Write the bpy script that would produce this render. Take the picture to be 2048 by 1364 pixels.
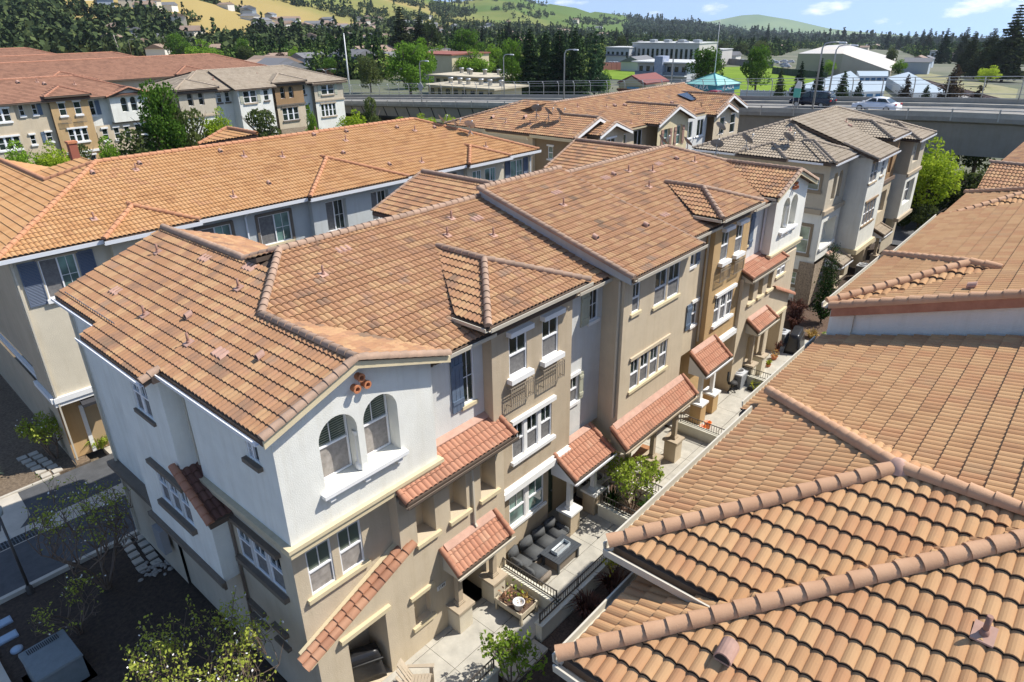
import bpy, bmesh, math, random
import numpy as np
from mathutils import Vector, Matrix, noise
rad = math.radians
SC = bpy.context.scene
for o in list(bpy.data.objects): bpy.data.objects.remove(o)
# ------------------------------------------------------------------ camera
CAM = Vector((-5.42, -11.38, 16.32)); FPX = 1365.0
def cam_axes(yaw, pit, rol):
    f = Vector((math.cos(pit)*math.cos(yaw), math.cos(pit)*math.sin(yaw), -math.sin(pit)))
    r = Vector((math.sin(yaw), -math.cos(yaw), 0)); u = r.cross(f)
    c, s = math.cos(rol), math.sin(rol)
    return r*c+u*s, u*c-r*s, f
CR, CU, CF = cam_axes(rad(41.69), rad(25.17), rad(-0.91))
cd = bpy.data.cameras.new('camera'); cam = bpy.data.objects.new('camera', cd); SC.collection.objects.link(cam)
m = Matrix((CR, CU, -CF)).transposed().to_4x4(); m.translation = CAM; cam.matrix_world = m
cd.sensor_width = 36; cd.lens = FPX/2048*36; cd.clip_start = .1; cd.clip_end = 20000
SC.camera = cam
SC.render.resolution_x = 1024; SC.render.resolution_y = 682
# ------------------------------------------------------------------ sky, sun, exposure
SUN = Vector((1.25, -1.0, 1.95)).normalized()
W = bpy.data.worlds.new('World'); SC.world = W; W.use_nodes = True
nt = W.node_tree; N = nt.nodes; LK = nt.links
for n in list(N): N.remove(n)
wo = N.new('ShaderNodeOutputWorld'); bg = N.new('ShaderNodeBackground'); sky = N.new('ShaderNodeTexSky')
sky.sky_type = 'NISHITA'; sky.sun_disc = False; sky.sun_elevation = math.asin(SUN.z); sky.sun_rotation = math.atan2(SUN.x, SUN.y)
sky.altitude = 60; sky.air_density = 1.0; sky.dust_density = .35; sky.ozone_density = 2.6
tc = N.new('ShaderNodeTexCoord')
va = N.new('ShaderNodeVectorMath'); va.operation = 'ADD'; va.inputs[1].default_value = (0, 0, .26); LK.new(tc.outputs['Generated'], va.inputs[0]); vn = N.new('ShaderNodeVectorMath'); vn.operation = 'NORMALIZE'; LK.new(va.outputs[0], vn.inputs[0]); LK.new(vn.outputs[0], sky.inputs[0])
def vdot(v):   # dot of the view direction with v
    n = N.new('ShaderNodeVectorMath'); n.operation = 'DOT_PRODUCT'; LK.new(tc.outputs['Generated'], n.inputs[0]); n.inputs[1].default_value = v; return n.outputs['Value']
def mth(op, a, b=None, clamp=False):
    n = N.new('ShaderNodeMath'); n.operation = op; n.use_clamp = clamp
    for i, x in enumerate((a, b)):
        if x is None: continue
        if isinstance(x, (int, float)): n.inputs[i].default_value = x
        else: LK.new(x, n.inputs[i])
    return n.outputs[0]
# a few small fair weather clouds: noise, kept to patches of the sky dome
nz = N.new('ShaderNodeTexNoise'); nz.inputs['Scale'].default_value = 38; nz.inputs['Detail'].default_value = 7; nz.inputs['Roughness'].default_value = .6
mp = N.new('ShaderNodeMapping'); mp.inputs['Scale'].default_value = (1, 1, 3.2); LK.new(tc.outputs['Generated'], mp.inputs['Vector']); LK.new(mp.outputs[0], nz.inputs['Vector'])
def skydir(x, y):
    return (CR*((x-1024)/FPX)+CU*(-(y-682)/FPX)+CF).normalized()
mask = None
for (x, y, w, h, s) in ((1432, 15, 42, 16, 1), (1655, 16, 62, 17, 1.15), (1760, 40, 30, 11, .85), (1960, 8, 85, 24, 1.25), (1818, 42, 26, 6, .45), (1306, 27, 32, 10, .6), (1145, 4, 42, 10, 1.), (1530, 26, 22, 7, .35), (2150, -30, 160, 40, 1.1), (1200, -90, 220, 40, 1), (600, -160, 260, 60, 1)):
    d = skydir(x, y); e = skydir(x+w, y); g = skydir(x, y-h)
    ax = (e-d); ay = (g-d); ax2 = ax/ax.length_squared; ay2 = ay/ay.length_squared
    a = mth('SUBTRACT', vdot(ax2), d.dot(ax2)); b = mth('SUBTRACT', vdot(ay2), d.dot(ay2))
    r2 = mth('ADD', mth('MULTIPLY', a, a), mth('MULTIPLY', b, b))
    fr = mth('GREATER_THAN', vdot(d), .5)
    q = mth('MULTIPLY', mth('MULTIPLY', mth('SUBTRACT', 1.0, r2, True), s), fr)
    mask = q if mask is None else mth('MAXIMUM', mask, q)
cl = mth('MULTIPLY', mth('SUBTRACT', mth('ADD', mth('MULTIPLY', mask, .52), mth('MULTIPLY', nz.outputs['Fac'], 1.5)), .99), 1.7, True)
mx = N.new('ShaderNodeMixRGB'); LK.new(cl, mx.inputs[0]); LK.new(sky.outputs[0], mx.inputs[1]); mx.inputs[2].default_value = (7.2, 7.3, 7.6, 1)
LK.new(mx.outputs[0], bg.inputs[0]); bg.inputs[1].default_value = .135; LK.new(bg.outputs[0], wo.inputs[0])
sl = bpy.data.lights.new('sun', 'SUN'); sl.energy = 4.4; sl.angle = rad(.5); sl.color = (1, .95, .87)
so = bpy.data.objects.new('sun', sl); SC.collection.objects.link(so); so.rotation_euler = SUN.to_track_quat('Z', 'Y').to_euler()
SC.view_settings.view_transform = 'Standard'; SC.view_settings.look = 'None'; SC.view_settings.exposure = .64; SC.view_settings.gamma = 1
# ------------------------------------------------------------------ helpers
COL = SC.collection
def at(px, py, z=0.):       # where the line of sight through a photograph pixel meets the level z
    d = CR*((px-1024)/FPX)+CU*(-(py-682)/FPX)+CF; t = (z-CAM.z)/d.z; return CAM+d*t
def aty(px, py, y):
    d = CR*((px-1024)/FPX)+CU*(-(py-682)/FPX)+CF; return CAM+d*((y-CAM.y)/d.y)
def atplane(px, py, axis, e, z0, p):   # ... meets the roof plane z = z0 + p*(distance inside the eave)
    d = CR*((px-1024)/FPX)+CU*(-(py-682)/FPX)+CF
    i, s = {'-X': (0, 1), '+X': (0, -1), '-Y': (1, 1), '+Y': (1, -1)}[axis]
    return CAM+d*((z0+p*s*(CAM[i]-e)-CAM.z)/(d.z-p*s*d[i]))
def tag(o, label=None, cat=None, group=None, kind=None):
    if label: o['label'] = label
    if cat: o['category'] = cat
    if group: o['group'] = group
    if kind: o['kind'] = kind
    return o
def empty(name, loc=(0, 0, 0), rz=0, label=None, cat=None, group=None):
    o = bpy.data.objects.new(name, None); COL.objects.link(o); o.location = loc; o.rotation_euler = (0, 0, rz)
    return tag(o, label, cat, group)
class MB:
    def __init__(s): s.v = []; s.f = []; s.m = []; s.sm = []; s.cuts = [0]
    def cut(s):   # what follows becomes a part of its own
        if s.cuts[-1] != len(s.f): s.cuts.append(len(s.f))
    def poly(s, pts, m=0, smooth=False):
        i = len(s.v); s.v += [tuple(p) for p in pts]; s.f.append(tuple(range(i, i+len(pts)))); s.m.append(m); s.sm.append(smooth)
    def hexa(s, P, m=0):    # eight corners, bottom loop then top loop
        i = len(s.v); s.v += [tuple(p) for p in P]
        for q in ((3, 2, 1, 0), (4, 5, 6, 7), (0, 1, 5, 4), (1, 2, 6, 5), (2, 3, 7, 6), (3, 0, 4, 7)): s.f.append(tuple(i+k for k in q)); s.m.append(m); s.sm.append(False)
    def box(s, x0, x1, y0, y1, z0, z1, m=0):
        s.hexa([(x0, y0, z0), (x1, y0, z0), (x1, y1, z0), (x0, y1, z0), (x0, y0, z1), (x1, y0, z1), (x1, y1, z1), (x0, y1, z1)], m)
    def bar(s, a, b, w, h, m=0, up=(0, 0, 1)):   # a bar of rectangular section between two points
        a = Vector(a); b = Vector(b); d = (b-a).normalized(); u = Vector(up); sd = d.cross(u)
        if sd.length < 1e-4: sd = d.cross(Vector((1, 0, 0)))
        sd.normalize(); u = sd.cross(d); sd = sd*w/2; u = u*h/2
        s.hexa([a-sd-u, b-sd-u, b+sd-u, a+sd-u, a-sd+u, b-sd+u, b+sd+u, a+sd+u], m)
    def tube(s, pts, r, n=8, m=0, caps=True):
        pts = [Vector(p) for p in pts]; rr = r if isinstance(r, (list, tuple)) else [r]*len(pts); i0 = len(s.v); rings = len(pts)
        d0 = (pts[1]-pts[0]).normalized(); ref = Vector((0, 0, 1)) if abs(d0.z) < .9 else Vector((1, 0, 0))
        for k, p in enumerate(pts):
            d = (pts[min(k+1, rings-1)]-pts[max(k-1, 0)]).normalized(); a = d.cross(ref).normalized(); b = a.cross(d)
            for j in range(n):
                t = 2*math.pi*j/n; s.v.append(tuple(p+a*math.cos(t)*rr[k]+b*math.sin(t)*rr[k]))
        for k in range(rings-1):
            for j in range(n):
                s.f.append((i0+k*n+j, i0+k*n+(j+1) % n, i0+(k+1)*n+(j+1) % n, i0+(k+1)*n+j)); s.m.append(m); s.sm.append(True)
        if caps:
            s.f.append(tuple(i0+j for j in range(n))[::-1]); s.m.append(m); s.sm.append(False)
            s.f.append(tuple(i0+(rings-1)*n+j for j in range(n))); s.m.append(m); s.sm.append(False)
    def lathe(s, c, prof, n=20, m=0):
        c = Vector(c); i0 = len(s.v)
        for (r, z) in prof:
            for j in range(n):
                t = 2*math.pi*j/n; s.v.append((c.x+r*math.cos(t), c.y+r*math.sin(t), c.z+z))
        for k in range(len(prof)-1):
            for j in range(n):
                s.f.append((i0+k*n+j, i0+k*n+(j+1) % n, i0+(k+1)*n+(j+1) % n, i0+(k+1)*n+j)); s.m.append(m); s.sm.append(True)
    def ext(s, poly, fn, m=0):   # closed solid: fn(p, side) -> 3D for each 2D point
        a = [fn(p, 0) for p in poly]; b = [fn(p, 1) for p in poly]; s.poly(a[::-1], m); s.poly(b, m)
        for k in range(len(poly)):
            j = (k+1) % len(poly); s.poly([a[k], a[j], b[j], b[k]], m)
    def add(s, v, f, m=0, smooth=False):
        i = len(s.v); s.v += [tuple(p) for p in v]; s.f += [tuple(i+k for k in q) for q in f]; s.m += [m]*len(f); s.sm += [smooth]*len(f)
    def build(s, name, mats, parent=None, join=False):
        if not isinstance(mats, (list, tuple)): mats = [mats]
        ends = s.cuts[1:]+[len(s.f)]; spans = [(0, len(s.f))] if join else list(zip(s.cuts, ends)); first = None
        for (a, b) in spans:
            if b <= a: continue
            used = sorted({i for f in s.f[a:b] for i in f}); mp_ = {i: k for k, i in enumerate(used)}
            me = bpy.data.meshes.new(name); me.from_pydata([s.v[i] for i in used], [], [tuple(mp_[i] for i in f) for f in s.f[a:b]])
            for q in mats: me.materials.append(q)
            me.polygons.foreach_set('material_index', s.m[a:b]); me.polygons.foreach_set('use_smooth', s.sm[a:b]); me.update()
            o = bpy.data.objects.new(name, me); COL.objects.link(o)
            if parent: o.parent = parent
            first = first or o
        return first
def copy_tree(o, parent=None):
    c = o.copy(); COL.objects.link(c); c.parent = parent
    for ch in o.children: copy_tree(ch, c)
    return c
# ------------------------------------------------------------------ materials
MATS = {}
def mat(name, col, rough=.8, metal=0, spec=.5, var=.0, vs=6., bump=0., bs=60., coords='Object', col2=None):
    if name in MATS: return MATS[name]
    M = bpy.data.materials.new(name); M.use_nodes = True; t = M.node_tree; P = t.nodes['Principled BSDF']
    P.inputs['Base Color'].default_value = (*col, 1); P.inputs['Roughness'].default_value = rough; P.inputs['Metallic'].default_value = metal
    P.inputs['Specular IOR Level'].default_value = spec
    tcn = t.nodes.new('ShaderNodeTexCoord')
    if var or col2:
        n = t.nodes.new('ShaderNodeTexNoise'); n.inputs['Scale'].default_value = vs; n.inputs['Detail'].default_value = 6; n.inputs['Roughness'].default_value = .65
        t.links.new(tcn.outputs[coords], n.inputs['Vector'])
        r = t.nodes.new('ShaderNodeValToRGB'); r.color_ramp.elements[0].position = .32; r.color_ramp.elements[1].position = .68
        c2 = col2 or tuple(min(1, c*(1+var)) for c in col); c1 = col if col2 else tuple(c*(1-var) for c in col)
        r.color_ramp.elements[0].color = (*c1, 1); r.color_ramp.elements[1].color = (*c2, 1)
        t.links.new(n.outputs['Fac'], r.inputs[0]); t.links.new(r.outputs[0], P.inputs['Base Color'])
    if bump:
        n = t.nodes.new('ShaderNodeTexNoise'); n.inputs['Scale'].default_value = bs; n.inputs['Detail'].default_value = 4
        t.links.new(tcn.outputs[coords], n.inputs['Vector']); b = t.nodes.new('ShaderNodeBump'); b.inputs['Strength'].default_value = bump; b.inputs['Distance'].default_value = .02
        t.links.new(n.outputs['Fac'], b.inputs['Height']); t.links.new(b.outputs[0], P.inputs['Normal'])
    MATS[name] = M; return M
def stucco(name, col):
    M = mat(name, col, .93, var=.07, vs=.9, bump=.45, bs=38, spec=.15); t = M.node_tree; P = t.nodes['Principled BSDF']; src = P.inputs['Base Color'].links[0].from_socket   # faint vertical weather streaks
    co = t.nodes.new('ShaderNodeTexCoord'); mp_ = t.nodes.new('ShaderNodeMapping'); mp_.inputs['Scale'].default_value = (3.2, 3.2, .28); n = t.nodes.new('ShaderNodeTexNoise'); n.inputs['Scale'].default_value = 1.; n.inputs['Detail'].default_value = 7; n.inputs['Roughness'].default_value = .7; r = t.nodes.new('ShaderNodeValToRGB'); r.color_ramp.elements[0].position = .48; r.color_ramp.elements[1].position = .8; r.color_ramp.elements[0].color = (1, 1, 1, 1); r.color_ramp.elements[1].color = (.87, .85, .81, 1)
    m_ = t.nodes.new('ShaderNodeMixRGB'); m_.blend_type = 'MULTIPLY'; m_.inputs[0].default_value = 1; t.links.new(co.outputs['Object'], mp_.inputs[0]); t.links.new(mp_.outputs[0], n.inputs[0]); t.links.new(n.outputs['Fac'], r.inputs[0]); t.links.new(src, m_.inputs[1]); t.links.new(r.outputs[0], m_.inputs[2]); t.links.new(m_.outputs[0], P.inputs['Base Color']); return M
def tile_mat(name, cols, streak=.25, dark=(.1, .06, .045)):
    M = bpy.data.materials.new(name); M.use_nodes = True; t = M.node_tree; NN = t.nodes; L = t.links; P = NN['Principled BSDF']
    P.inputs['Roughness'].default_value = .86; P.inputs['Specular IOR Level'].default_value = .2
    uv = NN.new('ShaderNodeUVMap'); uv.uv_map = 'UVMap'; vm = NN.new('ShaderNodeVectorMath'); vm.operation = 'FLOOR'; L.new(uv.outputs[0], vm.inputs[0])
    wn = NN.new('ShaderNodeTexWhiteNoise'); wn.noise_dimensions = '2D'; L.new(vm.outputs[0], wn.inputs['Vector'])
    cr = NN.new('ShaderNodeValToRGB'); cr.color_ramp.interpolation = 'LINEAR'
    while len(cr.color_ramp.elements) < len(cols): cr.color_ramp.elements.new(.5)
    for i, c in enumerate(cols): cr.color_ramp.elements[i].position = i/(len(cols)-1); cr.color_ramp.elements[i].color = (*c, 1)
    co = NN.new('ShaderNodeTexCoord'); n2 = NN.new('ShaderNodeTexNoise'); n2.inputs['Scale'].default_value = .8; n2.inputs['Detail'].default_value = 4; L.new(co.outputs['Object'], n2.inputs['Vector'])
    ad = NN.new('ShaderNodeMath'); ad.operation = 'MULTIPLY_ADD'; L.new(wn.outputs['Value'], ad.inputs[0]); ad.inputs[1].default_value = .62
    m3 = NN.new('ShaderNodeMath'); m3.operation = 'MULTIPLY_ADD'; L.new(n2.outputs['Fac'], m3.inputs[0]); m3.inputs[1].default_value = 1.4; m3.inputs[2].default_value = -.5; L.new(m3.outputs[0], ad.inputs[2])
    L.new(ad.outputs[0], cr.inputs[0])
    n3 = NN.new('ShaderNodeTexNoise'); n3.inputs['Scale'].default_value = 7; n3.inputs['Detail'].default_value = 8; n3.inputs['Roughness'].default_value = .7; L.new(co.outputs['Object'], n3.inputs['Vector'])
    r3 = NN.new('ShaderNodeValToRGB'); r3.color_ramp.elements[0].position = .55; r3.color_ramp.elements[1].position = .78; r3.color_ramp.elements[0].color = (0, 0, 0, 1); L.new(n3.outputs['Fac'], r3.inputs[0])
    ms = NN.new('ShaderNodeMath'); ms.operation = 'MULTIPLY'; ms.inputs[1].default_value = streak; L.new(r3.outputs[0], ms.inputs[0])
    mix = NN.new('ShaderNodeMixRGB'); L.new(ms.outputs[0], mix.inputs[0]); L.new(cr.outputs[0], mix.inputs[1]); mix.inputs[2].default_value = (*dark, 1)
    L.new(mix.outputs[0], P.inputs['Base Color'])
    n4 = NN.new('ShaderNodeTexNoise'); n4.inputs['Scale'].default_value = 90; L.new(co.outputs['Object'], n4.inputs['Vector']); b = NN.new('ShaderNodeBump'); b.inputs['Strength'].default_value = .25; b.inputs['Distance'].default_value = .01
    L.new(n4.outputs['Fac'], b.inputs['Height']); L.new(b.outputs[0], P.inputs['Normal']); return M
def glass_mat(name, tint, blind=None, rough=.04):
    M = bpy.data.materials.new(name); M.use_nodes = True; t = M.node_tree; P = t.nodes['Principled BSDF']
    P.inputs['Roughness'].default_value = rough; P.inputs['Specular IOR Level'].default_value = .75; P.inputs['IOR'].default_value = 1.52
    co = t.nodes.new('ShaderNodeTexCoord')
    if blind:
        w = t.nodes.new('ShaderNodeTexWave'); w.bands_direction = 'Z'; w.inputs['Scale'].default_value = 5.2; w.inputs['Distortion'].default_value = .15
        t.links.new(co.outputs['Object'], w.inputs['Vector'])
        r = t.nodes.new('ShaderNodeValToRGB'); r.color_ramp.elements[0].color = (*tint, 1); r.color_ramp.elements[1].color = (*blind, 1); r.color_ramp.elements[0].position = .35; r.color_ramp.elements[1].position = .6
        t.links.new(w.outputs['Fac'], r.inputs[0]); t.links.new(r.outputs[0], P.inputs['Base Color'])
    else:
        n = t.nodes.new('ShaderNodeTexNoise'); n.inputs['Scale'].default_value = 1.3; t.links.new(co.outputs['Object'], n.inputs['Vector'])
        r = t.nodes.new('ShaderNodeValToRGB'); r.color_ramp.elements[0].color = (*[c*.5 for c in tint], 1); r.color_ramp.elements[1].color = (*[c*2 for c in tint], 1); r.color_ramp.elements[0].position = .35; r.color_ramp.elements[1].position = .65
        t.links.new(n.outputs['Fac'], r.inputs[0]); t.links.new(r.outputs[0], P.inputs['Base Color'])
    return M
def leaf_mat(name, c1, c2, trans=.35, vs=.6):
    M = bpy.data.materials.new(name); M.use_nodes = True; t = M.node_tree; L = t.links
    for n in list(t.nodes): t.nodes.remove(n)
    out = t.nodes.new('ShaderNodeOutputMaterial'); d = t.nodes.new('ShaderNodeBsdfDiffuse'); tr = t.nodes.new('ShaderNodeBsdfTranslucent'); mx = t.nodes.new('ShaderNodeMixShader'); mx.inputs[0].default_value = trans
    co = t.nodes.new('ShaderNodeTexCoord'); n = t.nodes.new('ShaderNodeTexNoise'); n.inputs['Scale'].default_value = vs; n.inputs['Detail'].default_value = 5; n.inputs['Roughness'].default_value = .75
    oi = t.nodes.new('ShaderNodeObjectInfo'); L.new(co.outputs['Object'], n.inputs['Vector'])
    a = t.nodes.new('ShaderNodeMath'); a.operation = 'MULTIPLY_ADD'; L.new(oi.outputs['Random'], a.inputs[0]); a.inputs[1].default_value = .3; L.new(n.outputs['Fac'], a.inputs[2])
    r = t.nodes.new('ShaderNodeValToRGB'); r.color_ramp.elements[0].position = .42; r.color_ramp.elements[1].position = .85; r.color_ramp.elements[0].color = (*c1, 1); r.color_ramp.elements[1].color = (*c2, 1)
    L.new(a.outputs[0], r.inputs[0]); L.new(r.outputs[0], d.inputs[0]); L.new(r.outputs[0], tr.inputs[0]); L.new(d.outputs[0], mx.inputs[1]); L.new(tr.outputs[0], mx.inputs[2]); L.new(mx.outputs[0], out.inputs[0])
    return M
WHITE = stucco('warm white stucco', (.74, .73, .66)); CREAM = stucco('cream stucco', (.60, .54, .42)); TAUPE = stucco('taupe stucco', (.47, .385, .275))
BEIGE = stucco('beige stucco', (.50, .44, .34)); BROWN = stucco('brown stucco', (.32, .205, .11)); OCHRE = stucco('ochre stucco', (.48, .33, .17)); GREYW = stucco('pale grey stucco', (.62, .62, .59))
SAND = stucco('sand stucco', (.56, .47, .34)); DKTAN = stucco('dark tan stucco', (.25, .19, .125)); YELL = stucco('pale yellow stucco', (.62, .53, .34)); LGREY = stucco('light grey stucco', (.48, .5, .49))
TRIM_W = mat('white trim', (.78, .77, .74), .6, var=.04, vs=3); TRIM_C = mat('cream trim', (.62, .52, .33), .7, var=.06, vs=2); TRIM_B = mat('dark brown trim', (.15, .12, .09), .7, var=.1); TRIM_T = mat('tan trim', (.42, .34, .24), .7, var=.06)
PIPE_C = mat('cream painted metal', (.55, .5, .4), .5); PIPE_W = mat('white painted metal', (.75, .76, .77), .45); PIPE_B = mat('bronze painted metal', (.17, .13, .1), .45); IRON = mat('black wrought iron', (.06, .052, .045), .5)
VINYL = mat('white vinyl frame', (.82, .82, .82), .4)
GL = glass_mat('dark window glass', (.016, .024, .02)); GLB = glass_mat('window glass over blinds', (.03, .045, .035), (.2, .23, .18)); GLT = glass_mat('window glass over pale curtain', (.10, .17, .15)); GLS = mat('insect screen', (.17, .165, .16), .85, var=.25, vs=9, spec=.2); GLS2 = mat('pale insect screen', (.30, .27, .24), .8, var=.3, vs=5)
SHUT = mat('blue grey shutter paint', (.11, .15, .21), .6, var=.12); SHUT_L = mat('sage shutter paint', (.42, .42, .32), .6, var=.1); SHUT_R = mat('rose brown shutter paint', (.33, .2, .15), .6, var=.1); SHUT_D = mat('dark blue louvre paint', (.12, .15, .21), .55)
TM = tile_mat('terracotta concrete tile', [(.21, .14, .09), (.29, .165, .10), (.38, .205, .11), (.35, .19, .10), (.44, .27, .14), (.40, .215, .12), (.29, .19, .125)], .5)
TM_NEAR = tile_mat('blond terracotta tile', [(.37, .20, .10), (.43, .245, .12), (.48, .29, .145), (.42, .22, .11), (.41, .255, .135)], .4, (.28, .18, .11))
TM_OR = tile_mat('orange clay tile', [(.36, .185, .085), (.45, .24, .105), (.49, .28, .13), (.42, .22, .11)], .25, (.25, .13, .07))
TM_TAN = tile_mat('tan concrete tile', [(.30, .245, .175), (.36, .295, .22), (.40, .335, .25)], .3, (.16, .13, .1))
TM_DIST = tile_mat('red brown tile', [(.22, .115, .075), (.30, .155, .10), (.34, .18, .115)], .35)
TM_RED = tile_mat('new red tile', [(.33, .17, .11), (.44, .22, .14), (.40, .19, .12), (.50, .30, .20)], .4)
CAPM = mat('mottled ridge tile', (.27, .185, .13), .85, col2=(.41, .27, .185), vs=2.2, bump=.2, bs=60); CAPB = mat('blond ridge tile', (.44, .245, .135), .85, col2=(.52, .31, .18), vs=1.8, bump=.2, bs=60); CAPO = mat('orange ridge tile', (.40, .18, .09), .85, col2=(.5, .25, .13), vs=3)
CAPT = mat('tan ridge tile', (.28, .22, .165), .85, col2=(.37, .3, .22), vs=3); CAPR = mat('red ridge tile', (.30, .13, .075), .8, col2=(.42, .2, .12), vs=3)
DECK = mat('roof underside', (.10, .07, .05), .9); MORTAR = mat('pinkish flashing paint', (.45, .27, .2), .8, var=.15, vs=4)
CONC = mat('patio concrete', (.43, .405, .345), .9, var=.17, vs=1.6, bump=.2, bs=80); CONC2 = mat('sidewalk concrete', (.46, .42, .35), .9, var=.12, vs=1.2); ASPH = mat('asphalt', (.075, .077, .08), .92, var=.2, vs=2.5, bump=.3, bs=120); OLDC = stucco('stained bridge concrete', (.30, .285, .25))
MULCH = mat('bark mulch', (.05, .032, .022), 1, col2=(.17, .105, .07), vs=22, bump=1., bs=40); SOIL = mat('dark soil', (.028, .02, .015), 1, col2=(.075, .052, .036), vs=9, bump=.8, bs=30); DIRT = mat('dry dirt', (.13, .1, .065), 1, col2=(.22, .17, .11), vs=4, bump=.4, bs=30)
PARA = mat('pale parapet concrete', (.40, .375, .32), .9, var=.2, vs=.6); GALV = mat('galvanised steel', (.42, .43, .43), .45, .6); BLACK = mat('black rubber', (.02, .02, .02), .7)
BARK = mat('tree bark', (.11, .085, .065), .95, var=.3, vs=6)
TERRA = mat('terracotta pot', (.50, .19, .085), .8, var=.1)
# ------------------------------------------------------------------ tiled roofs
AX = {'-X': (0, 1), '+X': (0, -1), '-Y': (1, 1), '+Y': (1, -1)}
def plane_z(axis, e, z0, p, x, y):
    i, s = AX[axis]; return z0+p*s*((x, y)[i]-e)
class Roof:
    """collects tiled facets of one building; every facet is a real corrugated, stepped surface cut to its outline"""
    def __init__(s, P=.165, expo=.285, amp=.042, seg=6, lift=.035): s.P, s.E, s.A, s.seg, s.lift = P, expo, amp, seg, lift; s.V = []; s.F = []; s.UV = []; s.MI = []; s.off = 0
    def facet(s, poly, axis, e, z0, p, seed=0, mi=0, deck=True, seg=None):
        i, sg = AX[axis]; seg = seg or s.seg; ex = s.E/math.sqrt(1+p*p)
        U = [q[1-i] for q in poly]; D = [sg*(q[i]-e) for q in poly]
        u0, u1, d0, d1 = min(U), max(U), min(D), max(D)
        k0 = int(math.floor(d0/ex+1e-4)); k1 = int(math.ceil(d1/ex-1e-4)); c0 = int(math.floor(u0/s.P)); c1 = int(math.ceil(u1/s.P))
        if seg > 1: ts = np.array([0, .1, .28, .5, .72, .9][:seg]) if seg == 6 else np.arange(seg)/seg
        else: ts = np.array([0.])
        cols = (np.arange(c0, c1)[:, None]+ts[None, :]).ravel(); cols = np.append(cols, c1)
        fr = cols-np.floor(cols); hgt = (np.sin(np.pi*fr)**.8)*s.A if seg > 1 else np.zeros(len(cols))
        n = len(cols); V = []; F = []; UVv = []
        for k in range(k0, k1):
            r = len(V)*n; jit = (random.random()-.5)*.006
            for (dd, lz) in ((k*ex+.02, -.012), (k*ex+.015, s.lift+jit-.017), (k*ex, s.lift+jit-.014), (k*ex, s.lift+jit), ((k+1)*ex, 0.004)):
                a = np.zeros((n, 3)); a[:, 1-i] = cols*s.P; a[:, i] = e+sg*dd; a[:, 2] = z0+p*dd+lz+hgt*(1. if lz > 0.003 or lz == .004 else .92); V.append(a)
            b = (np.arange(n-1))
            [F.append(np.stack([r+q*n+b, r+q*n+b+1, r+(q+1)*n+b+1, r+(q+1)*n+b], 1)) for q in range(4)]
            mid = (cols[:-1]+cols[1:])/2/2+(k % 2)*.5+.003; uu = np.stack([mid, np.full(n-1, k+.5+seed*17.)], 1); vv = np.stack([np.full(n-1, -99.), np.full(n-1, -99.)], 1); UVv += [vv, vv, uu, uu]
        V = np.concatenate(V); F = np.concatenate(F); UVv = np.concatenate(UVv)
        me = bpy.data.meshes.new('t'); me.from_pydata(V.tolist(), [], F.tolist()); ul = me.uv_layers.new(name='UVMap')
        ul.data.foreach_set('uv', np.repeat(UVv, 4, axis=0).ravel())
        bm = bmesh.new(); bm.from_mesh(me); bpy.data.meshes.remove(me)
        cx = sum(q[0] for q in poly)/len(poly); cy = sum(q[1] for q in poly)/len(poly)
        for a in range(len(poly)):
            A = poly[a]; B = poly[(a+1) % len(poly)]; nx, ny = B[1]-A[1], -(B[0]-A[0])
            if abs(nx)+abs(ny) < 1e-6: continue
            if nx*(cx-A[0])+ny*(cy-A[1]) > 0: nx, ny = -nx, -ny
            bmesh.ops.bisect_plane(bm, geom=bm.verts[:]+bm.edges[:]+bm.faces[:], plane_co=(A[0], A[1], 0), plane_no=(nx, ny, 0), clear_outer=True, dist=1e-5)
        lay = bm.loops.layers.uv['UVMap']; bm.verts.index_update()
        s.V += [tuple(v.co) for v in bm.verts]
        for f in bm.faces:
            s.F.append(tuple(v.index+s.off for v in f.verts)); uv = [tuple(l[lay].uv) for l in f.loops]
            m0 = uv[0]; s.UV += [(m0[0], m0[1])]*len(uv); s.MI.append(1 if m0[0] < -90 else mi)  # strips under the tile lips take the dark deck colour as gap shade
        s.off += len(bm.verts); bm.free()
        if deck:   # a real slab below the tiles
            for dz in (-.03, -.16):
                s.V += [(q[0], q[1], plane_z(axis, e, z0, p, *q)+dz) for q in poly]
            nn = len(poly); o = s.off
            fs = [tuple(range(o, o+nn)), tuple(range(o+nn, o+2*nn))]+[(o+a, o+(a+1) % nn, o+nn+(a+1) % nn, o+nn+a) for a in range(nn)]
            for f in fs: s.F.append(f); s.UV += [(0, 0)]*len(f); s.MI.append(1)
            s.off += 2*nn
    def build(s, parent, tm, name='roof'):
        me = bpy.data.meshes.new(name); me.from_pydata(s.V, [], s.F); me.materials.append(tm); me.materials.append(DECK)
        me.polygons.foreach_set('material_index', s.MI); ul = me.uv_layers.new(name='UVMap'); ul.data.foreach_set('uv', np.array(s.UV, dtype=np.float32).ravel()); me.update()
        o = bpy.data.objects.new(name, me); COL.objects.link(o); o.parent = parent; return o
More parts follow.
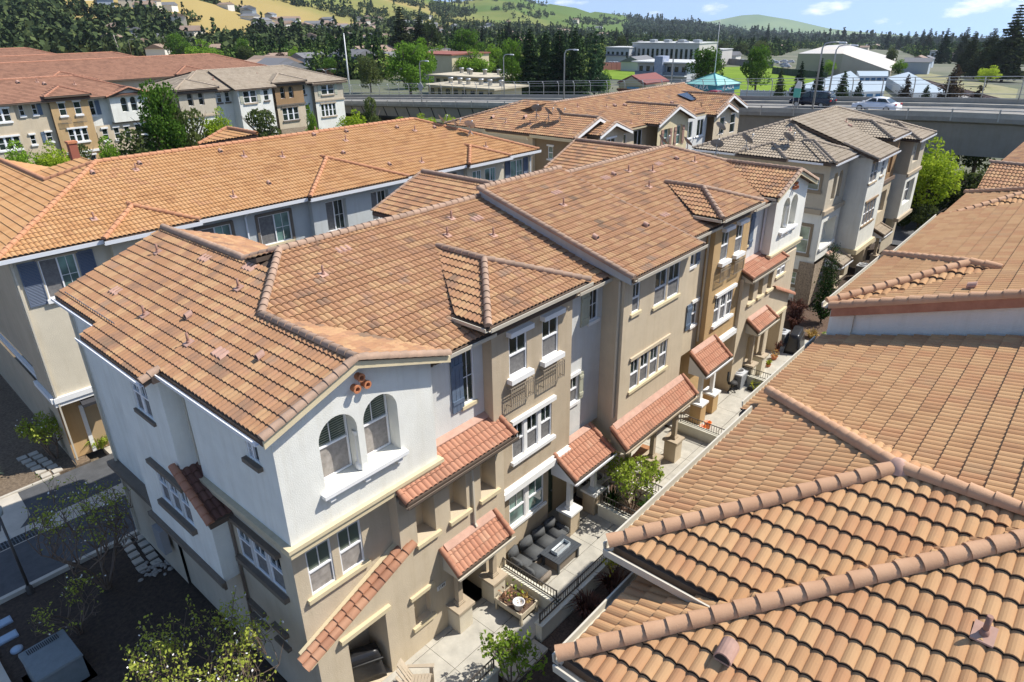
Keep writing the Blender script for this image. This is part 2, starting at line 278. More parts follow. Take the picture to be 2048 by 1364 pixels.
def caps(mb, A, B, r=.1, ex=.285, n=7, up=.02, end=True):
    """a run of overlapping half round ridge tiles from the low end A to the high end B"""
    mb.cut()
    A = Vector(A)+Vector((0, 0, up)); B = Vector(B)+Vector((0, 0, up)); d = B-A; L = d.length; d.normalize(); k = max(1, round(L/ex)); st = L/k
    sd = d.cross(Vector((0, 0, 1))).normalized(); u = sd.cross(d)
    for j in range(k):
        p0 = A+d*(j*st-.02); p1 = A+d*((j+1)*st+.03); i0 = len(mb.v); jt = 1+(random.random()-.5)*.05
        for (p, rr, zz) in ((p0, r*1.07*jt, .02), (p1, r*.93, 0)):
            for q in range(n+1):
                t = math.pi*(q/n)*1.16-math.pi*.08; mb.v.append(tuple(p+sd*math.cos(t)*rr+u*(math.sin(t)*rr+zz)))
        for q in range(n): mb.f.append((i0+q, i0+q+1, i0+n+2+q, i0+n+1+q)); mb.m.append(0); mb.sm.append(True)
        # the thick lip at the low end
        i1 = len(mb.v)+n+1; mb.v += mb.v[i0:i0+n+1]; i2 = i1-n-1
        for q in range(n+1):
            t = math.pi*(q/n)*1.16-math.pi*.08; rr = r*1.07*jt-.022; mb.v.append(tuple(p0+sd*math.cos(t)*rr+u*(math.sin(t)*rr+.018)))
        for q in range(n): mb.f.append((i2+q, i1+q, i1+q+1, i2+q+1)); mb.m.append(0); mb.sm.append(False)
        if j == 0 and end: mb.f.append(tuple(i1+q for q in range(n+1))); mb.m.append(0); mb.sm.append(False)
def gutter(mb, A, B, out, w=.11, h=.11):
    """open U channel; out = horizontal unit vector away from the wall"""
    mb.cut()
    A = Vector(A); B = Vector(B); o = Vector(out); d = (B-A).normalized()
    P = [(0, 0), (w, 0), (w+.015, h), (w-.012, h), (w-.02, .018), (.0, .018)]
    mb.ext(P, lambda q, sd: (A if sd == 0 else B)+o*q[0]+Vector((0, 0, q[1]-h)))
PIPEB = mat("brown vent pipe paint", (.27, .14, .10), .7)
def roof_vent(parent, pos, kind, big=1., axis='-Y', p=.31, col=None):
    """pipe with flashing, or hooded vent"""
    i, s = AX[axis]; b = MB(); x, y, z = pos; col = col or MORTAR; w = .125*big
    def sl(dx, dy, dz): return (x+dx, y+dy, z+.05+p*s*((dx, dy)[i])+dz)
    b.hexa([sl(-w, -w, 0), sl(w, -w, 0), sl(w, w, 0), sl(-w, w, 0), sl(-w, -w, .025), sl(w, -w, .025), sl(w, w, .025), sl(-w, w, .025)])
    if kind == 'pipe':
        b.tube([(x, y, z), (x, y, z+.36*big)], .035*big, 10); b.tube([(x, y, z+.02), (x, y, z+.14*big)], [.07*big, .045*big], 10)
        n = 'vent_pipe'
    else:
        up = Vector((0, 0, 1)); d = Vector((0, 0, 0)); d[i] = -s   # mouth looks downslope
        c = Vector((x, y, z+.06)); sd = d.cross(up); i0 = len(b.v)
        prof = []
        for k in range(9):
            t = math.pi*k/8; prof.append((math.cos(t)*.15*big, math.sin(t)*.16*big+.03))
        b.ext(prof, lambda q, e: c+sd*q[0]+up*(q[1]-p*(.13 if e == 0 else -.16)*big)+d*((.13 if e == 0 else -.16)*big))
        n = 'roof_vent'; o = b.build(n, col, parent, True); b = MB(); b.poly([c+sd*q[0]*.86+up*(q[1]*.86-p*.132*big)+d*.132*big for q in prof]); b.build('vent_mouth', BLACK, o); return o
    fl = b.v[:8]; pb = MB(); pb.v = b.v[8:]; pb.f = [tuple(i-8 for i in f) for f in b.f[6:]]; pb.m = b.m[6:]; pb.sm = b.sm[6:]; b.v = fl; b.f = b.f[:6]; b.m = b.m[:6]; b.sm = b.sm[:6]; b.build('flashing', MORTAR, o := pb.build(n, PIPEB, parent, True)); return o
# ------------------------------------------------------------------ walls and windows
class Fr:
    def __init__(s, axis, c): # wall plane facing axis, at coordinate c; u runs along the wall
        s.i, s.s = AX[axis]; s.c = c
    def p(s, u, z, d=0.):
        v = [0, 0, z]; v[s.i] = s.c+s.s*d; v[1-s.i] = u; return tuple(v)
    def box(s, mb, u0, u1, z0, z1, d0, d1, m=0):
        mb.hexa([s.p(u0, z0, d0), s.p(u1, z0, d0), s.p(u1, z0, d1), s.p(u0, z0, d1), s.p(u0, z1, d0), s.p(u1, z1, d0), s.p(u1, z1, d1), s.p(u0, z1, d1)], m)
def wall(mb, fr, u0, u1, z0, z1, holes=(), m=0, keep=False):
    if not keep: mb.cut()
    us = sorted({u0, u1, *[h['u'][0] for h in holes], *[h['u'][1] for h in holes]}); zs = sorted({z0, z1, *[h['z'][0] for h in holes], *[h['z'][1] for h in holes]})
    us = [u for u in us if u0 <= u <= u1]; zs = [z for z in zs if z0 <= z <= z1]
    for a, b in zip(us[:-1], us[1:]):
        run = None
        for c, d in zip(zs[:-1], zs[1:]):
            cu, cz = (a+b)/2, (c+d)/2; inh = any(h['u'][0] < cu < h['u'][1] and h['z'][0] < cz < h['z'][1] for h in holes)
            if inh:
                if run: mb.poly([fr.p(a, run[0]), fr.p(b, run[0]), fr.p(b, run[1]), fr.p(a, run[1])], m); run = None
            else: run = (run[0] if run else c, d)
        if run: mb.poly([fr.p(a, run[0]), fr.p(b, run[0]), fr.p(b, run[1]), fr.p(a, run[1])], m)
    for h in holes:
        (a, b), (c, d), D = h['u'], h['z'], h.get('d', .07)
        mb.poly([fr.p(a, c), fr.p(b, c), fr.p(b, c, D), fr.p(a, c, D)], m)
        if h.get('arch'):
            r = (b-a)/2; cu = (a+b)/2; zc = d-r; K = 14; arc = [(cu-r*math.cos(math.pi*k/K), zc+r*math.sin(math.pi*k/K)) for k in range(K+1)]
            for k in range(K):
                p, q = arc[k], arc[k+1]; mb.poly([fr.p(*p), fr.p(*q), fr.p(*q, D), fr.p(*p, D)], m)
                mb.poly([fr.p(*p), fr.p(*q), fr.p(q[0], d), fr.p(p[0], d)], m)
            dt = zc
        else:
            mb.poly([fr.p(a, d), fr.p(b, d), fr.p(b, d, D), fr.p(a, d, D)], m); dt = d
        mb.poly([fr.p(a, c), fr.p(a, dt), fr.p(a, dt, D), fr.p(a, c, D)], m); mb.poly([fr.p(b, c), fr.p(b, dt), fr.p(b, dt, D), fr.p(b, c, D)], m)
        if h.get('back', True): mb.poly([fr.p(a, c, D), fr.p(b, c, D), fr.p(b, d, D), fr.p(a, d, D)], m)
def window(par, fr, u0, u1, z0, z1, D=.07, n=1, style='hung', fm=None, glass=None, screen=None, sill=None, head=None, sdep=.07, sext=.1, sth=.11, hth=.12, mw=.085, lod=1, mullm=None, bars=True):
    """one window: frame mesh > pane, screen, sill, lintel"""
    fm = fm or VINYL; glass = glass or GL; b = MB(); g = MB(); sc = MB(); ft = .04; w = (u1-u0-(n-1)*mw)/n; f0, f1 = D-.05, D-.004
    for k in range(n):
        a = u0+k*(w+mw); c = a+w
        fr.box(b, a, a+ft, z0, z1, f0, f1); fr.box(b, c-ft, c, z0, z1, f0, f1); fr.box(b, a+ft, c-ft, z0, z0+ft, f0, f1); fr.box(b, a+ft, c-ft, z1-ft, z1, f0, f1)
        zm = (z0+z1)/2
        if style == 'hung':
            fr.box(b, a+ft, c-ft, zm-.025, zm+.025, f0-.006, f1)
            if bars and lod: fr.box(b, (a+c)/2-.009, (a+c)/2+.009, zm+.025, z1-ft, f1-.03, f1-.008)
            g.poly([fr.p(a+ft, zm, f1-.004), fr.p(c-ft, zm, f1-.004), fr.p(c-ft, z1-ft, f1-.004), fr.p(a+ft, z1-ft, f1-.004)])
            (sc if lod else g).poly([fr.p(a+ft, z0+ft, f1-.012), fr.p(c-ft, z0+ft, f1-.012), fr.p(c-ft, zm, f1-.012), fr.p(a+ft, zm, f1-.012)])
        elif style == 'slide':
            um = (a+c)/2; fr.box(b, um-.025, um+.025, z0+ft, z1-ft, f0-.006, f1)
            if bars and lod:
                fr.box(b, um+.025, c-ft, zm-.008, zm+.008, f1-.03, f1-.008); fr.box(b, (um+c)/2-.008, (um+c)/2+.008, z0+ft, z1-ft, f1-.03, f1-.008)
            (sc if (lod and screen) else g).poly([fr.p(a+ft, z0+ft, f1-.01), fr.p(um, z0+ft, f1-.01), fr.p(um, z1-ft, f1-.01), fr.p(a+ft, z1-ft, f1-.01)])
            g.poly([fr.p(um, z0+ft, f1-.004), fr.p(c-ft, z0+ft, f1-.004), fr.p(c-ft, z1-ft, f1-.004), fr.p(um, z1-ft, f1-.004)])
        else:
            if bars and lod: fr.box(b, (a+c)/2-.009, (a+c)/2+.009, z0+ft, z1-ft, f1-.03, f1-.008); fr.box(b, a+ft, c-ft, zm-.009, zm+.009, f1-.03, f1-.008)
            g.poly([fr.p(a+ft, z0+ft, f1-.004), fr.p(c-ft, z0+ft, f1-.004), fr.p(c-ft, z1-ft, f1-.004), fr.p(a+ft, z1-ft, f1-.004)])
        if k < n-1: fr.box(b, c, c+mw, z0, z1, D-.065, f1, 1)
    o = b.build('window', [fm, mullm or fm], par); g.build('pane', glass, o)
    if sc.v: sc.build('screen', screen or GLS, o)
    if sill: q = MB(); fr.box(q, u0-sext, u1+sext, z0-sth, z0-.004, -sdep, D*.9); q.build('sill', sill, o)
    if head: q = MB(); fr.box(q, u0-sext, u1+sext, z1+.01, z1+.01+hth, -sdep, .0-.002); q.build('lintel', head, o)
    return o
def hole(u0, u1, z0, z1, d=.07, **k): return dict(u=(u0, u1), z=(z0, z1), d=d, **k)
def shutter(par, fr, u0, u1, z0, z1, m, kind='plank', d=.03):
    b = MB()
    if kind == 'plank':
        k = 3; w = (u1-u0)/k
        for j in range(k): fr.box(b, u0+j*w+.006, u0+(j+1)*w-.006, z0, z1, -d-.02, -.01)
        for zz in (z0+.18*(z1-z0), z0+.82*(z1-z0)): fr.box(b, u0+.01, u1-.01, zz-.06, zz+.06, -d-.045, -d-.02)
    else:
        for (a, c, e, f) in ((u0, u0+.04, z0, z1), (u1-.04, u1, z0, z1), (u0+.04, u1-.04, z0, z0+.05), (u0+.04, u1-.04, z1-.05, z1)): fr.box(b, a, c, e, f, -d-.02, -.008)
        z = z0+.06
        while z < z1-.07:
            b.hexa([fr.p(u0+.04, z, -d-.012), fr.p(u1-.04, z, -d-.012), fr.p(u1-.04, z+.01, -.01), fr.p(u0+.04, z+.01, -.01), fr.p(u0+.04, z+.012, -d-.012), fr.p(u1-.04, z+.012, -d-.012), fr.p(u1-.04, z+.04, -.01), fr.p(u0+.04, z+.04, -.01)]); z += .055
    return b.build('shutter', m, par)
def baserail(par, fr, u0, u1, z0, z1, D=.16):  # small wrought iron balconette below a window
    b = MB()
    for z in (z0+.03, z1-.1, z1): fr.box(b, u0, u1, z-.012, z+.012, -D-.02, -D)
    for u in (u0, u1):
        for z in (z0+.03, z1): fr.box(b, u-.012, u+.012, z-.012, z+.012, -D, -.005)
        fr.box(b, u-.014, u+.014, z0, z1+.015, -D-.022, -D+.004)
    u = u0+.08
    while u < u1-.03: fr.box(b, u-.009, u+.009, z0+.03, z1, -D-.017, -D-.003); u += .085
    return b.build('balconette_rail', IRON_L, par)
IRON_L = mat('tan painted iron', (.25, .21, .16), .6)
def downspout(par, pts, m, r=.035):
    b = MB()
    for a, c in zip(pts[:-1], pts[1:]): b.bar(a, c, r*2, r*1.7, 0, (0.01, 0.02, 1) if abs(Vector(c)[2]-Vector(a)[2]) < .05 else (1, 0, .01))
    return b.build('downspout', m, par)
def shed(par, u0, u1, y0, z0, y1, z1, tm, capm, sides=(True, True), name='porch_roof', flash=True, gm=None, caplen=.27):
    """small lean-to tiled roof facing -Y between y0 (eave) and y1 (wall)"""
    p = (z1-z0)/(y1-y0); R = Roof(lift=.03); R.facet([(u0, y0), (u1, y0), (u1, y1), (u0, y1)], '-Y', y0, z0, p, seed=random.randint(0, 9))
    o = R.build(par, tm, name); c = MB()
    for k, u in enumerate((u0, u1)):
        if sides[k]: caps(c, (u, y0-.02, z0+.02), (u, y1-.02, z1+.02), .085, caplen)
    if c.v: c.build('ridge_cap', capm, o)
    g = MB(); gutter(g, (u0-.06, y0-.01, z0-.03), (u1+.06, y0-.01, z0-.03), (0, -1, 0), .09, .09); g.build('gutter', gm or PIPE_C, o)
    if flash: f = MB(); f.hexa([(u0+.12, y1-.17, z1-.17*p+.06), (u1-.1, y1-.17, z1-.17*p+.06), (u1-.1, y1+.0, z1+.06), (u0+.12, y1+.0, z1+.06), (u0+.12, y1-.17, z1-.17*p+.09), (u1-.1, y1-.17, z1-.17*p+.09), (u1-.1, y1, z1+.1), (u0+.12, y1, z1+.1)]); f.build('flashing', MORTAR, o)
    f = MB(); f.hexa([(u0+.03, y0, z0-.24), (u1-.03, y0, z0-.24), (u1-.03, y0+.12, z0-.24), (u0+.03, y0+.12, z0-.24), (u0+.03, y0, z0-.09), (u1-.03, y0, z0-.09), (u1-.03, y0+.12, z0-.06), (u0+.03, y0+.12, z0-.06)])
    for u in (u0+.05, u1-.15): f.hexa([(u, y0+.12, z0-.24), (u+.1, y0+.12, z0-.24), (u+.1, y1, z0-.24), (u, y1, z0-.24), (u, y0+.12, z0-.1), (u+.1, y0+.12, z0-.1), (u+.1, y1, z1-.17), (u, y1, z1-.17)])
    f.build('beam', TRIM_C if gm is None else gm, o); return o
def pier(par, x, y, z0, zc, zt, pm, postm, capm, w=.52, px=None):
    b = MB(); b.box(x, x+w, y, y+w, z0, zc-.09); o = b.build('pier', pm, par)
    c = MB(); c.box(x-.07, x+w+.07, y-.07, y+w+.07, zc-.09, zc); c.build('pier_cap', capm, o)
    q = MB(); cx, cy = x+w/2, y+w/2; q.box(cx-.085, cx+.085, cy-.085, cy+.085, zc, zt); q.box(cx-.13, cx+.13, cy-.13, cy+.13, zc, zc+.07); q.box(cx-.11, cx+.11, cy-.11, cy+.11, zc+.07, zc+.11); q.box(cx-.12, cx+.12, cy-.12, cy+.12, zt-.09, zt-.002); q.build('post', postm, o)
    return o
random.seed(7)
# ================================================================== the main townhouse row (the one in the middle)
M0 = empty('townhouse_row', (0, 0, 0), 0, 'three storey townhouse row in the middle, its white gable with twin arched windows nearest', 'building')
FW, GW, SW, TW, BW = MB(), MB(), MB(), MB(), MB()   # white, pale grey, sand, taupe, ochre walls
F0 = Fr('-Y', 0.)
def arches(W, fr, a0, a1, b0, b1, z0, z1, par, D=.42):
    wall_h = [hole(a0, a1, z0, z1, D, arch=True, back=False), hole(b0, b1, z0, z1, D, arch=True, back=False)]
    for (a, b) in ((a0, a1), (b0, b1)): window(par, fr, a+.06, b-.02, z0+.02, z1-.02, D, glass=GLB, screen=GLS2, n=1)
    q = MB(); c = (a1+b0)/2; fr_c = fr.p(c, 0, .14)
    o = MB(); o.lathe((fr_c[0], fr_c[1], z0+.02), [(.15, 0), (.15, .14), (.10, .17), (.095, .9), (.13, .97), (.13, 1.05)], 14); o.build('column', TRIM_W, par)
    s = MB(); fr.box(s, a0-.14, b1+.1, z0-.1, z0-.004, -.17, D-.06); fr.box(s, a0-.09, b1+.05, z0-.16, z0-.1, -.12, -.003)
    for u in (a0+.02, c-.1, b1-.2): fr.box(s, u, u+.14, z0-.27, z0-.16, -.1, -.003)
    s.build('window_ledge', TRIM_W, par); return wall_h
def gable_top(W, fr, u0, u1, zl, zr, up, zp):
    W.poly([fr.p(u0, zl[0]), fr.p(u1, zr[0]), fr.p(u1, zr[1]), fr.p(up, zp), fr.p(u0, zl[1])])
# third floor gable block, near end
hs = arches(FW, F0, 1.04, 2.05, 2.23, 3.22, 6.85, 8.58, M0)
wall(FW, F0, 0, 4.35, 5.98, 8.86, hs); gable_top(FW, F0, 0, 4.35, (8.86, 9.0), (8.86, 9.0), 2.08, 9.76)
FW.poly([(4.35, 0, 5.98), (4.35, .5, 5.98), (4.35, .5, 9.0), (4.35, 0, 9.0)]); FW.poly([(0, 0, 5.98), (4.35, 0, 5.98), (4.35, .5, 5.98), (0, .5, 5.98)])
b = MB()
for (x, z) in ((2.22, 9.3), (2.08, 9.07), (2.36, 9.07)):
    b.tube([(x, .02, z), (x, -.17, z)], [.085, .085], 14, caps=False); b.tube([(x, -.165, z), (x, .01, z)], [.055, .055], 14, caps=False); b.tube([(x, -.13, z), (x, -.17, z)], [.098, .098], 14, caps=False)
    i0 = len(b.v)
    for k in range(14):
        t = 2*math.pi*k/14
        for r in (.098, .055): b.v.append((x+r*math.cos(t), -.17, z+r*math.sin(t)))
    for k in range(14): j = (k+1) % 14; b.f.append((i0+2*k, i0+2*j, i0+2*j+1, i0+2*k+1)); b.m.append(0); b.sm.append(False)
b.build('gable_pipes', TERRA, M0)
# belt band round the overhanging block
b = MB(); F0.box(b, -.14, 4.47, 5.88, 5.98, -.13, .1); F0.box(b, -.09, 4.4, 5.70, 5.88, -.08, .34)
b.build('band', TRIM_C, M0); E0 = Fr('-X', 0.)
b = MB(); b.box(-.139, .099, .101, 4.0, 5.88, 5.98); b.box(-.089, .12, .341, 4.0, 5.70, 5.88); b.build('band', mat('shaded stone band', (.46, .40, .28), .8, var=.1), M0)  # end wall run of the band, a darker copy with shade in its colour
# second floor below it: recessed window wall, niche body, sloping tiled coping
FS = Fr('-Y', .35); FN = Fr('-Y', 0.)
wall(SW, FS, .1, 2.9, 2.7, 5.72, [hole(.45, 1.13, 3.95, 5.28), hole(1.33, 2.01, 3.95, 5.28)])
for (a, c) in ((.45, 1.13), (1.33, 2.01)): window(M0, FS, a, c, 3.95, 5.28, glass=GLB, screen=GLS2)
b = MB(); FS.box(b, .3, 2.12, 3.82, 3.94, -.1, .06); b.build('sill', TRIM_C, M0)
SW.poly([(2.9, 0, 3.2), (2.9, .35, 3.2), (2.9, .35, 5.7), (2.9, 0, 5.7)])
nh = [hole(3.47, 4.13, 3.72, 5.14, .55), hole(4.68, 5.32, 3.72, 5.14, .55), hole(5.9, 6.54, 3.72, 5.14, .55), hole(3.12, 3.72, .98, 2.0, .2)]
wall(SW, FN, 2.9, 6.9, 0, 5.42, nh+[hole(4.7, 6.0, 0, 2.35, 1.0)])
SW.poly([(2.9, 0, 5.42), (6.9, 0, 5.42), (6.9, .5, 5.9), (2.9, .5, 5.9)]); SW.poly([(6.9, 0, 0), (6.9, .5, 0), (6.9, .5, 5.9), (6.9, 0, 5.42)])
for (a, c) in ((3.47, 4.13), (4.68, 5.32), (5.9, 6.54)):
    fr = Fr('-Y', .55); window(M0, fr, a+.03, a+.36, 3.86, 5.12, .0, glass=GL, screen=GLS, fm=PIPE_B, bars=False)
    b = MB(); FN.box(b, a-.08, c+.12, 3.6, 3.72-.003, -.1, .5); b.build('sill', TRIM_C, M0)
b = MB(); FN.box(b, 3.0, 3.84, .86, .977, -.09, .17); b.build('sill', TRIM_C, M0); b = MB(); FN.box(b, 3.0, 3.86, 2.003, 2.12, -.09, -.002); b.build('lintel', TRIM_C, M0)
# ground floor, left of the niches
SW.poly([(.1, 0, 2.38), (.1, 0, 2.56), (2.9, 0, 3.74), (2.9, 0, 2.38)]); wall(SW, FN, .1, 2.9, 0, 2.38, [hole(.97, 2.17, 0.02, 2.34, .95)])
F1_ = Fr('-Y', .95); window(M0, F1_, 1.12, 2.0, 1.42, 2.2, .0, n=1, style='slide', glass=GLT)
b = MB(); FN.box(b, .74, 2.3, 2.36, 2.49, -.12, -.003); b.build('lintel', TRIM_C, M0)
# sloping tiled coping
b = MB(); A = Vector((-.25, -.1, 2.5)); Bv = Vector((3.25, -.1, 3.93)); cd_ = (Bv-A).normalized()
caps(b, A+Vector((0, -.0, 0)), Bv, .12, .3, up=0); caps(b, A+Vector((.0, .2, .07)), Bv+Vector((0, .2, .07)), .105, .3, up=0)
o = b.build('coping_tiles', tile_mat('coping tile', [(.26, .13, .085), (.4, .2, .12), (.47, .26, .16)], .4), M0, True); o.data.uv_layers.new(name='UVMap')
uvs = []; 
for pg in o.data.polygons: uvs += [(pg.index//15*1.0+.5, 0.5)]*len(pg.vertices)
o.data.uv_layers[0].data.foreach_set('uv', np.array(uvs, dtype=np.float32).ravel())
b = MB(); b.hexa([A+Vector((.08, -.06, -.1)), Bv+Vector((-.05, -.06, -.1)), Bv+Vector((-.05, .44, .02)), A+Vector((.08, .44, .02)), A+Vector((.08, -.06, .01)), Bv+Vector((-.05, -.06, .01)), Bv+Vector((-.05, .44, .12)), A+Vector((.08, .44, .12))]); b.build('coping_board', TRIM_C, M0)
# recess with the blue shutter, third floor
F5 = Fr('-Y', .5)
wall(GW, F5, 4.35, 6.68, 5.4, 8.7, [hole(5.84, 6.32, 6.7, 8.33)]); window(M0, F5, 5.84, 6.32, 6.7, 8.33, style='fixed', sill=TRIM_C, sext=.06)
shutter(M0, F5, 5.42, 5.86, 6.64, 8.32, SHUT)
shed(M0, 2.93, 6.98, -.4, 5.56, .5, 6.05, TM_RED, CAPR, (True, True), gm=PIPE_B)
downspout(M0, [(4.47, .02, 8.66), (4.47, .36, 8.5), (4.47, .4, 6.25), (4.5, .25, 6.14)], PIPE_C)
# taupe bay, second and third floor
F3 = Fr('-Y', .15)
def bay(W, x0, x1, ww, u1a, u2a, u3, frame_z=(7.06, 8.37), shl=True):
    hs = [hole(u1a, u1a+ww, 7.06, 8.37), hole(u2a, u2a+ww, 7.06, 8.37), hole(*u3, 4.15, 5.46)]
    wall(W, F3, x0, x1, 3.12, 9.12, hs)
    W.poly([(x0, .15, 3.12), (x0, .6, 3.12), (x0, .6, 9.12), (x0, .15, 9.12)]); W.poly([(x1, .15, 3.12), (x1, .6, 3.12), (x1, .6, 9.12), (x1, .15, 9.12)])
    for a in (u1a, u2a):
        window(M0, F3, a, a+ww, 7.06, 8.37, head=TRIM_W, sill=TRIM_W, hth=.15, sth=.16, sdep=.2, sext=.11); baserail(M0, F3, a-.12, a+ww+.12, 6.2, 6.78)
    window(M0, F3, *u3, 4.15, 5.46, n=3, mullm=TRIM_W, head=TRIM_W, sill=TRIM_W, hth=.14, sth=.12, sdep=.12, mw=.13)
    b = MB(); F3.box(b, x0+.25, x1-.08, 3.0, 3.22, -.14, .1); F3.box(b, x0+.25, x1-.08, 3.22, 3.3, -.06, .03); b.build('band', TRIM_W, M0)
bay(TW, 6.68, 10.35, .78, 7.39, 8.87, (7.47, 9.37))
FG = Fr('-Y', .32)
wall(TW, FG, 6.9, 9.45, 0, 3.12, [hole(7.46, 9.2, 1.46, 2.66)]); window(M0, FG, 7.46, 9.2, 1.46, 2.66, n=2, glass=GLT, mw=.16, mullm=TRIM_W, sill=TRIM_W, screen=GLT)
FD = Fr('-Y', .9)
TW.poly([(6.68, .15, 3.12), (10.35, .15, 3.12), (10.35, 1., 3.12), (6.68, 1., 3.12)])
wall(TW, FD, 9.45, 12.0, 0, 3.4, [hole(9.75, 10.45, .05, 2.15, .05)]); TW.poly([(9.45, .32, 0), (9.45, .9, 0), (9.45, .9, 3.12), (9.45, .32, 3.12)])
DOOR = mat('dark green door paint', (.04, .07, .05), .4)
b = MB(); FD.box(b, 9.79, 10.41, .06, 2.12, .0, .045); [FD.box(b, 9.87+.28*i, 10.05+.28*i, .3+.95*j, 1.0+.95*j, -.012, -.001) for i in (0, 1) for j in (0, 1)]; d = b.build('door', DOOR, M0)
b = MB(); b.lathe((10.32, .86, 1.0), [(.03, 0), (.035, .03), (.0, .05)], 8); b.build('handle', GALV, d)
# recess between bay and projecting unit
F4 = Fr('-Y', .4)
wall(GW, F4, 10.35, 12.4, 3.3, 8.7, [hole(11.6, 12.1, 7.3, 8.4), hole(10.6, 11.1, 4.6, 5.6)])
window(M0, F4, 11.6, 12.1, 7.3, 8.4, style='fixed', sill=TRIM_W, sext=.08); shutter(M0, F4, 11.12, 11.58, 7.28, 8.4, SHUT_L)
window(M0, F4, 10.6, 11.1, 4.6, 5.6, sill=TRIM_W, head=TRIM_W, sext=.08); shutter(M0, F4, 11.14, 11.36, 4.6, 5.62, SHUT_L)
wall(GW, FD, 12.0, 12.45, 0, 3.4)
# projecting unit with the four light window
F6 = Fr('-Y', -.45)
wall(SW, F6, 12.35, 16.75, 3.3, 9.0, [hole(12.85, 13.32, 7.41, 8.46), hole(14.29, 16.02, 7.2, 8.46), hole(13.03, 15.56, 4.4, 5.6)])
SW.poly([(12.35, -.45, 2.6), (12.35, 1., 2.6), (12.35, 1., 9.0), (12.35, -.45, 9.0)]); SW.poly([(16.75, -.45, 3.3), (16.75, .5, 3.3), (16.75, .5, 9.0), (16.75, -.45, 9.0)]); SW.poly([(12.35, -.45, 3.3), (16.75, -.45, 3.3), (16.75, 1.2, 3.3), (12.35, 1.2, 3.3)])
window(M0, F6, 12.85, 13.32, 7.41, 8.46, sill=TRIM_C, sext=.09); window(M0, F6, 14.29, 16.02, 7.2, 8.46, n=2, mw=.12, mullm=SAND, sill=TRIM_C)
window(M0, F6, 13.03, 15.56, 4.4, 5.6, n=4, mw=.11, mullm=SAND, sill=TRIM_C, head=SAND)
FH = Fr('-Y', 1.0); wall(SW, FH, 12.35, 17.6, 0, 3.4, [hole(13.2, 14.1, .05, 2.15, .05), hole(14.9, 16.6, .8, 2.2)]); window(M0, FH, 14.9, 16.6, .8, 2.2, n=2, glass=GLT)
b = MB(); FH.box(b, 13.25, 14.05, .06, 2.12, 0, .045); b.build('door', DOOR, M0)
shed(M0, 11.95, 17.0, -1.15, 2.78, -.45, 3.4, TM_RED, CAPR, (True, True), gm=TRIM_T)
# far recess, ochre bay and white gable
wall(SW, F5, 16.75, 20.0, 3.3, 8.7, [hole(18.5, 19.05, 7.3, 8.2), hole(19.2, 19.72, 4.5, 5.55)])
window(M0, F5, 18.5, 19.05, 7.3, 8.2, style='fixed', sill=TRIM_W); shutter(M0, F5, 19.1, 19.4, 7.25, 8.25, SHUT)
window(M0, F5, 19.2, 19.72, 4.5, 5.55, sill=TRIM_W, head=TRIM_W, sext=.06); shutter(M0, F5, 18.75, 19.18, 4.45, 5.6, SHUT)
wall(BW, FD, 17.6, 23.4, 0, 3.4, [hole(18.2, 18.95, .05, 2.15, .05)]); b = MB(); FD.box(b, 18.25, 18.9, .06, 2.12, 0, .045); b.build('door', DOOR, M0)
bay(BW, 19.95, 23.3, .68, 20.6, 21.95, (20.65, 22.43))
BW.poly([(19.95, .15, 3.12), (23.3, .15, 3.12), (23.3, 1., 3.12), (19.95, 1., 3.12)])
wall(GW, F5, 23.3, 25.75, 5.4, 8.7, [hole(23.6, 24.1, 6.9, 8.4)]); window(M0, F5, 23.6, 24.1, 6.9, 8.4, style='fixed', sill=TRIM_C); shutter(M0, F5, 24.2, 24.6, 6.7, 8.42, SHUT)
hs = arches(FW, F0, 26.62, 27.42, 27.56, 28.4, 7.05, 8.58, M0)
wall(FW, F0, 25.7, 29.5, 6.1, 8.86, hs); gable_top(FW, F0, 25.7, 29.5, (8.86, 9.0), (8.86, 9.0), 27.5, 9.7)
FW.poly([(25.7, 0, 6.1), (25.7, .5, 6.1), (25.7, .5, 9.0), (25.7, 0, 9.0)])
b = MB(); F0.box(b, 25.6, 29.64, 6.0, 6.1, -.13, .1); F0.box(b, 25.66, 29.58, 5.84, 6.0, -.08, .34); b.build('band', TRIM_C, M0)
b = MB()
for (x, z) in ((27.55, 9.2), (27.42, 9.0), (27.68, 9.0)): b.tube([(x, .02, z), (x, -.17, z)], .08, 10, caps=False); b.tube([(x, -.165, z), (x, .01, z)], .055, 10, caps=False)
b.build('gable_pipes', TERRA, M0)
nh = [hole(23.9, 24.45, 4.2, 5.4, .4), hole(24.95, 25.5, 4.2, 5.4, .4), hole(26.05, 26.6, 4.2, 5.4, .4), hole(27.1, 28.15, 4.62, 5.3)]
wall(SW, FN, 23.1, 29.4, -.3, 5.55, nh+[hole(24.6, 25.9, -.25, 2.2, .9), hole(27.2, 28.9, -.25, 2.3, .8)]); SW.poly([(23.1, 0, -.3), (23.1, .9, -.3), (23.1, .9, 5.6), (23.1, 0, 5.6)]); SW.poly([(23.1, 0, 5.55), (29.4, 0, 5.55), (29.4, .5, 5.9), (23.1, .5, 5.9)])
window(M0, FN, 27.1, 28.15, 4.62, 5.3, n=2, sill=TRIM_C)
for a in (23.9, 24.95, 26.05): b = MB(); FN.box(b, a-.08, a+.7, 4.08, 4.197, -.1, .38); b.build('sill', TRIM_C, M0); window(M0, Fr('-Y', .4), a+.03, a+.3, 4.3, 5.35, 0, fm=PIPE_B, bars=False)
b = MB(); FN.box(b, 27.05, 29.1, 2.31, 2.44, -.12, -.003); b.build('lintel', TRIM_C, M0)
shed(M0, 23.15, 27.1, -.4, 5.7, .5, 6.12, TM_RED, CAPR, (True, True), gm=PIPE_C)
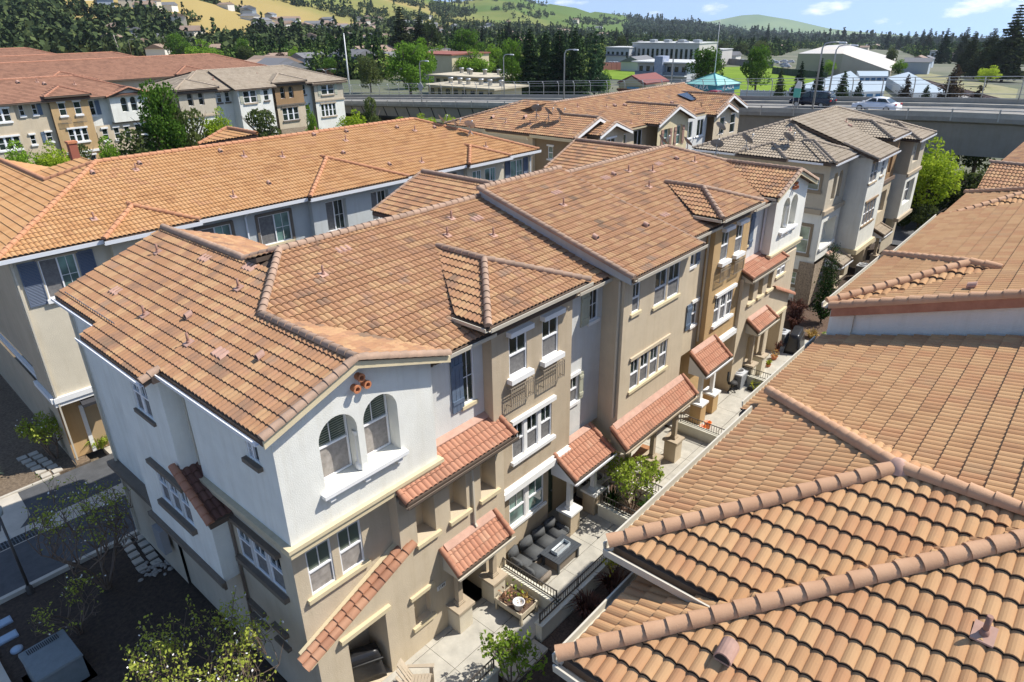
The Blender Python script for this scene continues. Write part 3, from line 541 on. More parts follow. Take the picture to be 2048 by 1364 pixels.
b = MB(); caps(b, (29.75, -.1, 2.95), (26.8, -.1, 4.15), .12, .3, up=0); caps(b, (29.75, .1, 3.02), (26.8, .1, 4.22), .1, .3, up=0); b.build('coping_tiles', CAPR, M0, True)
downspout(M0, [(19.9, .3, 8.6), (19.9, .38, 8.4), (19.9, .4, 3.6)], PIPE_C); downspout(M0, [(25.6, .4, 8.6), (25.62, .42, 6.3)], PIPE_W); downspout(M0, [(12.28, -.3, 8.7), (12.28, -.3, 3.6)], PIPE_C)
downspout(M0, [(5.55, -.02, 5.45), (5.55, -.05, 3.1), (5.55, -.12, 3.0)], PIPE_C)
# porches
shed(M0, 4.22, 6.42, -.7, 2.45, 0, 2.98, TM_RED, CAPR, (True, True), gm=PIPE_C)
pier(M0, 4.32, -.5, 0, .88, 2.28, CREAM, TRIM_T, TRIM_T); pier(M0, 5.78, -.5, 0, .88, 2.28, CREAM, TRIM_T, TRIM_T)
b = MB(); F_ = Fr('-Y', 1.0); F_.box(b, 4.95, 5.8, .04, 2.1, -.02, .0); b.build('door', DOOR, M0)
b = MB(); F0.box(b, 3.98, 4.3, 1.62, 1.77, -.02, -.004); ap = b.build('house_number_plate', mat('white enamel', (.75, .75, .72), .5), M0)
shed(M0, 9.55, 11.75, -.75, 2.62, .32, 3.32, TM_RED, CAPR, (True, True), gm=PIPE_W)
pier(M0, 9.78, -.42, 0, .95, 2.45, TAUPE, TRIM_W, TRIM_W); pier(M0, 11.2, -.42, 0, .95, 2.45, TAUPE, TRIM_W, TRIM_W)
for x in (12.5, 14.3, 16.0): pier(M0, x, -1.0, -.05, .95, 2.58, SAND, TRIM_T, TRIM_T)
shed(M0, 18.75, 20.95, -.72, 2.8, .15, 3.55, TM_RED, CAPR, (True, True), gm=PIPE_W)
pier(M0, 19.4, -.35, -.1, .9, 2.62, OCHRE, TRIM_W, TRIM_W); pier(M0, 20.6, -.35, -.1, .9, 2.62, OCHRE, TRIM_W, TRIM_W)
shed(M0, 24.1, 26.3, -.65, 2.85, 0, 3.3, TM_RED, CAPR, (True, True), gm=PIPE_C)
pier(M0, 24.5, -.45, -.2, .85, 2.66, CREAM, TRIM_T, TRIM_T); pier(M0, 25.75, -.45, -.2, .85, 2.66, CREAM, TRIM_T, TRIM_T)
# ---- end wall (facing the camera's left, in shade)
EW = MB(); FWs = MB()
wall(EW, E0, 0, 4.0, 5.98, 9.0, [hole(.68, 1.17, 7.82, 8.28)]); window(M0, E0, .68, 1.17, 7.82, 8.28, style='slide', sill=TRIM_B, sdep=.12)
E1 = Fr('-X', .1)
wall(FWs, E1, .35, 3.3, 0, 5.75, [hole(.92, 3.02, 3.88, 5.1), hole(2.45, 2.98, 1.85, 2.2), hole(1.42, 1.75, 1.85, 2.2)]); FWs.poly([(.1, 0, 0), (.1, .35, 0), (.1, .35, 2.55), (.1, 0, 2.55)])
window(M0, E1, .92, 3.02, 3.88, 5.1, n=3, mw=.12, mullm=mat('grey mullion', (.5, .49, .48), .7), sill=TRIM_B, head=TRIM_B, sdep=.14, sth=.16)
window(M0, E1, 2.45, 2.98, 1.85, 2.2, style='slide', sill=TRIM_B, head=TRIM_B, sdep=.12, sext=.12); window(M0, E1, 1.42, 1.75, 1.85, 2.2, style='fixed', sill=TRIM_B, head=TRIM_B, sdep=.12, sext=.16)
E2 = Fr('-X', -.38)
wall(EW, E2, 4.35, 7.6, 6.0, 8.85, [hole(5.3, 6.3, 7.25, 8.4)]); window(M0, E2, 5.3, 6.3, 7.25, 8.4, n=2, style='hung', sill=TRIM_B, glass=GL, mw=.05)
wall(EW, E2, 4.35, 7.6, 3.12, 6.0, [hole(4.42, 6.3, 4.32, 5.55)]); window(M0, E2, 4.42, 6.3, 4.32, 5.55, n=3, mw=.12, mullm=LGREY, sill=TRIM_B, head=TRIM_B, sdep=.14, sth=.16)
EW.poly([E2.p(3.3, 3.12), E2.p(4.35, 3.12), E2.p(4.35, 6.05), E2.p(3.3, 5.45)])
for (y, z0, z1) in ((3.3, 3.12, 5.4), (4.35, 5.5, 8.85), (7.6, 3.12, 8.85)): EW.poly([(-.38, y, z0), (.3, y, z0), (.3, y, z1), (-.38, y, z1)])
EW.poly([(-.38, 3.3, 3.12), (-.38, 7.6, 3.12), (.3, 7.6, 3.12), (.3, 3.3, 3.12)])
E3 = Fr('-X', .12); wall(EW, E3, 3.3, 4.4, 5.2, 9.05)
E4 = Fr('-X', .02); wall(FWs, E4, 7.6, 11.3, 0, 3.0); wall(EW, E4, 7.6, 11.3, 3.0, 9.2); wall(FWs, E1, 3.3, 7.6, 0, 3.12)
b = MB(); E2.box(b, 3.2, 7.7, 3.05, 3.2, -.12, -.002); E2.box(b, 3.2, 7.7, 2.95, 3.05, -.07, -.002); E4.box(b, 7.72, 11.4, 3.02, 3.2, -.3, -.002); b.build('band', TRIM_B, M0)
b = MB(); b.box(-.3, -.08, 7.95, 8.5, 1.2, 2.1); b.build('meter_box', mat('grey meter box', (.3, .3, .3), .6), M0)
R = Roof(); R.facet([(-.52, 2.95), (.12, 2.95), (.12, 4.45), (-.52, 4.45)], '-Y', 2.95, 5.3, .62); R.build(M0, tile_mat('shade toned porch tile', [(.13, .065, .05), (.19, .10, .075)], .3), 'small_roof')  # roof on the shaded side; its shade is put into the tile colour
b = MB(); caps(b, (-.5, 2.93, 5.32), (-.5, 4.5, 6.28), .1, .27); b.build('ridge_cap', CAPR, M0)
downspout(M0, [(.02, 4.12, 8.9), (.06, 4.2, 8.6), (.06, 4.2, 6.2)], PIPE_C); downspout(M0, [(.1-.05, 3.2, 5.3), (.05, 3.2, 2.95), (.02, 3.2, .1)], PIPE_B); downspout(M0, [(-.35, 4.4, 8.7), (.05, 4.42, 8.5), (.05, 4.42, 6.2)], PIPE_C); downspout(M0, [(-.05, 11.2, 8.8), (-.05, 11.2, .2)], PIPE_C)
for (w, mm, n) in ((FW, WHITE, 'wall'), (GW, GREYW, 'wall'), (SW, SAND, 'wall'), (TW, TAUPE, 'wall'), (BW, OCHRE, 'wall'), (EW, WHITE, 'wall'), (FWs, BEIGE, 'wall')): w.build(n, mm, M0)
b = MB(); b.poly([(0, 11.3, 0), (29.5, 11.3, 0), (29.5, 11.3, 8.7), (0, 11.3, 8.7)]); b.poly([(29.5, .35, -.4), (29.5, 11.3, -.4), (29.5, 11.3, 9.0), (29.5, .35, 9.0)]); b.poly([(29.5, 0, 6.1), (29.5, .35, 6.1), (29.5, .35, 9.0), (29.5, 0, 9.0)]); b.build('wall', GREYW, M0)
b = MB()
for z in (3.05, 5.6): b.box(.2, 29.3, .95 if z < 4 else .6, 11.2, z, z+.1)
b.build('floor_slab', DECK, M0)
# ---- roof
R = Roof(); p = .31; e, z0 = .02, 8.8; RY = 5.7; RZ = z0+p*(RY-e)
def main_front(y): return z0+p*(y-e)
R.facet([(4.03, RY), (2.05, 3.45), (4.3, e), (12.15, e), (12.15, RY)], '-Y', e, z0, p, 1)
R.facet([(12.15, -.87), (16.85, -.87), (16.85, RY), (12.15, RY)], '-Y', -.87, 8.95, .29, 2)
R.facet([(16.85, e), (25.1, e), (27.3, 3.4), (25.4, RY), (16.85, RY)], '-Y', e, z0, p, 3)
R.facet([(3.3, RY), (25.6, RY), (25.6, 11.4), (3.3, 11.4)], '+Y', 11.4, z0, p, 4)
# end plane
px_, ex_, ez_ = .36, -.3, 9.0
R.facet([(ex_, -.27), (2.05, -.27), (2.05, 4.3), (ex_, 4.3)], '-X', ex_, ez_, px_, 5); R.facet([(2.05, 3.45), (4.03, RY), (3.35, 6.5), (3.35, 6.6), (2.05, 6.6)], '-X', ex_, ez_, px_, 5); R.facet([(-.19, 4.3), (2.05, 4.3), (2.05, 6.6), (-.19, 6.6)], '-X', ex_, ez_, px_, 5); R.facet([(-.19, 6.6), (3.35, 6.6), (3.35, 11.65), (-.19, 11.65)], '-X', ex_, ez_, px_, 5)
R.facet([(-.68, 4.3), (-.19, 4.3), (-.19, 8.3), (-.68, 8.3)], '-X', ex_, ez_, px_, 5)
R.facet([(2.05, -.27), (4.68, -.27), (4.68, .3), (2.05, 3.7)], '+X', 4.68, 8.95, .345, 6)
R.facet([(3.35, 6.2), (5.9, 8.8), (5.9, 11.65), (3.35, 11.65)], '+X', 5.9, 9.4, .36, 7)
R.facet([(14.6, 6.2), (11.7, 8.8), (11.7, 11.55), (14.6, 11.55)], '-X', 11.7, 9.2, .40, 8)
R.facet([(14.6, 6.2), (14.6, 11.55), (17.5, 11.55), (17.5, 8.8)], '+X', 17.5, 9.2, .40, 9)
R.facet([(25.5, 6.0), (22.8, 8.8), (22.8, 11.3), (25.5, 11.3)], '-X', 22.8, 9.25, .41, 8)
R.facet([(25.5, 6.0), (25.5, 11.3), (28.4, 11.3), (28.4, 8.0)], '+X', 28.4, 9.15, .41, 9)
# bays
for (x0, x1, s) in ((6.1, 10.55, 10), (19.4, 23.1, 13)):
    h = (x1-x0)/2; xm = (x0+x1)/2; R.facet([(x0, -.32), (x1, -.32), (xm, -.32+h)], '-Y', -.32, 9.2, .35, s)
    yv = 3.95 if x0 < 10 else 3.3
    R.facet([(x0, -.32), (xm, -.32+h), (xm, yv), (x0, .9)], '-X', x0, 9.2, .35, s+1); R.facet([(x1, -.32), (x1, .9), (xm, yv), (xm, -.32+h)], '+X', x1, 9.2, .35, s+2)
# far gable
R.facet([(24.98, -.27), (27.3, -.27), (27.3, 3.6), (24.98, .4)], '-X', 24.98, 8.97, .37, 16)
R.facet([(27.3, -.27), (29.75, -.27), (29.75, 11.3), (25.5, 11.3), (25.4, RY), (27.3, 3.4)], '+X', 29.75, 8.95, .36, 17)
ro = R.build(M0, TM)
b = MB(); PZ = lambda x: ez_+px_*(x-ex_)
caps(b, (ex_, -.3, ez_+.03), (2.05, -.3, PZ(2.05)+.03)); caps(b, (4.68, -.3, 8.98), (2.05, -.3, PZ(2.05)+.03)); caps(b, (2.05, -.3, PZ(2.05)+.03), (2.05, 3.48, PZ(2.05)+.03)); caps(b, (2.05, 3.48, PZ(2.05)+.03), (4.03, RY, RZ+.04)); caps(b, (3.35, 6.5, PZ(3.35)), (4.03, RY, RZ+.04)); caps(b, (3.35, 11.6, PZ(3.35)+.03), (3.35, 6.5, PZ(3.35)+.03))
caps(b, (4.03, RY, RZ+.03), (12.15, RY, RZ+.03)); caps(b, (12.1, -.89, 8.97), (12.1, RY, 10.87), .11); caps(b, (12.1, RY, 10.87), (16.85, RY, 10.87)); caps(b, (16.9, RY, RZ+.03), (25.4, RY, RZ+.03))
caps(b, (16.83, -.89, 8.93), (16.83, RY, 10.8), .045, .3, up=.03)
caps(b, (27.3, 3.4, 9.85), (25.4, RY, RZ+.03)); caps(b, (27.3, -.3, 9.86), (27.3, 3.4, 9.86)); caps(b, (24.98, -.3, 9.0), (27.3, -.3, 9.86)); caps(b, (29.75, -.3, 8.98), (27.3, -.3, 9.86))
caps(b, (14.6, 11.5, 10.38), (14.6, 6.0, 10.38)); caps(b, (25.5, 11.2, 10.38), (25.5, 5.9, 10.38)); caps(b, (11.7, 11.55, 9.22), (14.6, 11.55, 10.38), .06); caps(b, (22.8, 11.3, 9.27), (25.5, 11.3, 10.38), .06)
for (x0, x1) in ((6.1, 10.55), (19.4, 23.1)):
    h = (x1-x0)/2; xm = (x0+x1)/2; zp = 9.2+.35*h; caps(b, (x0, -.32, 9.22), (xm, -.32+h, zp+.02)); caps(b, (x1, -.32, 9.22), (xm, -.32+h, zp+.02)); caps(b, (xm, -.32+h, zp+.02), (xm, 3.9 if x0 < 10 else 3.3, zp+.02))
b.build('ridge_cap', CAPM, ro)
g = MB()
for (A_, B_, o_) in (((4.6, .02, 8.8), (6.65, .02, 8.8), (0, -1, 0)), ((6.08, -.33, 9.2), (10.57, -.33, 9.2), (0, -1, 0)), ((6.09, -.33, 9.2), (6.09, .9, 9.2), (-1, 0, 0)), ((10.4, .02, 8.8), (12.2, .02, 8.8), (0, -1, 0)), ((12.2, -.88, 8.95), (16.9, -.88, 8.95), (0, -1, 0)), ((16.9, .02, 8.8), (20, .02, 8.8), (0, -1, 0)),
                     ((19.38, -.33, 9.2), (23.15, -.33, 9.2), (0, -1, 0)), ((19.39, -.33, 9.2), (19.39, .9, 9.2), (-1, 0, 0)), ((23.2, .02, 8.8), (25.5, .02, 8.8), (0, -1, 0)), ((24.97, -.25, 8.97), (24.97, .4, 8.97), (-1, 0, 0))): gutter(g, A_, B_, o_)
g.build('gutter', PIPE_C, ro)
g = MB(); gutter(g, (-.33, -.2, 8.98), (-.33, 4.3, 8.98), (-1, 0, 0), .1, .1); gutter(g, (-.7, 4.3, 8.85), (-.7, 8.3, 8.85), (-1, 0, 0), .1, .1); gutter(g, (-.22, 8.3, 9.02), (-.22, 11.6, 9.02), (-1, 0, 0), .1, .1); g.build('gutter', PIPE_W, ro)
b = MB()   # barge boards of the gables and the step of the raised roof
def barge(A, B, t=.17): b.cut(); A = Vector(A); B = Vector(B); b.hexa([A+Vector((0, 0, -t)), B+Vector((0, 0, -t)), B+Vector((0, .05, -t)), A+Vector((0, .05, -t)), A, B, B+Vector((0, .05, 0)), A+Vector((0, .05, 0))])
barge((ex_, -.33, ez_-.02), (2.05, -.33, PZ(2.05)-.02)); barge((4.72, -.33, 8.93), (2.05, -.33, PZ(2.05)-.02)); barge((24.95, -.33, 8.97), (27.3, -.33, 9.84)); barge((29.8, -.33, 8.95), (27.3, -.33, 9.84))
b.build('barge_board', TRIM_C, ro)
b = MB(); b.hexa([(12.12, -.8, 8.72), (12.2, -.8, 8.72), (12.2, RY, 10.3), (12.12, RY, 10.3), (12.12, -.8, 8.95), (12.2, -.8, 8.95), (12.2, RY, 10.82), (12.12, RY, 10.82)]); b.build('roof_step_flashing', LGREY, ro)
b = MB(); b.box(-.5, .0, 4.28, 4.36, 8.72, 9.02); caps(b, (-.72, 4.3, 8.86), (-.28, 4.3, 9.02), .1, .3); b.build('roof_step_cap', CAPM, ro, True)
MF = ('-Y', e, z0, p); ME = ('-X', ex_, ez_, px_); MU = ('-Y', -.87, 8.95, .29)
for (x, y, k, pl) in ((647, 553, 'pipe', MF), (903, 440, 'pipe', MF), (895, 474, 'pipe', MF), (987, 474, 'pipe', MF), (1127, 413, 'pipe', MU), (1298, 376, 'pipe', MF), (1389, 326, 'pipe', MF), (1257, 345, 'pipe', MF), (1305, 345, 'pipe', MF), (316, 508, 'pipe', ME), (378, 690, 'pipe', ME), (290, 634, 'pipe', ME), (478, 580, 'pipe', ME), (377, 638, 'hood', ME), (520, 720, 'hood', ME), (1192, 480, 'hood', MU), (1293, 455, 'hood', MU), (1228, 353, 'hood', MF), (1354, 321, 'hood', MF)):
    roof_vent(M0, atplane(x, y, *pl), k, .62 if k == 'hood' else .9, pl[0], pl[3])
pt = MB()   # paler replacement tiles
for (x, y, pl) in ((688, 502, MF), (955, 440, MF), (1115, 388, MU), (1330, 432, MF), (410, 520, ME), (498, 538, ME), (232, 585, ME), (440, 710, ME), (1212, 358, MF), (1318, 330, MF)):
    c = atplane(x, y, *pl); i, s = AX[pl[0]]
    pt.cut()
    for k in range(3):
        w = .08
        def q(a, b_, dz): v = [c.x, c.y, 0]; v[i] += s*b_; v[1-i] += a; v[2] = plane_z(*pl, v[0], v[1])+dz; return tuple(v)
        a0 = (k-1.5)*.165; pts = [(a0+.0, .03), (a0+.04, .075), (a0+.08, .088), (a0+.125, .075), (a0+.16, .03)]
        for (A_, B_) in zip(pts[:-1], pts[1:]): pt.poly([q(A_[0], -.12, A_[1]+.012), q(B_[0], -.12, B_[1]+.012), q(B_[0], .14, B_[1]-.005), q(A_[0], .14, A_[1]-.005)])
        pt.poly([q(a_[0], -.12, a_[1]+.012) for a_ in pts])
pt.build('vent_tile', MORTAR, ro)
random.seed(11)
# ================================================================== the right hand row whose roofs fill the foreground
R0 = empty('townhouse_row', (0, 0, 0), 0, 'townhouse row at the lower right, seen from above as large blond tile roofs', 'building')
pr = .37; R = Roof(amp=.036, P=.152, expo=.335, lift=.044)
def zf(y, e, z0): return z0+pr*(e-y)
# R1: nearest hip, eave 9.0
R.facet([(-.45, -7.75), (7.0, -15.2), (-.45, -15.2)], '-X', -.45, 9.0, pr, 31)
R.facet([(-.45, -7.75), (1.35, -7.75), (1.35, -9.55)], '+Y', -7.75, 9.0, pr, 32); R.facet([(1.35, -9.0), (7.0, -13.4), (7.0, -15.2), (1.35, -9.55)], '+Y', -7.75, 9.0, pr, 32)
# R2: bay hip, eave 9.5
R.facet([(1.2, -7.38), (4.05, -10.2), (4.05, -12.2), (3.7, -12.0), (1.2, -9.3)], '-X', 1.2, 9.5, pr, 33)
R.facet([(1.2, -7.38), (6.75, -7.38), (4.0, -10.15)], '+Y', -7.38, 9.5, pr, 34)
R.facet([(6.75, -7.38), (6.75, -9.0), (4.0, -12.3), (4.0, -10.15)], '+X', 6.75, 9.5, pr, 35)
# R3: the big plane
R.facet([(4.9, -8.9), (6.3, -8.0), (6.3, -9.9), (4.9, -9.9)], '+Y', -6.98, 9.2, .29, 36); R.facet([(6.3, -6.98), (10.95, -6.98), (10.95, -9.9), (6.3, -9.9)], '+Y', -6.98, 9.2, .29, 36); R.facet([(4.02, -9.9), (10.95, -9.9), (10.95, -16), (4.02, -16)], '+Y', -6.98, 9.2, .29, 36)
# R4: raised roof with its own hip
R.facet([(10.95, -7.1), (21.9, -7.1), (21.9, -15.5), (10.95, -15.5)], '+Y', -7.1, 10.0, .33, 37)
R.facet([(11.0, -6.98), (15.7, -6.98), (13.35, -9.3)], '+Y', -6.98, 10.05, .37, 38)
R.facet([(11.0, -6.98), (13.35, -9.3), (13.35, -9.9), (11.0, -7.6)], '-X', 11.0, 10.05, .37, 39)
R.facet([(15.7, -6.98), (15.7, -7.6), (13.35, -9.9), (13.35, -9.3)], '+X', 15.7, 10.05, .37, 39)
# R5: the far hip, lower
R.facet([(21.9, -7.0), (27.2, -7.0), (24.6, -9.4)], '+Y', -7.0, 9.75, .37, 40)
R.facet([(21.9, -6.95), (21.9, -14), (24.6, -14), (24.6, -9.4)], '-X', 21.9, 9.75, .37, 41, seg=3)
rr = R.build(R0, TM_NEAR)
b = MB()
caps(b, (-.5, -7.7, 9.03), (7.0, -15.2, 9.0+pr*7.45+.03), .105); caps(b, (1.15, -7.33, 9.53), (4.02, -10.17, 10.56), .105); caps(b, (6.8, -7.33, 9.53), (4.02, -10.17, 10.56), .105); caps(b, (4.02, -10.17, 10.56), (4.02, -11.9, 10.58), .105)
caps(b, (10.95, -7.05, 9.98), (10.95, -15.5, 12.75), .12); caps(b, (11.0, -6.95, 10.06), (13.35, -9.3, 10.93), .1); caps(b, (15.75, -6.95, 10.06), (13.35, -9.3, 10.93), .1); caps(b, (13.35, -9.3, 10.93), (13.35, -9.9, 10.93), .1)
caps(b, (21.85, -6.95, 9.76), (24.6, -9.4, 10.7), .1); caps(b, (27.2, -6.95, 9.76), (24.6, -9.4, 10.7), .1); caps(b, (24.6, -9.4, 10.7), (24.6, -14, 10.7), .1)
b.build('ridge_cap', CAPB, rr)
b = MB()
for (p_, s_) in (((4.02, -10.17, 10.66), .1), ((3.98, -12.1, 10.62), .12)): b.cut(); b.lathe(p_, [(.0, .06), (.09, .03), (.14, -.05), (.17, -.12)], 12)
b.build('mortar', MORTAR, rr)
W_ = MB()
wall(W_, Fr('+Y', -8.1), -.1, 4.5, 0, 9.1, [hole(.6, 1.5, 7, 8.2), hole(2.4, 3.3, 7, 8.2)]); wall(W_, Fr('+Y', -7.85), 1.6, 6.4, 0, 9.55); wall(W_, Fr('-X', -.05), -15, -8.1, 0, 9.1); wall(W_, Fr('-X', 1.6), -9.4, -7.85, 0, 9.6)
wall(W_, Fr('+Y', -7.6), 6.4, 10.9, 0, 9.2); wall(W_, Fr('+Y', -7.6), 10.95, 21.9, 0, 9.9)
window(R0, Fr('+Y', -8.1), .6, 1.5, 7, 8.2, n=1, sill=TRIM_W); window(R0, Fr('+Y', -8.1), 2.4, 3.3, 7, 8.2, n=1, sill=TRIM_W)
wall(W_, Fr('+Y', -7.5), 21.9, 27.0, 0, 9.8)
W_.build('wall', CREAM, R0)
W2 = MB(); W2.poly([(11.02, -7.05, 9.1), (11.02, -15.5, 11.3), (11.02, -15.5, 12.6), (11.02, -7.05, 9.98)]); W2.build('wall', WHITE, R0)
b = MB(); b.hexa([(10.86, -7.1, 9.78), (10.93, -7.1, 9.78), (10.93, -15.5, 12.53), (10.86, -15.5, 12.53), (10.86, -7.1, 10.0), (10.93, -7.1, 10.0), (10.93, -15.5, 12.75), (10.86, -15.5, 12.75)]); b.build('barge_board', CAPR, R0)
W3 = MB(); W3.box(-.02, 27, -15.4, -8.3, 0, 8.8); W3.build('interior_core', DECK, R0)
g = MB(); gutter(g, (-.5, -7.73, 8.98), (1.5, -7.73, 8.98), (0, 1, 0), .12, .13); gutter(g, (1.15, -7.36, 9.48), (6.2, -7.36, 9.48), (0, 1, 0), .12, .13); gutter(g, (6.75, -6.96, 9.18), (10.9, -6.96, 9.18), (0, 1, 0), .12, .12); gutter(g, (15.7, -7.08, 9.98), (21.9, -7.08, 9.98), (0, 1, 0), .12, .12); gutter(g, (11., -6.95, 10.03), (15.7, -6.95, 10.03), (0, 1, 0), .12, .12)
gutter(g, (-.48, -7.7, 8.98), (-.48, -15.2, 8.98), (-1, 0, 0), .13, .13); gutter(g, (1.18, -7.3, 9.48), (1.18, -9.2, 9.48), (-1, 0, 0), .13, .13); g.build('gutter', PIPE_C, rr)
b = MB(); b.box(1.2, 1.55, -9.2, -7.45, 9.3, 9.34); b.box(1.2, 6.4, -7.84, -7.42, 9.28, 9.32); b.box(-.45, 1.55, -8.08, -7.8, 8.78, 8.82); b.build('soffit', CREAM, rr)
for (x, y, k, pl, s_) in ((1450, 1318, 'hood', ('-X', -.45, 9.0, pr), .75), (1965, 1275, 'pipe', ('-X', -.45, 9.0, pr), .9), (1940, 580, 'hood', ('+Y', -7.1, 10.0, .33), .6)): roof_vent(R0, atplane(x, y, *pl), k, s_, pl[0], pl[3])
downspout(R0, [(1.45, -7.5, 9.3), (1.5, -7.75, 9.1), (1.5, -7.78, 0)], PIPE_C)
# a separate far block of the same row, lower, with a gable towards us
Q0 = empty('townhouse_row', (0, 0, 0), 0, 'far brown tiled townhouse roof at the right edge beside the dark underpass', 'building')
R = Roof(seg=4)
R.facet([(34.0, -6.4), (36.65, -6.4), (36.65, -14), (34.0, -14)], '-X', 34.0, 8.5, .37, 50); R.facet([(36.65, -6.2), (56, -6.2), (56, -14), (36.65, -14)], '+Y', -6.2, 8.7, .30, 51)
q = R.build(Q0, TM); b = MB(); caps(b, (36.65, -6.3, 9.5), (36.65, -14, 9.5)); b.build('ridge_cap', CAPM, q)
b = MB(); wall(b, Fr('-X', 34.4), -14, -6.9, 0, 8.6, [hole(-9.7, -8.4, 6.9, 7.8)]); wall(b, Fr('+Y', -6.9), 34.4, 56, 0, 8.6); b.build('wall', CREAM, Q0)
window(Q0, Fr('-X', 34.4), -9.7, -8.4, 6.9, 7.8, n=2, head=TRIM_W); g = MB(); gutter(g, (34.0, -6.4, 8.45), (34.0, -14, 8.45), (-1, 0, 0), .14, .16); g.build('gutter', PIPE_W, q)
# ================================================================== the long orange roofed row on the left
L0 = empty('townhouse_row', (0, 17.1, 0), -.033, 'long row on the left under a bright orange clay tile roof, white gutters', 'building')
R = Roof(seg=5, expo=.30, P=.17); pl = .36
def LF(poly, ax, e, z, s): R.facet(poly, ax, e, z, pl, s)
LF([(-.3, 0), (28.3, 0), (22.9, 5.4), (5.1, 5.4)], '-Y', 0, 9.0, 60)
LF([(-.3, 0), (5.1, 5.4), (5.1, 7.2), (-.3, 12)], '-X', -.3, 9.0, 61); LF([(28.3, 0), (28.3, 10.8), (22.9, 5.4)], '+X', 28.3, 9.0, 62); LF([(5.1, 5.4), (22.9, 5.4), (28.3, 10.8), (-.3, 10.8)], '+Y', 10.8, 9.0, 63)
LF([(-.3, 7), (3.3, 7), (3.3, 15), (-.3, 15)], '-X', -.3, 9.0, 64); LF([(3.3, 7), (6.9, 7), (6.9, 15), (3.3, 15)], '+X', 6.9, 9.0, 65)
LF([(-4, 9), (-.8, 9), (-.8, 15), (-4, 15)], '-X', -4, 9.0, 64)
LF([(12.9, 5.6), (12.9, 9), (11.2, 9)], '-X', 11.2, 10.6, 66); LF([(12.9, 5.6), (14.6, 9), (12.9, 9)], '+X', 14.6, 10.6, 67)
for (a, c, s) in ((3.1, 6.75, 68), (11.95, 17.8, 70), (22.1, 25.5, 72)):
    h = (c-a)/2; xm = (a+c)/2; LF([(a, -.28), (c, -.28), (xm, -.28+h)], '-Y', -.28, 9.02, s)
    LF([(a, -.28), (xm, -.28+h), (xm, .6+h), (a, .6)], '-X', a, 9.02, s+1); LF([(c, -.28), (c, .6), (xm, .6+h), (xm, -.28+h)], '+X', c, 9.02, s+1)
lo = R.build(L0, TM_OR); b = MB(); zt = 9+pl*5.4+.02
caps(b, (-.3, 0, 9.02), (5.1, 5.4, zt), .1, .33); caps(b, (28.3, 0, 9.02), (22.9, 5.4, zt), .1, .33); caps(b, (5.1, 5.4, zt), (22.9, 5.4, zt), .1, .33); caps(b, (3.3, 15, 10.32), (3.3, 6.5, 10.32), .1, .33); caps(b, (3.3, 6.5, 10.32), (5.1, 5.4, zt), .1, .33); caps(b, (5.3, 9.2, 9.55), (5.1, 5.4, zt), .1, .33)
caps(b, (12.9, 8.8, 11.25), (12.9, 5.7, 11.25), .09, .33); caps(b, (11.2, 8.9, 10.62), (12.9, 9.0, 11.25), .09)
for (a, c) in ((3.1, 6.75), (11.95, 17.8), (22.1, 25.5)):
    h = (c-a)/2; xm = (a+c)/2; zp = 9.04+pl*h; caps(b, (a, -.28, 9.05), (xm, -.28+h, zp), .095, .33); caps(b, (c, -.28, 9.05), (xm, -.28+h, zp), .095, .33); caps(b, (xm, -.28+h, zp), (xm, .35+h, zp), .09, .3)
b.build('ridge_cap', CAPO, lo)
g = MB()
for (a, c, y) in ((-.35, 3.1, 0), (3.05, 6.8, -.28), (6.8, 11.9, 0), (11.9, 17.85, -.28), (17.85, 22.05, 0), (22.05, 25.55, -.28), (25.55, 28.4, 0)): gutter(g, (a, y, 9.0), (c, y, 9.0), (0, -1, 0), .13, .15)
g.build('gutter', PIPE_W, lo)
TL, CL, GLW = MB(), MB(), MB()
fa = Fr('-Y', .45); fb = Fr('-Y', .15)
wall(CL, fa, 0.05, 3.4, 3.0, 8.9, [hole(.95, 2.15, 7.1, 8.6), hole(1.95, 2.5, 4.6, 5.9)]); window(L0, fa, .95, 2.15, 7.1, 8.6, style='slide', glass=GLT, sill=TRIM_W, sth=.16, sdep=.12, screen=GLS, head=TRIM_T, hth=.08)
shutter(L0, fa, .28, .9, 6.95, 8.62, SHUT_D, 'louvre'); shutter(L0, fa, 2.2, 2.78, 6.95, 8.62, SHUT_D, 'louvre')
window(L0, fa, 1.95, 2.5, 4.6, 5.9, glass=GLT, sill=TRIM_W, head=TRIM_W)
b = MB(); fa.box(b, 0.0, 3.5, 2.98, 3.2, -.14, -.003); fa.box(b, 0.0, 3.5, 2.8, 2.98, -.08, -.003); b.build('band', TRIM_W, L0)
fg = Fr('-Y', 1.1); wall(YG := MB(), fg, .05, 9.0, 0, 3.0, [hole(1.0, 1.9, .02, 2.1, .08), hole(3.4, 6.4, .02, 2.3, .2)]); YG.build('wall', OCHRE, L0)
b = MB(); fg.box(b, .85, 1.0, .02, 2.2, -.06, .02); fg.box(b, 1.9, 2.05, .02, 2.2, -.06, .02); fg.box(b, .85, 2.05, 2.1, 2.25, -.061, .02); b.build('door_frame', TRIM_W, L0)
DT = mat('tan door paint', (.42, .3, .17), .6); b = MB(); fg.box(b, 1.01, 1.89, .03, 2.09, .02, .06); b.build('door', DT, L0); b = MB(); fg.box(b, 3.42, 6.38, .03, 2.29, .1, .16); [fg.box(b, 3.42, 6.38, .03+.56*k, .06+.56*k, .085, .1) for k in range(1, 4)]; b.build('garage_door', mat('pale garage door', (.5, .44, .35), .6), L0)
b = MB(); b.hexa([(.85, .2, 2.5), (2.15, .2, 2.5), (2.15, 1.08, 2.8), (.85, 1.08, 2.8), (.85, .2, 2.62), (2.15, .2, 2.62), (2.15, 1.08, 3.05), (.85, 1.08, 3.05)]); b.build('door_canopy', mat('black canopy', (.03, .03, .035), .7), L0)
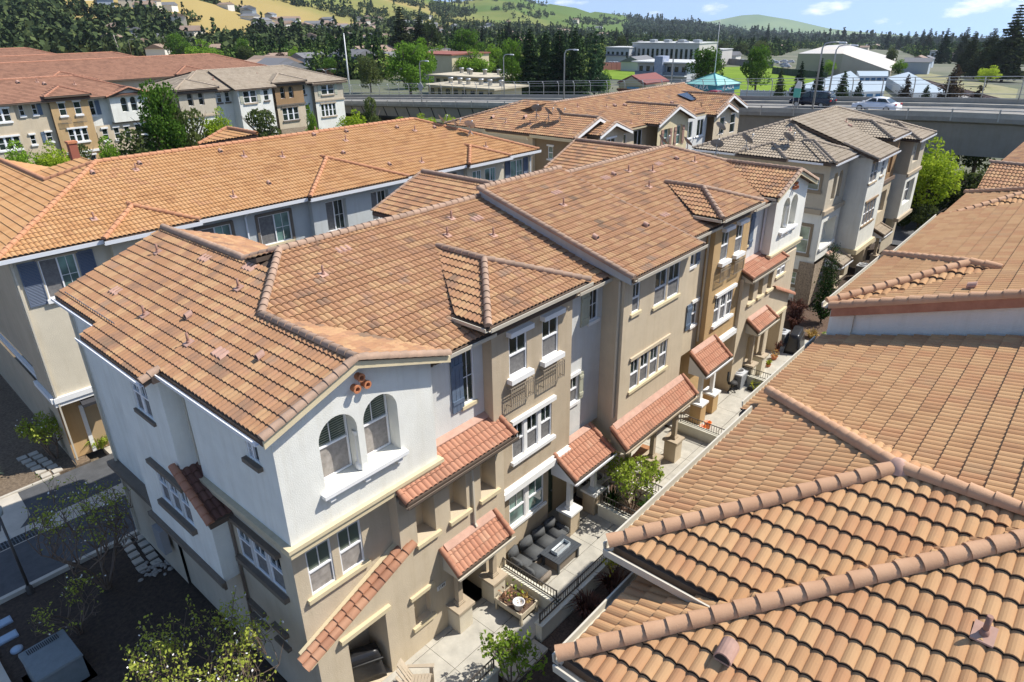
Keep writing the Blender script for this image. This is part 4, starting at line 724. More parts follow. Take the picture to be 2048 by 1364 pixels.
wall(CL, fb, 3.4, 6.5, 3.0, 8.9, [hole(4.05, 5.6, 7.1, 8.5)]); window(L0, fb, 4.05, 5.6, 7.1, 8.5, style='slide', glass=GLT)
CL.poly([(3.4, .15, 3), (3.4, .45, 3), (3.4, .45, 8.9), (3.4, .15, 8.9)])
wall(GLW, fa, 6.5, 12.2, 0, 8.9, [hole(6.85, 8.3, 7.1, 8.45), hole(9.6, 11.15, 7.1, 8.45)])
for (a, c) in ((6.85, 8.3), (9.6, 11.15)): window(L0, fa, a, c, 7.1, 8.45, style='slide', glass=GLT, sill=TRIM_C, head=TRIM_B, screen=GLS); b = MB(); fa.box(b, a-.14, a-.01, 7.0, 8.55, -.05, -.003); fa.box(b, c+.01, c+.14, 7.0, 8.55, -.05, -.003); b.cut(); b.build('casing', TRIM_B, L0)
wall(GLW, fb, 12.2, 17.5, 0, 8.9, [hole(12.95, 14.1, 7.0, 8.55, .3), hole(15.6, 16.7, 7.0, 8.55, .3)]); GLW.poly([(12.2, .15, 0), (12.2, .45, 0), (12.2, .45, 8.9), (12.2, .15, 8.9)])
for (a, c) in ((12.95, 14.1), (15.6, 16.7)): window(L0, Fr('-Y', .45), a+.02, c-.02, 7.02, 8.5, 0, style='slide', glass=GL, screen=GLS); b = MB(); fb.box(b, a-.1, c+.15, 6.85, 6.997, -.12, .27); b.build('sill', TRIM_W, L0)
wall(GLW, fa, 17.5, 22.3, 0, 8.9, [hole(18.3, 19.6, 7.1, 8.45), hole(20.6, 21.6, 7.1, 8.45)])
for (a, c) in ((18.3, 19.6), (20.6, 21.6)): window(L0, fa, a, c, 7.1, 8.45, style='slide', glass=GLT, head=TRIM_B, sill=TRIM_B)
wall(CL, fb, 22.3, 25.3, 0, 8.9, [hole(23.7, 24.6, 7.0, 8.5), hole(22.7, 23.4, 7.0, 8.5)]); CL.poly([(22.3, .15, 0), (22.3, .45, 0), (22.3, .45, 8.9), (22.3, .15, 8.9)])
window(L0, fb, 23.7, 24.6, 7.0, 8.5, style='slide', glass=GLT); window(L0, fb, 22.7, 23.4, 7.0, 8.5, style='slide', glass=GLT)
wall(CL, fa, 25.3, 28.0, 0, 8.9, [hole(26.2, 27.3, 7.1, 8.55)]); window(L0, fa, 26.2, 27.3, 7.1, 8.55, style='slide', glass=GLT, sill=TRIM_W); shutter(L0, fa, 25.7, 26.15, 7.0, 8.6, SHUT_D, 'louvre'); shutter(L0, fa, 27.35, 27.75, 7.0, 8.6, SHUT_D, 'louvre')
CL.cut(); CL.poly([(28.0, .45, 0), (28.0, 10.4, 0), (28.0, 10.4, 8.9), (28.0, .45, 8.9)])
wl = Fr('-X', .05); wall(TL, wl, .45, 2.6, 3.2, 8.9); wall(TL, wl, .45, 14, 0, 3.0, [hole(1.4, 2.3, .05, 2.1, .1)]); wall(TL, Fr('-X', .3), 2.6, 14, 3.2, 8.9)
b = MB(); wl.box(b, .35, 2.7, 3.0, 3.2, -.14, -.003); wl.box(b, 2.7, 14, 2.95, 3.15, .1, .24); b.build('band', TRIM_W, L0)
for (w, mm) in ((TL, TAUPE), (CL, CREAM), (GLW, LGREY)): w.build('wall', mm, L0)
downspout(L0, [(.12, .2, 8.8), (.12, .38, 8.6), (.12, .38, .3)], PIPE_C); downspout(L0, [(9.0, .1, 8.8), (9.0, .38, 8.6), (9.0, .38, .3)], PIPE_W); downspout(L0, [(20.1, .1, 8.8), (20.1, .38, 8.6), (20.1, .38, .3)], PIPE_W); downspout(L0, [(27.95, .1, 8.8), (27.95, .38, 8.6), (27.95, .38, .3)], PIPE_W)
MI = L0.matrix_basis.inverted()
lm = Matrix.Translation((0, 17.1, 0)) @ Matrix.Rotation(-.033, 4, 'Z'); li = lm.inverted()
def atL(x, y):
    c = li @ CAM; t = li @ at(x, y, 5.); d = (t-c).normalized(); return c+d*((9.0+pl*c.y-c.z)/(d.z-pl*d.y))
for (x, y, k) in ((187, 350, 'hood'), (281, 331, 'hood'), (273, 342, 'pipe'), (189, 441, 'pipe'), (442, 306, 'hood'), (539, 370, 'hood'), (688, 309, 'hood'), (780, 332, 'hood'), (629, 273, 'hood'), (694, 266, 'hood'), (489, 315, 'pipe'), (566, 316, 'pipe'), (468, 396, 'pipe'), (631, 266, 'pipe'), (692, 283, 'pipe'), (795, 258, 'hood'), (870, 258, 'hood'), (830, 263, 'pipe'), (844, 326, 'pipe'), (972, 295, 'pipe')):
    roof_vent(L0, atL(x, y), k, .6 if k == 'hood' else .95, '-Y', pl, mat('brown vent paint', (.25, .13, .08), .7) if k == 'pipe' else None)
random.seed(5)
# ================================================================== tan roofed stucco and stone block beyond the main row
N2 = empty('townhouse_row', (0, 0, 0), 0, 'tan tile roofed townhouse block beside the overpass, with stone clad corner base', 'building')
STONE = mat('stacked ledge stone', (.16, .12, .085), .9, col2=(.46, .36, .25), vs=9, bump=1., bs=14)
W1, W2_, W3_, W4_, W5_ = MB(), MB(), MB(), MB(), MB()   # beige, white, brown, cream, stone
g1 = Fr('-Y', 1.1); z3 = 5.75
def n2win(fr, a, c, z0, z1, n=1, m=TRIM_T, st='hung'): window(N2, fr, a, c, z0, z1, n=n, sill=m, head=m, lod=1, style=st, mullm=m)
wall(W1, g1, 36.3, 39.6, z3, 8.5, [hole(37.2, 37.85, 6.35, 7.95, .35, arch=True, back=False), hole(38.1, 38.8, 6.35, 7.95, .35, arch=True, back=False)])
for (a, c) in ((37.2, 37.85), (38.1, 38.8)): window(N2, g1, a+.03, c-.03, 6.37, 7.93, .35)
b = MB(); g1.box(b, 36.1, 39.7, 5.65, 5.9, -.16, -.003); b.build('band', TRIM_T, N2)
wall(W2_, g1, 36.35, 39.6, 2.75, z3-.1, [hole(36.75, 39.1, 3.5, 5.1, .5)]); window(N2, Fr('-Y', 1.6), 36.9, 38.0, 3.55, 5.05, 0, n=2); b = MB(); g1.box(b, 36.65, 39.3, 3.35, 3.497, -.12, .45); b.build('sill', TRIM_W, N2)
wall(W5_, Fr('-Y', .95), 36.1, 39.6, 0, 2.7, [hole(37.4, 38.4, 1.0, 2.1, .2)]); window(N2, Fr('-Y', 1.15), 37.4, 38.4, 1.0, 2.1, 0); wall(W5_, Fr('-X', 36.12), .95, 1.9, 0, 2.7)
ge = Fr('-X', 36.3)
wall(W1, ge, 1.1, 9.2, z3, 8.5, [hole(1.6, 2.35, 7.05, 7.8)]); wall(W2_, ge, 1.1, 9.2, 0, z3, [hole(1.65, 2.35, 3.2, 4.84), hole(2.0, 2.65, 1.12, 1.9)])
for (a, c, z0, z1) in ((1.6, 2.35, 7.05, 7.8), (1.65, 2.35, 3.2, 4.84), (2.0, 2.65, 1.12, 1.9)):
    window(N2, ge, a, c, z0, z1, glass=glass_mat('pale green curtain glass', (.2, .25, .18)), style='hung', lod=0)
    b = MB(); ge.box(b, a-.17, a-.01, z0-.2, z1+.2, -.06, -.003); ge.box(b, c+.01, c+.17, z0-.2, z1+.2, -.06, -.003); ge.box(b, a-.01, c+.01, z1+.01, z1+.2, -.06, -.003); ge.box(b, a-.22, c+.22, z0-.2, z0-.01, -.09, -.061); b.build('casing', TRIM_B if z0 < 0 else mat('olive brown trim', (.26, .2, .13), .7), N2, True)
b = MB(); ge.box(b, 1.2, 9.2, 5.65, 5.95, -.14, -.003); b.build('band', TRIM_T, N2)
ra = Fr('-Y', 1.6); wall(W1, ra, 39.6, 40.0, 0, 8.5, []); W1.poly([(39.6, 1.1, 0), (39.6, 1.6, 0), (39.6, 1.6, 8.5), (39.6, 1.1, 8.5)])
gd = Fr('-Y', -.1); wall(W2_, gd, 40.0, 43.6, 2.75, 8.45, [hole(40.1, 41.5, 7.0, 8.2), hole(42.3, 42.9, 7.1, 8.2), hole(40.3, 42.7, 4.3, 5.75)])
W2_.poly([(40.0, -.1, 2.75), (40.0, 1.6, 2.75), (40.0, 1.6, 8.5), (40.0, -.1, 8.5)]); n2win(gd, 40.1, 41.5, 7.0, 8.2, 2); n2win(gd, 42.3, 42.9, 7.1, 8.2); n2win(gd, 40.3, 42.7, 4.3, 5.75, 4, mat('wood brown trim', (.28, .19, .11), .7))
wall(W1, Fr('-Y', 1.0), 40.0, 43.7, 0, 2.75, [hole(40.6, 41.5, .1, 2.1, .2), hole(42.0, 42.9, .1, 2.1, .2)]); b = MB(); gd.box(b, 39.9, 43.8, 2.55, 2.85, -.15, 1.05); b.build('band', TRIM_C, N2)
wall(W3_, Fr('-Y', .6), 45.3, 48.7, 6.0, 8.75, [hole(46.1, 46.8, 6.4, 8.0, .35, arch=True, back=False), hole(47.0, 47.7, 6.4, 8.0, .35, arch=True, back=False)]); [window(N2, Fr('-Y', .6), a, a+.7, 6.4, 8.0, .35) for a in (46.1, 47.0)]
W3_.poly([(45.3, .6, 6), (45.3, 1.6, 6), (45.3, 1.6, 8.75), (45.3, .6, 8.75)]); wall(W1, ra, 43.6, 45.3, 0, 8.5); b = MB(); Fr('-Y', .6).box(b, 45.1, 48.9, 5.8, 6.05, -.12, -.003); b.build('band', mat('dark band', (.2, .14, .1), .7), N2)
wall(W4_, Fr('-Y', .6), 45.3, 48.7, 2.75, 6.0, [hole(46.2, 48.0, 3.7, 5.2, .3)]); window(N2, Fr('-Y', .9), 46.25, 47.95, 3.75, 5.15, 0, n=2); W4_.poly([(45.3, .6, 0), (45.3, 1.6, 0), (45.3, 1.6, 6), (45.3, .6, 6)]); wall(W5_, Fr('-Y', .6), 45.3, 46.2, 0, 2.7)
wall(W4_, Fr('-Y', 1.4), 46.2, 49, 0, 2.7, [hole(46.6, 47.6, .1, 2.1, .2)])
gf = Fr('-Y', -.1); wall(W1, gf, 49.6, 53.2, 6, 8.3, [hole(50.3, 51.9, 6.7, 8.0, .3)]); wall(W2_, gf, 49.6, 53.2, 2.75, 6, [hole(50.1, 52.4, 3.7, 5.4, .3)]); window(N2, Fr('-Y', .2), 50.3, 51.9, 6.7, 8.0, 0, n=2); window(N2, Fr('-Y', .2), 50.1, 52.4, 3.7, 5.4, 0, n=2)
W1.poly([(49.6, -.1, 6), (49.6, 1.6, 6), (49.6, 1.6, 8.4), (49.6, -.1, 8.4)]); W2_.poly([(49.6, -.1, 2.75), (49.6, 1.6, 2.75), (49.6, 1.6, 6), (49.6, -.1, 6)]); wall(W1, ra, 48.7, 49.6, 0, 8.5); b = MB(); gf.box(b, 49.5, 53.3, 5.85, 6.08, -.12, -.003); b.cut(); gf.box(b, 49.5, 53.3, 2.6, 2.85, -.15, .2); b.build('band', TRIM_T, N2)
wall(W1, Fr('-Y', .6), 49.6, 53.2, 0, 2.75)
for (x0, x1, y) in ((37.9, 39.7, 0), (46.4, 48.2, -.1)): shed(N2, x0, x1, y-.1, 2.3, 1.0, 2.85, TM_TAN, CAPT, (True, True), gm=PIPE_W); pier(N2, x0+.1, y+.1, 0, .8, 2.05, BEIGE, TRIM_T, TRIM_T, .4)
for (w, mm) in ((W1, BEIGE), (W2_, WHITE), (W3_, BROWN), (W4_, SAND), (W5_, STONE)): w.build('wall', mm, N2)
b = MB(); b.box(36.6, 52.8, 1.7, 8.9, 0, 8.3); b.build('interior_core', BEIGE, N2)
R = Roof(seg=4, P=.19, expo=.3); pn = .36
def NF(poly, ax, e, z, s=0, p=pn): R.facet(poly, ax, e, z, p, 80+s)
NF([(35.85, 1.0), (53.4, 1.0), (48.9, 5.3), (40.2, 5.3)], '-Y', 1.0, 8.72, 1); NF([(35.85, 1.0), (40.2, 5.3), (35.85, 9.6)], '-X', 35.85, 8.72, 2); NF([(53.4, 1.0), (53.4, 9.6), (49.1, 5.3)], '+X', 53.4, 8.72, 3); NF([(35.85, 9.6), (53.4, 9.6), (48.9, 5.3), (40.2, 5.3)], '+Y', 9.6, 8.72, 4)
NF([(35.8, .72), (40.0, .72), (37.9, 2.8)], '-Y', .72, 8.76, 5); NF([(35.8, .72), (37.9, 2.8), (37.9, 3.6), (35.8, 1.5)], '-X', 35.8, 8.76, 6); NF([(40.0, .72), (40.0, 1.5), (37.9, 3.6), (37.9, 2.8)], '+X', 40, 8.76, 7)
NF([(39.6, -.5), (44.0, -.5), (44.0, 5.0), (39.6, 5.0)], '-Y', -.5, 8.55, 8, .34)
for (a, c, y, z, s) in ((45.0, 49.0, .2, 9.0, 9), (49.3, 53.6, -.5, 8.45, 12)):
    h = (c-a)/2; xm = (a+c)/2; NF([(a, y), (c, y), (xm, y+h)], '-Y', y, z, s); NF([(a, y), (xm, y+h), (xm, y+h+2.4), (a, y+1.6)], '-X', a, z, s+1); NF([(c, y), (c, y+1.6), (xm, y+h+2.4), (xm, y+h)], '+X', c, z, s+2)
NF([(35.5, 3.4), (35.5, 6.6), (37.1, 5.0)], '-X', 35.5, 8.74, 16); NF([(35.5, 3.4), (37.1, 5.0), (37.6, 5.0), (36.2, 3.4)], '-Y', 3.4, 8.74, 17)
no = R.build(N2, TM_TAN); b = MB(); zt = 8.74+pn*4.3
for (A_, B_) in (((35.85, 1, 8.74), (40.2, 5.3, zt)), ((35.85, 9.6, 8.74), (40.2, 5.3, zt)), ((40.2, 5.3, zt), (48.9, 5.3, zt)), ((53.4, 1, 8.74), (49.0, 5.3, zt)), ((35.8, .72, 8.78), (37.9, 2.8, 9.54)), ((40.0, .72, 8.78), (37.9, 2.8, 9.54)), ((37.9, 2.8, 9.54), (37.9, 3.4, 9.54)), ((45, .2, 9.02), (47, 2.2, 9.76)), ((49, .2, 9.02), (47, 2.2, 9.76)), ((47, 2.2, 9.76), (47, 3.8, 9.76)), ((49.3, -.5, 8.47), (51.45, 1.65, 9.26)), ((53.6, -.5, 8.47), (51.45, 1.65, 9.26)), ((51.45, 1.65, 9.26), (51.45, 3.2, 9.28)), ((35.5, 3.4, 8.76), (37.1, 5, 9.34)), ((35.5, 6.6, 8.76), (37.1, 5, 9.34)), ((39.6, -.5, 8.57), (39.6, 1.6, 9.3))): caps(b, A_, B_, .1, .33)
b.build('ridge_cap', CAPT, no)
g = MB(); gutter(g, (35.8, .72, 8.74), (40, .72, 8.74), (0, -1, 0)); gutter(g, (39.6, -.5, 8.53), (44, -.5, 8.53), (0, -1, 0)); gutter(g, (45, .2, 8.98), (49, .2, 8.98), (0, -1, 0)); gutter(g, (49.3, -.5, 8.43), (53.6, -.5, 8.43), (0, -1, 0)); gutter(g, (35.84, 1.4, 8.7), (35.84, 9.6, 8.7), (-1, 0, 0)); g.build('gutter', PIPE_W, no)
for (x, y, k) in ((1700, 255, 'hood'), (1706, 270, 'hood'), (1580, 262, 'pipe'), (1668, 254, 'pipe'), (1692, 245, 'pipe')): roof_vent(N2, atplane(x, y, '-Y', 1.0, 8.72, pn), k, .8, '-Y', pn)
# ================================================================== gabled brown block behind the main row
N1 = empty('townhouse_row', (0, 0, 0), 0, 'gabled townhouse block with brown side wall and solar panels, between main row and overpass', 'building')
A1, A2, A3, A4 = MB(), MB(), MB(), MB()   # dark tan, sand, yellow, white
h1 = Fr('-X', 35.0); wall(A1, h1, 18.5, 22.0, -.5, 8.6, [hole(20.3, 20.75, 7.0, 7.9)]); window(N1, h1, 20.3, 20.75, 7.0, 7.9, lod=0, glass=GLT, sill=TRIM_W, head=TRIM_W)
wall(A2, Fr('-X', 34.7), 22.0, 26.5, -.5, 8.5); wall(A2, Fr('-X', 35.0), 26.5, 31, -.5, 8.5); A2.poly([(34.7, 22, -.5), (35.0, 22, -.5), (35.0, 22, 8.5), (34.7, 22, 8.5)])
f18 = Fr('-Y', 18.5); f17 = Fr('-Y', 17.6); f19 = Fr('-Y', 18.6)
wall(A2, f18, 35.0, 38.9, -.5, 8.7, [hole(36.2, 37.6, 6.9, 8.05)]); A2.poly([f18.p(35, 8.7), f18.p(38.9, 8.7), f18.p(38.9, 9.4), f18.p(37.5, 9.85)]); window(N1, f18, 36.2, 37.6, 6.9, 8.05, lod=0, style='slide', head=TRIM_W)
wall(A2, f17, 36.9, 40.2, -.5, 8.7, [hole(37.9, 39.1, 7.2, 8.3)]); A2.poly([f17.p(36.9, 8.7), f17.p(40.2, 8.7), f17.p(38.3, 9.35)]); window(N1, f17, 37.9, 39.1, 7.2, 8.3, lod=0, style='slide', head=TRIM_W)
wall(A2, f19, 40.2, 45.2, -.5, 8.5, [hole(40.8, 42.2, 6.9, 8.1), hole(43.3, 44.5, 6.9, 8.2)]); window(N1, f19, 40.8, 42.2, 6.9, 8.1, lod=0, style='slide'); window(N1, f19, 43.3, 44.5, 6.9, 8.2, lod=0, style='slide')
f3 = Fr('-Y', 17.4); wall(A3, f3, 44.9, 49.9, -.5, 8.7, [hole(45.9, 46.8, 6.6, 8.1, .2), hole(48.0, 48.9, 6.6, 8.2, .2)]); A3.poly([f3.p(44.9, 8.7), f3.p(49.9, 8.7), f3.p(47.4, 9.65)])
for a in (45.9, 48.0): window(N1, f3, a, a+.9, 6.6, 8.1, .2, lod=0, glass=GLT); shutter(N1, f3, a-.42, a-.04, 6.6, 8.1, SHUT_R); shutter(N1, f3, a+.94, a+1.3, 6.6, 8.1, SHUT_R)
f4 = Fr('-Y', 17.9); wall(A4, f4, 49.9, 54.4, -.5, 8.4, [hole(50.4, 51.7, 6.7, 8.1), hole(52.6, 53.8, 6.7, 8.1)]); window(N1, f4, 50.4, 51.7, 6.7, 8.1, lod=0, style='slide', sill=TRIM_W); window(N1, f4, 52.6, 53.8, 6.7, 8.1, lod=0, style='slide', sill=TRIM_W)
f5 = Fr('-Y', 17.3); wall(A2, f5, 54.6, 58.0, -.5, 8.4, [hole(55.8, 56.8, 6.5, 8.0)]); A2.poly([f5.p(54.6, 8.4), f5.p(58.0, 8.4), f5.p(56.3, 9.1)]); window(N1, f5, 55.8, 56.8, 6.5, 8.0, lod=0); f6 = Fr('-Y', 17.6); wall(A2, f6, 58.0, 60.5, -.5, 8.4, [hole(58.6, 59.7, 6.3, 8.0)]); A2.poly([f6.p(55, 8.4), f6.p(60.5, 8.4), f6.p(57.9, 9.7)]); window(N1, f6, 58.6, 59.7, 6.3, 8.0, lod=0)
for (w, mm) in ((A1, DKTAN), (A2, SAND), (A3, YELL), (A4, GREYW)): w.build('wall', mm, N1)
b = MB(); b.box(35.2, 60.3, 18.7, 30.5, -.5, 8.3); b.build('interior_core', SAND, N1)
R = Roof(seg=3, P=.2, expo=.31)
def GF(poly, ax, e, z, s, p=.37): R.facet(poly, ax, e, z, p, 120+s)
GF([(35, 18.2), (61, 18.2), (61, 24), (39.8, 24)], '-Y', 18.2, 8.55, 0, .30); GF([(34.5, 18.0), (34.5, 31.0), (40.3, 25.0), (40.3, 24), (37.5, 20.2), (37.5, 18.0)], '-X', 34.5, 8.7, 1) if False else None
GF([(34.5, 18.0), (37.5, 18.0), (37.5, 26.5), (34.5, 26.5)], '-X', 34.5, 8.7, 1); GF([(37.5, 21.0), (39.2, 23.6), (39.2, 26.6), (37.5, 28.4)], '-X', 34.5, 8.7, 1); GF([(34.5, 26.5), (37.5, 26.5), (37.5, 28.4), (34.5, 31.4)], '-X', 34.5, 8.7, 1)
GF([(37.5, 18.0), (40.4, 18.0), (40.4, 21.5), (37.5, 21.5)], '+X', 40.4, 8.65, 2, .40); GF([(36.4, 17.1), (38.3, 17.1), (38.3, 20), (36.4, 20)], '-X', 36.4, 8.75, 3); GF([(38.3, 17.1), (40.5, 17.1), (40.5, 19), (38.3, 20)], '+X', 40.5, 8.65, 3)
GF([(44.4, 17.0), (47.4, 17.0), (47.4, 22.5), (44.4, 18.5)], '-X', 44.4, 8.65, 4, .38); GF([(47.4, 17.0), (50.4, 17.0), (50.4, 18.5), (47.4, 22.5)], '+X', 50.4, 8.65, 5, .38)
GF([(54.2, 16.9), (56.3, 16.9), (56.3, 19.6), (54.2, 18.2)], '-X', 54.2, 8.4, 6, .38); GF([(56.3, 16.9), (58.4, 16.9), (58.4, 18.2), (56.3, 19.6)], '+X', 58.4, 8.4, 7, .38); GF([(54.8, 17.2), (57.9, 17.2), (57.9, 24), (54.8, 24)], '-X', 54.8, 8.55, 8, .40); GF([(57.9, 17.2), (61, 17.2), (61, 30), (57.9, 30)], '+X', 61, 8.55, 9, .40)
GF([(37.5, 31), (61, 31), (61, 24.0), (37.5, 24.0)], '+Y', 31, 8.2, 10, .30)
n1 = R.build(N1, TM); b = MB()
for (A_, B_) in (((34.5, 18, 8.72), (37.5, 18, 9.84)), ((40.4, 18, 8.67), (37.5, 18, 9.84)), ((37.5, 18, 9.84), (37.5, 21.3, 9.84)), ((36.4, 17.1, 8.77), (38.3, 17.1, 9.5)), ((40.5, 17.1, 8.67), (38.3, 17.1, 9.5)), ((44.4, 17, 8.67), (47.4, 17, 9.82)), ((50.4, 17, 8.67), (47.4, 17, 9.82)), ((47.4, 17, 9.82), (47.4, 22, 9.82)), ((54.2, 16.9, 8.42), (56.3, 16.9, 9.22)), ((58.4, 16.9, 8.42), (56.3, 16.9, 9.22)), ((54.8, 17.2, 8.57), (57.9, 17.2, 9.82)), ((61, 17.2, 8.57), (57.9, 17.2, 9.82)), ((57.9, 17.2, 9.82), (57.9, 23.8, 9.82)), ((39.4, 24, 10.33), (61, 24, 10.33)), ((37.5, 21.4, 9.84), (39.6, 24, 10.33)), ((34.5, 31.2, 8.75), (38.9, 26.4, 10.3)), ((38.9, 26.4, 10.3), (40, 24, 10.35))): caps(b, A_, B_, .1, .35)
b.build('ridge_cap', CAPM, n1)
g = MB(); gutter(g, (40.4, 18.2, 8.53), (45, 18.2, 8.53), (0, -1, 0)); gutter(g, (50.2, 18, 8.5), (54.8, 18, 8.5), (0, -1, 0)); gutter(g, (34.5, 18, 8.68), (34.5, 22, 8.68), (-1, 0, 0), .15, .2); gutter(g, (34.2, 22, 8.55), (34.2, 26.5, 8.55), (-1, 0, 0), .15, .2); gutter(g, (34.5, 26.5, 8.68), (34.5, 31, 8.68), (-1, 0, 0), .15, .2); g.build('gutter', TRIM_C, n1)
b = MB()
for (A_, B_) in (((34.4, 17.92, 8.68), (37.5, 17.92, 9.8)), ((40.5, 17.92, 8.63), (37.5, 17.92, 9.8)), ((36.3, 17.02, 8.73), (38.3, 17.02, 9.46)), ((40.6, 17.02, 8.63), (38.3, 17.02, 9.46)), ((44.3, 16.92, 8.63), (47.4, 16.92, 9.78)), ((50.5, 16.92, 8.63), (47.4, 16.92, 9.78)), ((54.1, 16.82, 8.38), (56.3, 16.82, 9.18)), ((58.5, 16.82, 8.38), (56.3, 16.82, 9.18)), ((54.7, 17.12, 8.53), (57.9, 17.12, 9.78)), ((61.1, 17.12, 8.53), (57.9, 17.12, 9.78))): barge(A_, B_, .2)
b.build('barge_board', TRIM_W, n1)
def barge2(): pass
SOLAR = mat('blue black solar glass', (.01, .012, .02), .12, spec=.8)
for (x, y) in ((1378, 197), (1425, 197)):
    c = atplane(x, y, '-Y', 18.2, 8.55, .30); b = MB(); w, h = .95, 1.5
    P = [(c.x-w, c.y-h/2), (c.x+w, c.y-h/2), (c.x+w, c.y+h/2), (c.x-w, c.y+h/2)]
    b.hexa([(q[0], q[1], 8.55+.3*(q[1]-18.2)+.16) for q in P]+[(q[0], q[1], 8.55+.3*(q[1]-18.2)+.21) for q in P]); sp = b.build('solar_panel', SOLAR, N1)
    b = MB(); [b.cut() or b.hexa([(c.x+u, c.y-h/2, 8.55+.3*(c.y-h/2-18.2)+.02), (c.x+u+.05, c.y-h/2, 8.55+.3*(c.y-h/2-18.2)+.02), (c.x+u+.05, c.y+h/2, 8.55+.3*(c.y+h/2-18.2)+.02), (c.x+u, c.y+h/2, 8.55+.3*(c.y+h/2-18.2)+.02), (c.x+u, c.y-h/2, 8.55+.3*(c.y-h/2-18.2)+.155), (c.x+u+.05, c.y-h/2, 8.55+.3*(c.y-h/2-18.2)+.155), (c.x+u+.05, c.y+h/2, 8.55+.3*(c.y+h/2-18.2)+.155), (c.x+u, c.y+h/2, 8.55+.3*(c.y+h/2-18.2)+.155)]) for u in (-.6, .6)]; b.build('mounting_rail', GALV, sp)
for (x, y, k) in ((1230, 214, 'hood'), (1250, 213, 'hood'), (1213, 215, 'pipe'), (1155, 215, 'pipe'), (1298, 197, 'pipe'), (1262, 248, 'pipe'), (1344, 208, 'hood'), (1390, 222, 'pipe')): roof_vent(N1, atplane(x, y, '-Y', 18.2, 8.55, .3), k, .9, '-Y', .3)
for (x, y, k) in ((1050, 237, 'hood'), (985, 237, 'hood'), (1011, 246, 'pipe'), (1060, 250, 'pipe')): roof_vent(N1, atplane(x, y, '-X', 34.5, 8.7, .37), k, .9, '-X', .37)
# ================================================================== far rows on the left
F1R = empty('townhouse_row', (0, 0, 0), 0, 'distant brown roofed townhouse row at the far left behind trees', 'building')
C1, C2, C3 = MB(), MB(), MB(); q1 = Fr('-Y', 81.); q0 = Fr('-Y', 80.6); q2 = Fr('-Y', 81.4)
def fw(root, fr, a, c, z0, z1, n=1, D=.07, tr=None, **k): window(root, fr, a, c, z0, z1, D, n=n, lod=0, sill=tr or TRIM_W, sth=.2, sdep=.14, head=tr or TRIM_W, hth=.18, mw=.14, **k)
wall(C1, q0, 2, 17.2, 0, 9, [hole(5, 6.4, 7.1, 8.5), hole(9, 10.4, 7.1, 8.5), hole(15.3, 16.7, 7.2, 8.5), hole(5, 7, 4.2, 5.6), hole(14.8, 16.9, 4.3, 5.6)]); [fw(F1R, q0, a, c, 7.2, 8.5, 2) for (a, c) in ((5, 6.4), (9, 10.4), (15.3, 16.7))]; fw(F1R, q0, 5, 7, 4.2, 5.6, 3); fw(F1R, q0, 14.8, 16.9, 4.3, 5.6, 3)
wall(C1, q1, 17.2, 20.7, 0, 8.9, [hole(17.75, 18.2, 7.6, 8.7), hole(19, 19.45, 7.6, 8.7), hole(18.0, 18.5, 4.5, 5.5), hole(19.6, 20.2, 4.6, 5.6)]); [fw(F1R, q1, *t) for t in ((17.75, 18.2, 7.6, 8.7), (19, 19.45, 7.6, 8.7), (18.0, 18.5, 4.5, 5.5), (19.6, 20.2, 4.6, 5.6))]; shutter(F1R, q1, 19.5, 19.95, 7.5, 8.8, SHUT); shutter(F1R, q1, 19.15, 19.55, 4.5, 5.7, SHUT)
wall(C2, q0, 20.7, 24.7, 0, 9.4, [hole(21.5, 22.2, 7.25, 8.6), hole(23.1, 23.8, 7.25, 8.6), hole(21.8, 23.8, 4.3, 5.7), hole(22.3, 24, 1.2, 2.6)]); [fw(F1R, q0, a, a+.7, 7.25, 8.6) for a in (21.5, 23.1)]; fw(F1R, q0, 21.8, 23.8, 4.3, 5.7, 3); fw(F1R, q0, 22.3, 24, 1.2, 2.6, 2); b = MB(); q0.box(b, 21, 24.6, 3.0, 3.25, -.15, -.003); b.build('band', TRIM_W, F1R)
for a in (21.5, 23.1):
    b = MB(); q0.box(b, a-.15, a+.85, 6.95, 7.0, -.3, -.28); q0.box(b, a-.15, a+.85, 6.35, 6.4, -.3, -.28); [q0.box(b, a-.15+.1*k, a-.12+.1*k, 6.35, 7.0, -.3, -.28) for k in range(11)]; b.build('balconette_rail', IRON_L, F1R, True)
wall(C3, q2, 24.7, 27.0, 0, 8.9, [hole(24.95, 25.5, 6.9, 8.5)]); fw(F1R, q2, 24.95, 25.5, 6.9, 8.5); shutter(F1R, q2, 25.6, 26.1, 6.9, 8.5, SHUT)
wall(C3, q0, 27.0, 31.4, 5.9, 8.9, [hole(28.2, 28.95, 7.0, 8.65, .3, arch=True, back=False), hole(29.3, 30.05, 7.0, 8.65, .3, arch=True, back=False)]); C3.poly([q0.p(27, 8.9), q0.p(31.4, 8.9), q0.p(29.2, 9.7)]); C3.poly([(27, 80.6, 5.9), (27, 81.4, 5.9), (27, 81.4, 8.9), (27, 80.6, 8.9)]); [window(F1R, q0, a, a+.75, 7.0, 8.65, .3, lod=0) for a in (28.2, 29.3)]
wall(C1, q1, 24.9, 31.4, 0, 5.7, [hole(25.5, 26.1, 4.0, 5.3), hole(26.8, 27.4, 4.0, 5.3), hole(28.0, 28.6, 4.0, 5.3), hole(29.3, 30.9, 4.2, 5.4)]); [fw(F1R, q1, a, a+.6, 4.0, 5.3) for a in (25.5, 26.8, 28.0)]; fw(F1R, q1, 29.3, 30.9, 4.2, 5.4, 2)
for (w, mm) in ((C1, SAND), (C2, OCHRE), (C3, WHITE)): w.build('wall', mm, F1R)
b = MB(); b.box(2.2, 31.3, 81.5, 92, 0, 8.6); b.build('interior_core', SAND, F1R)
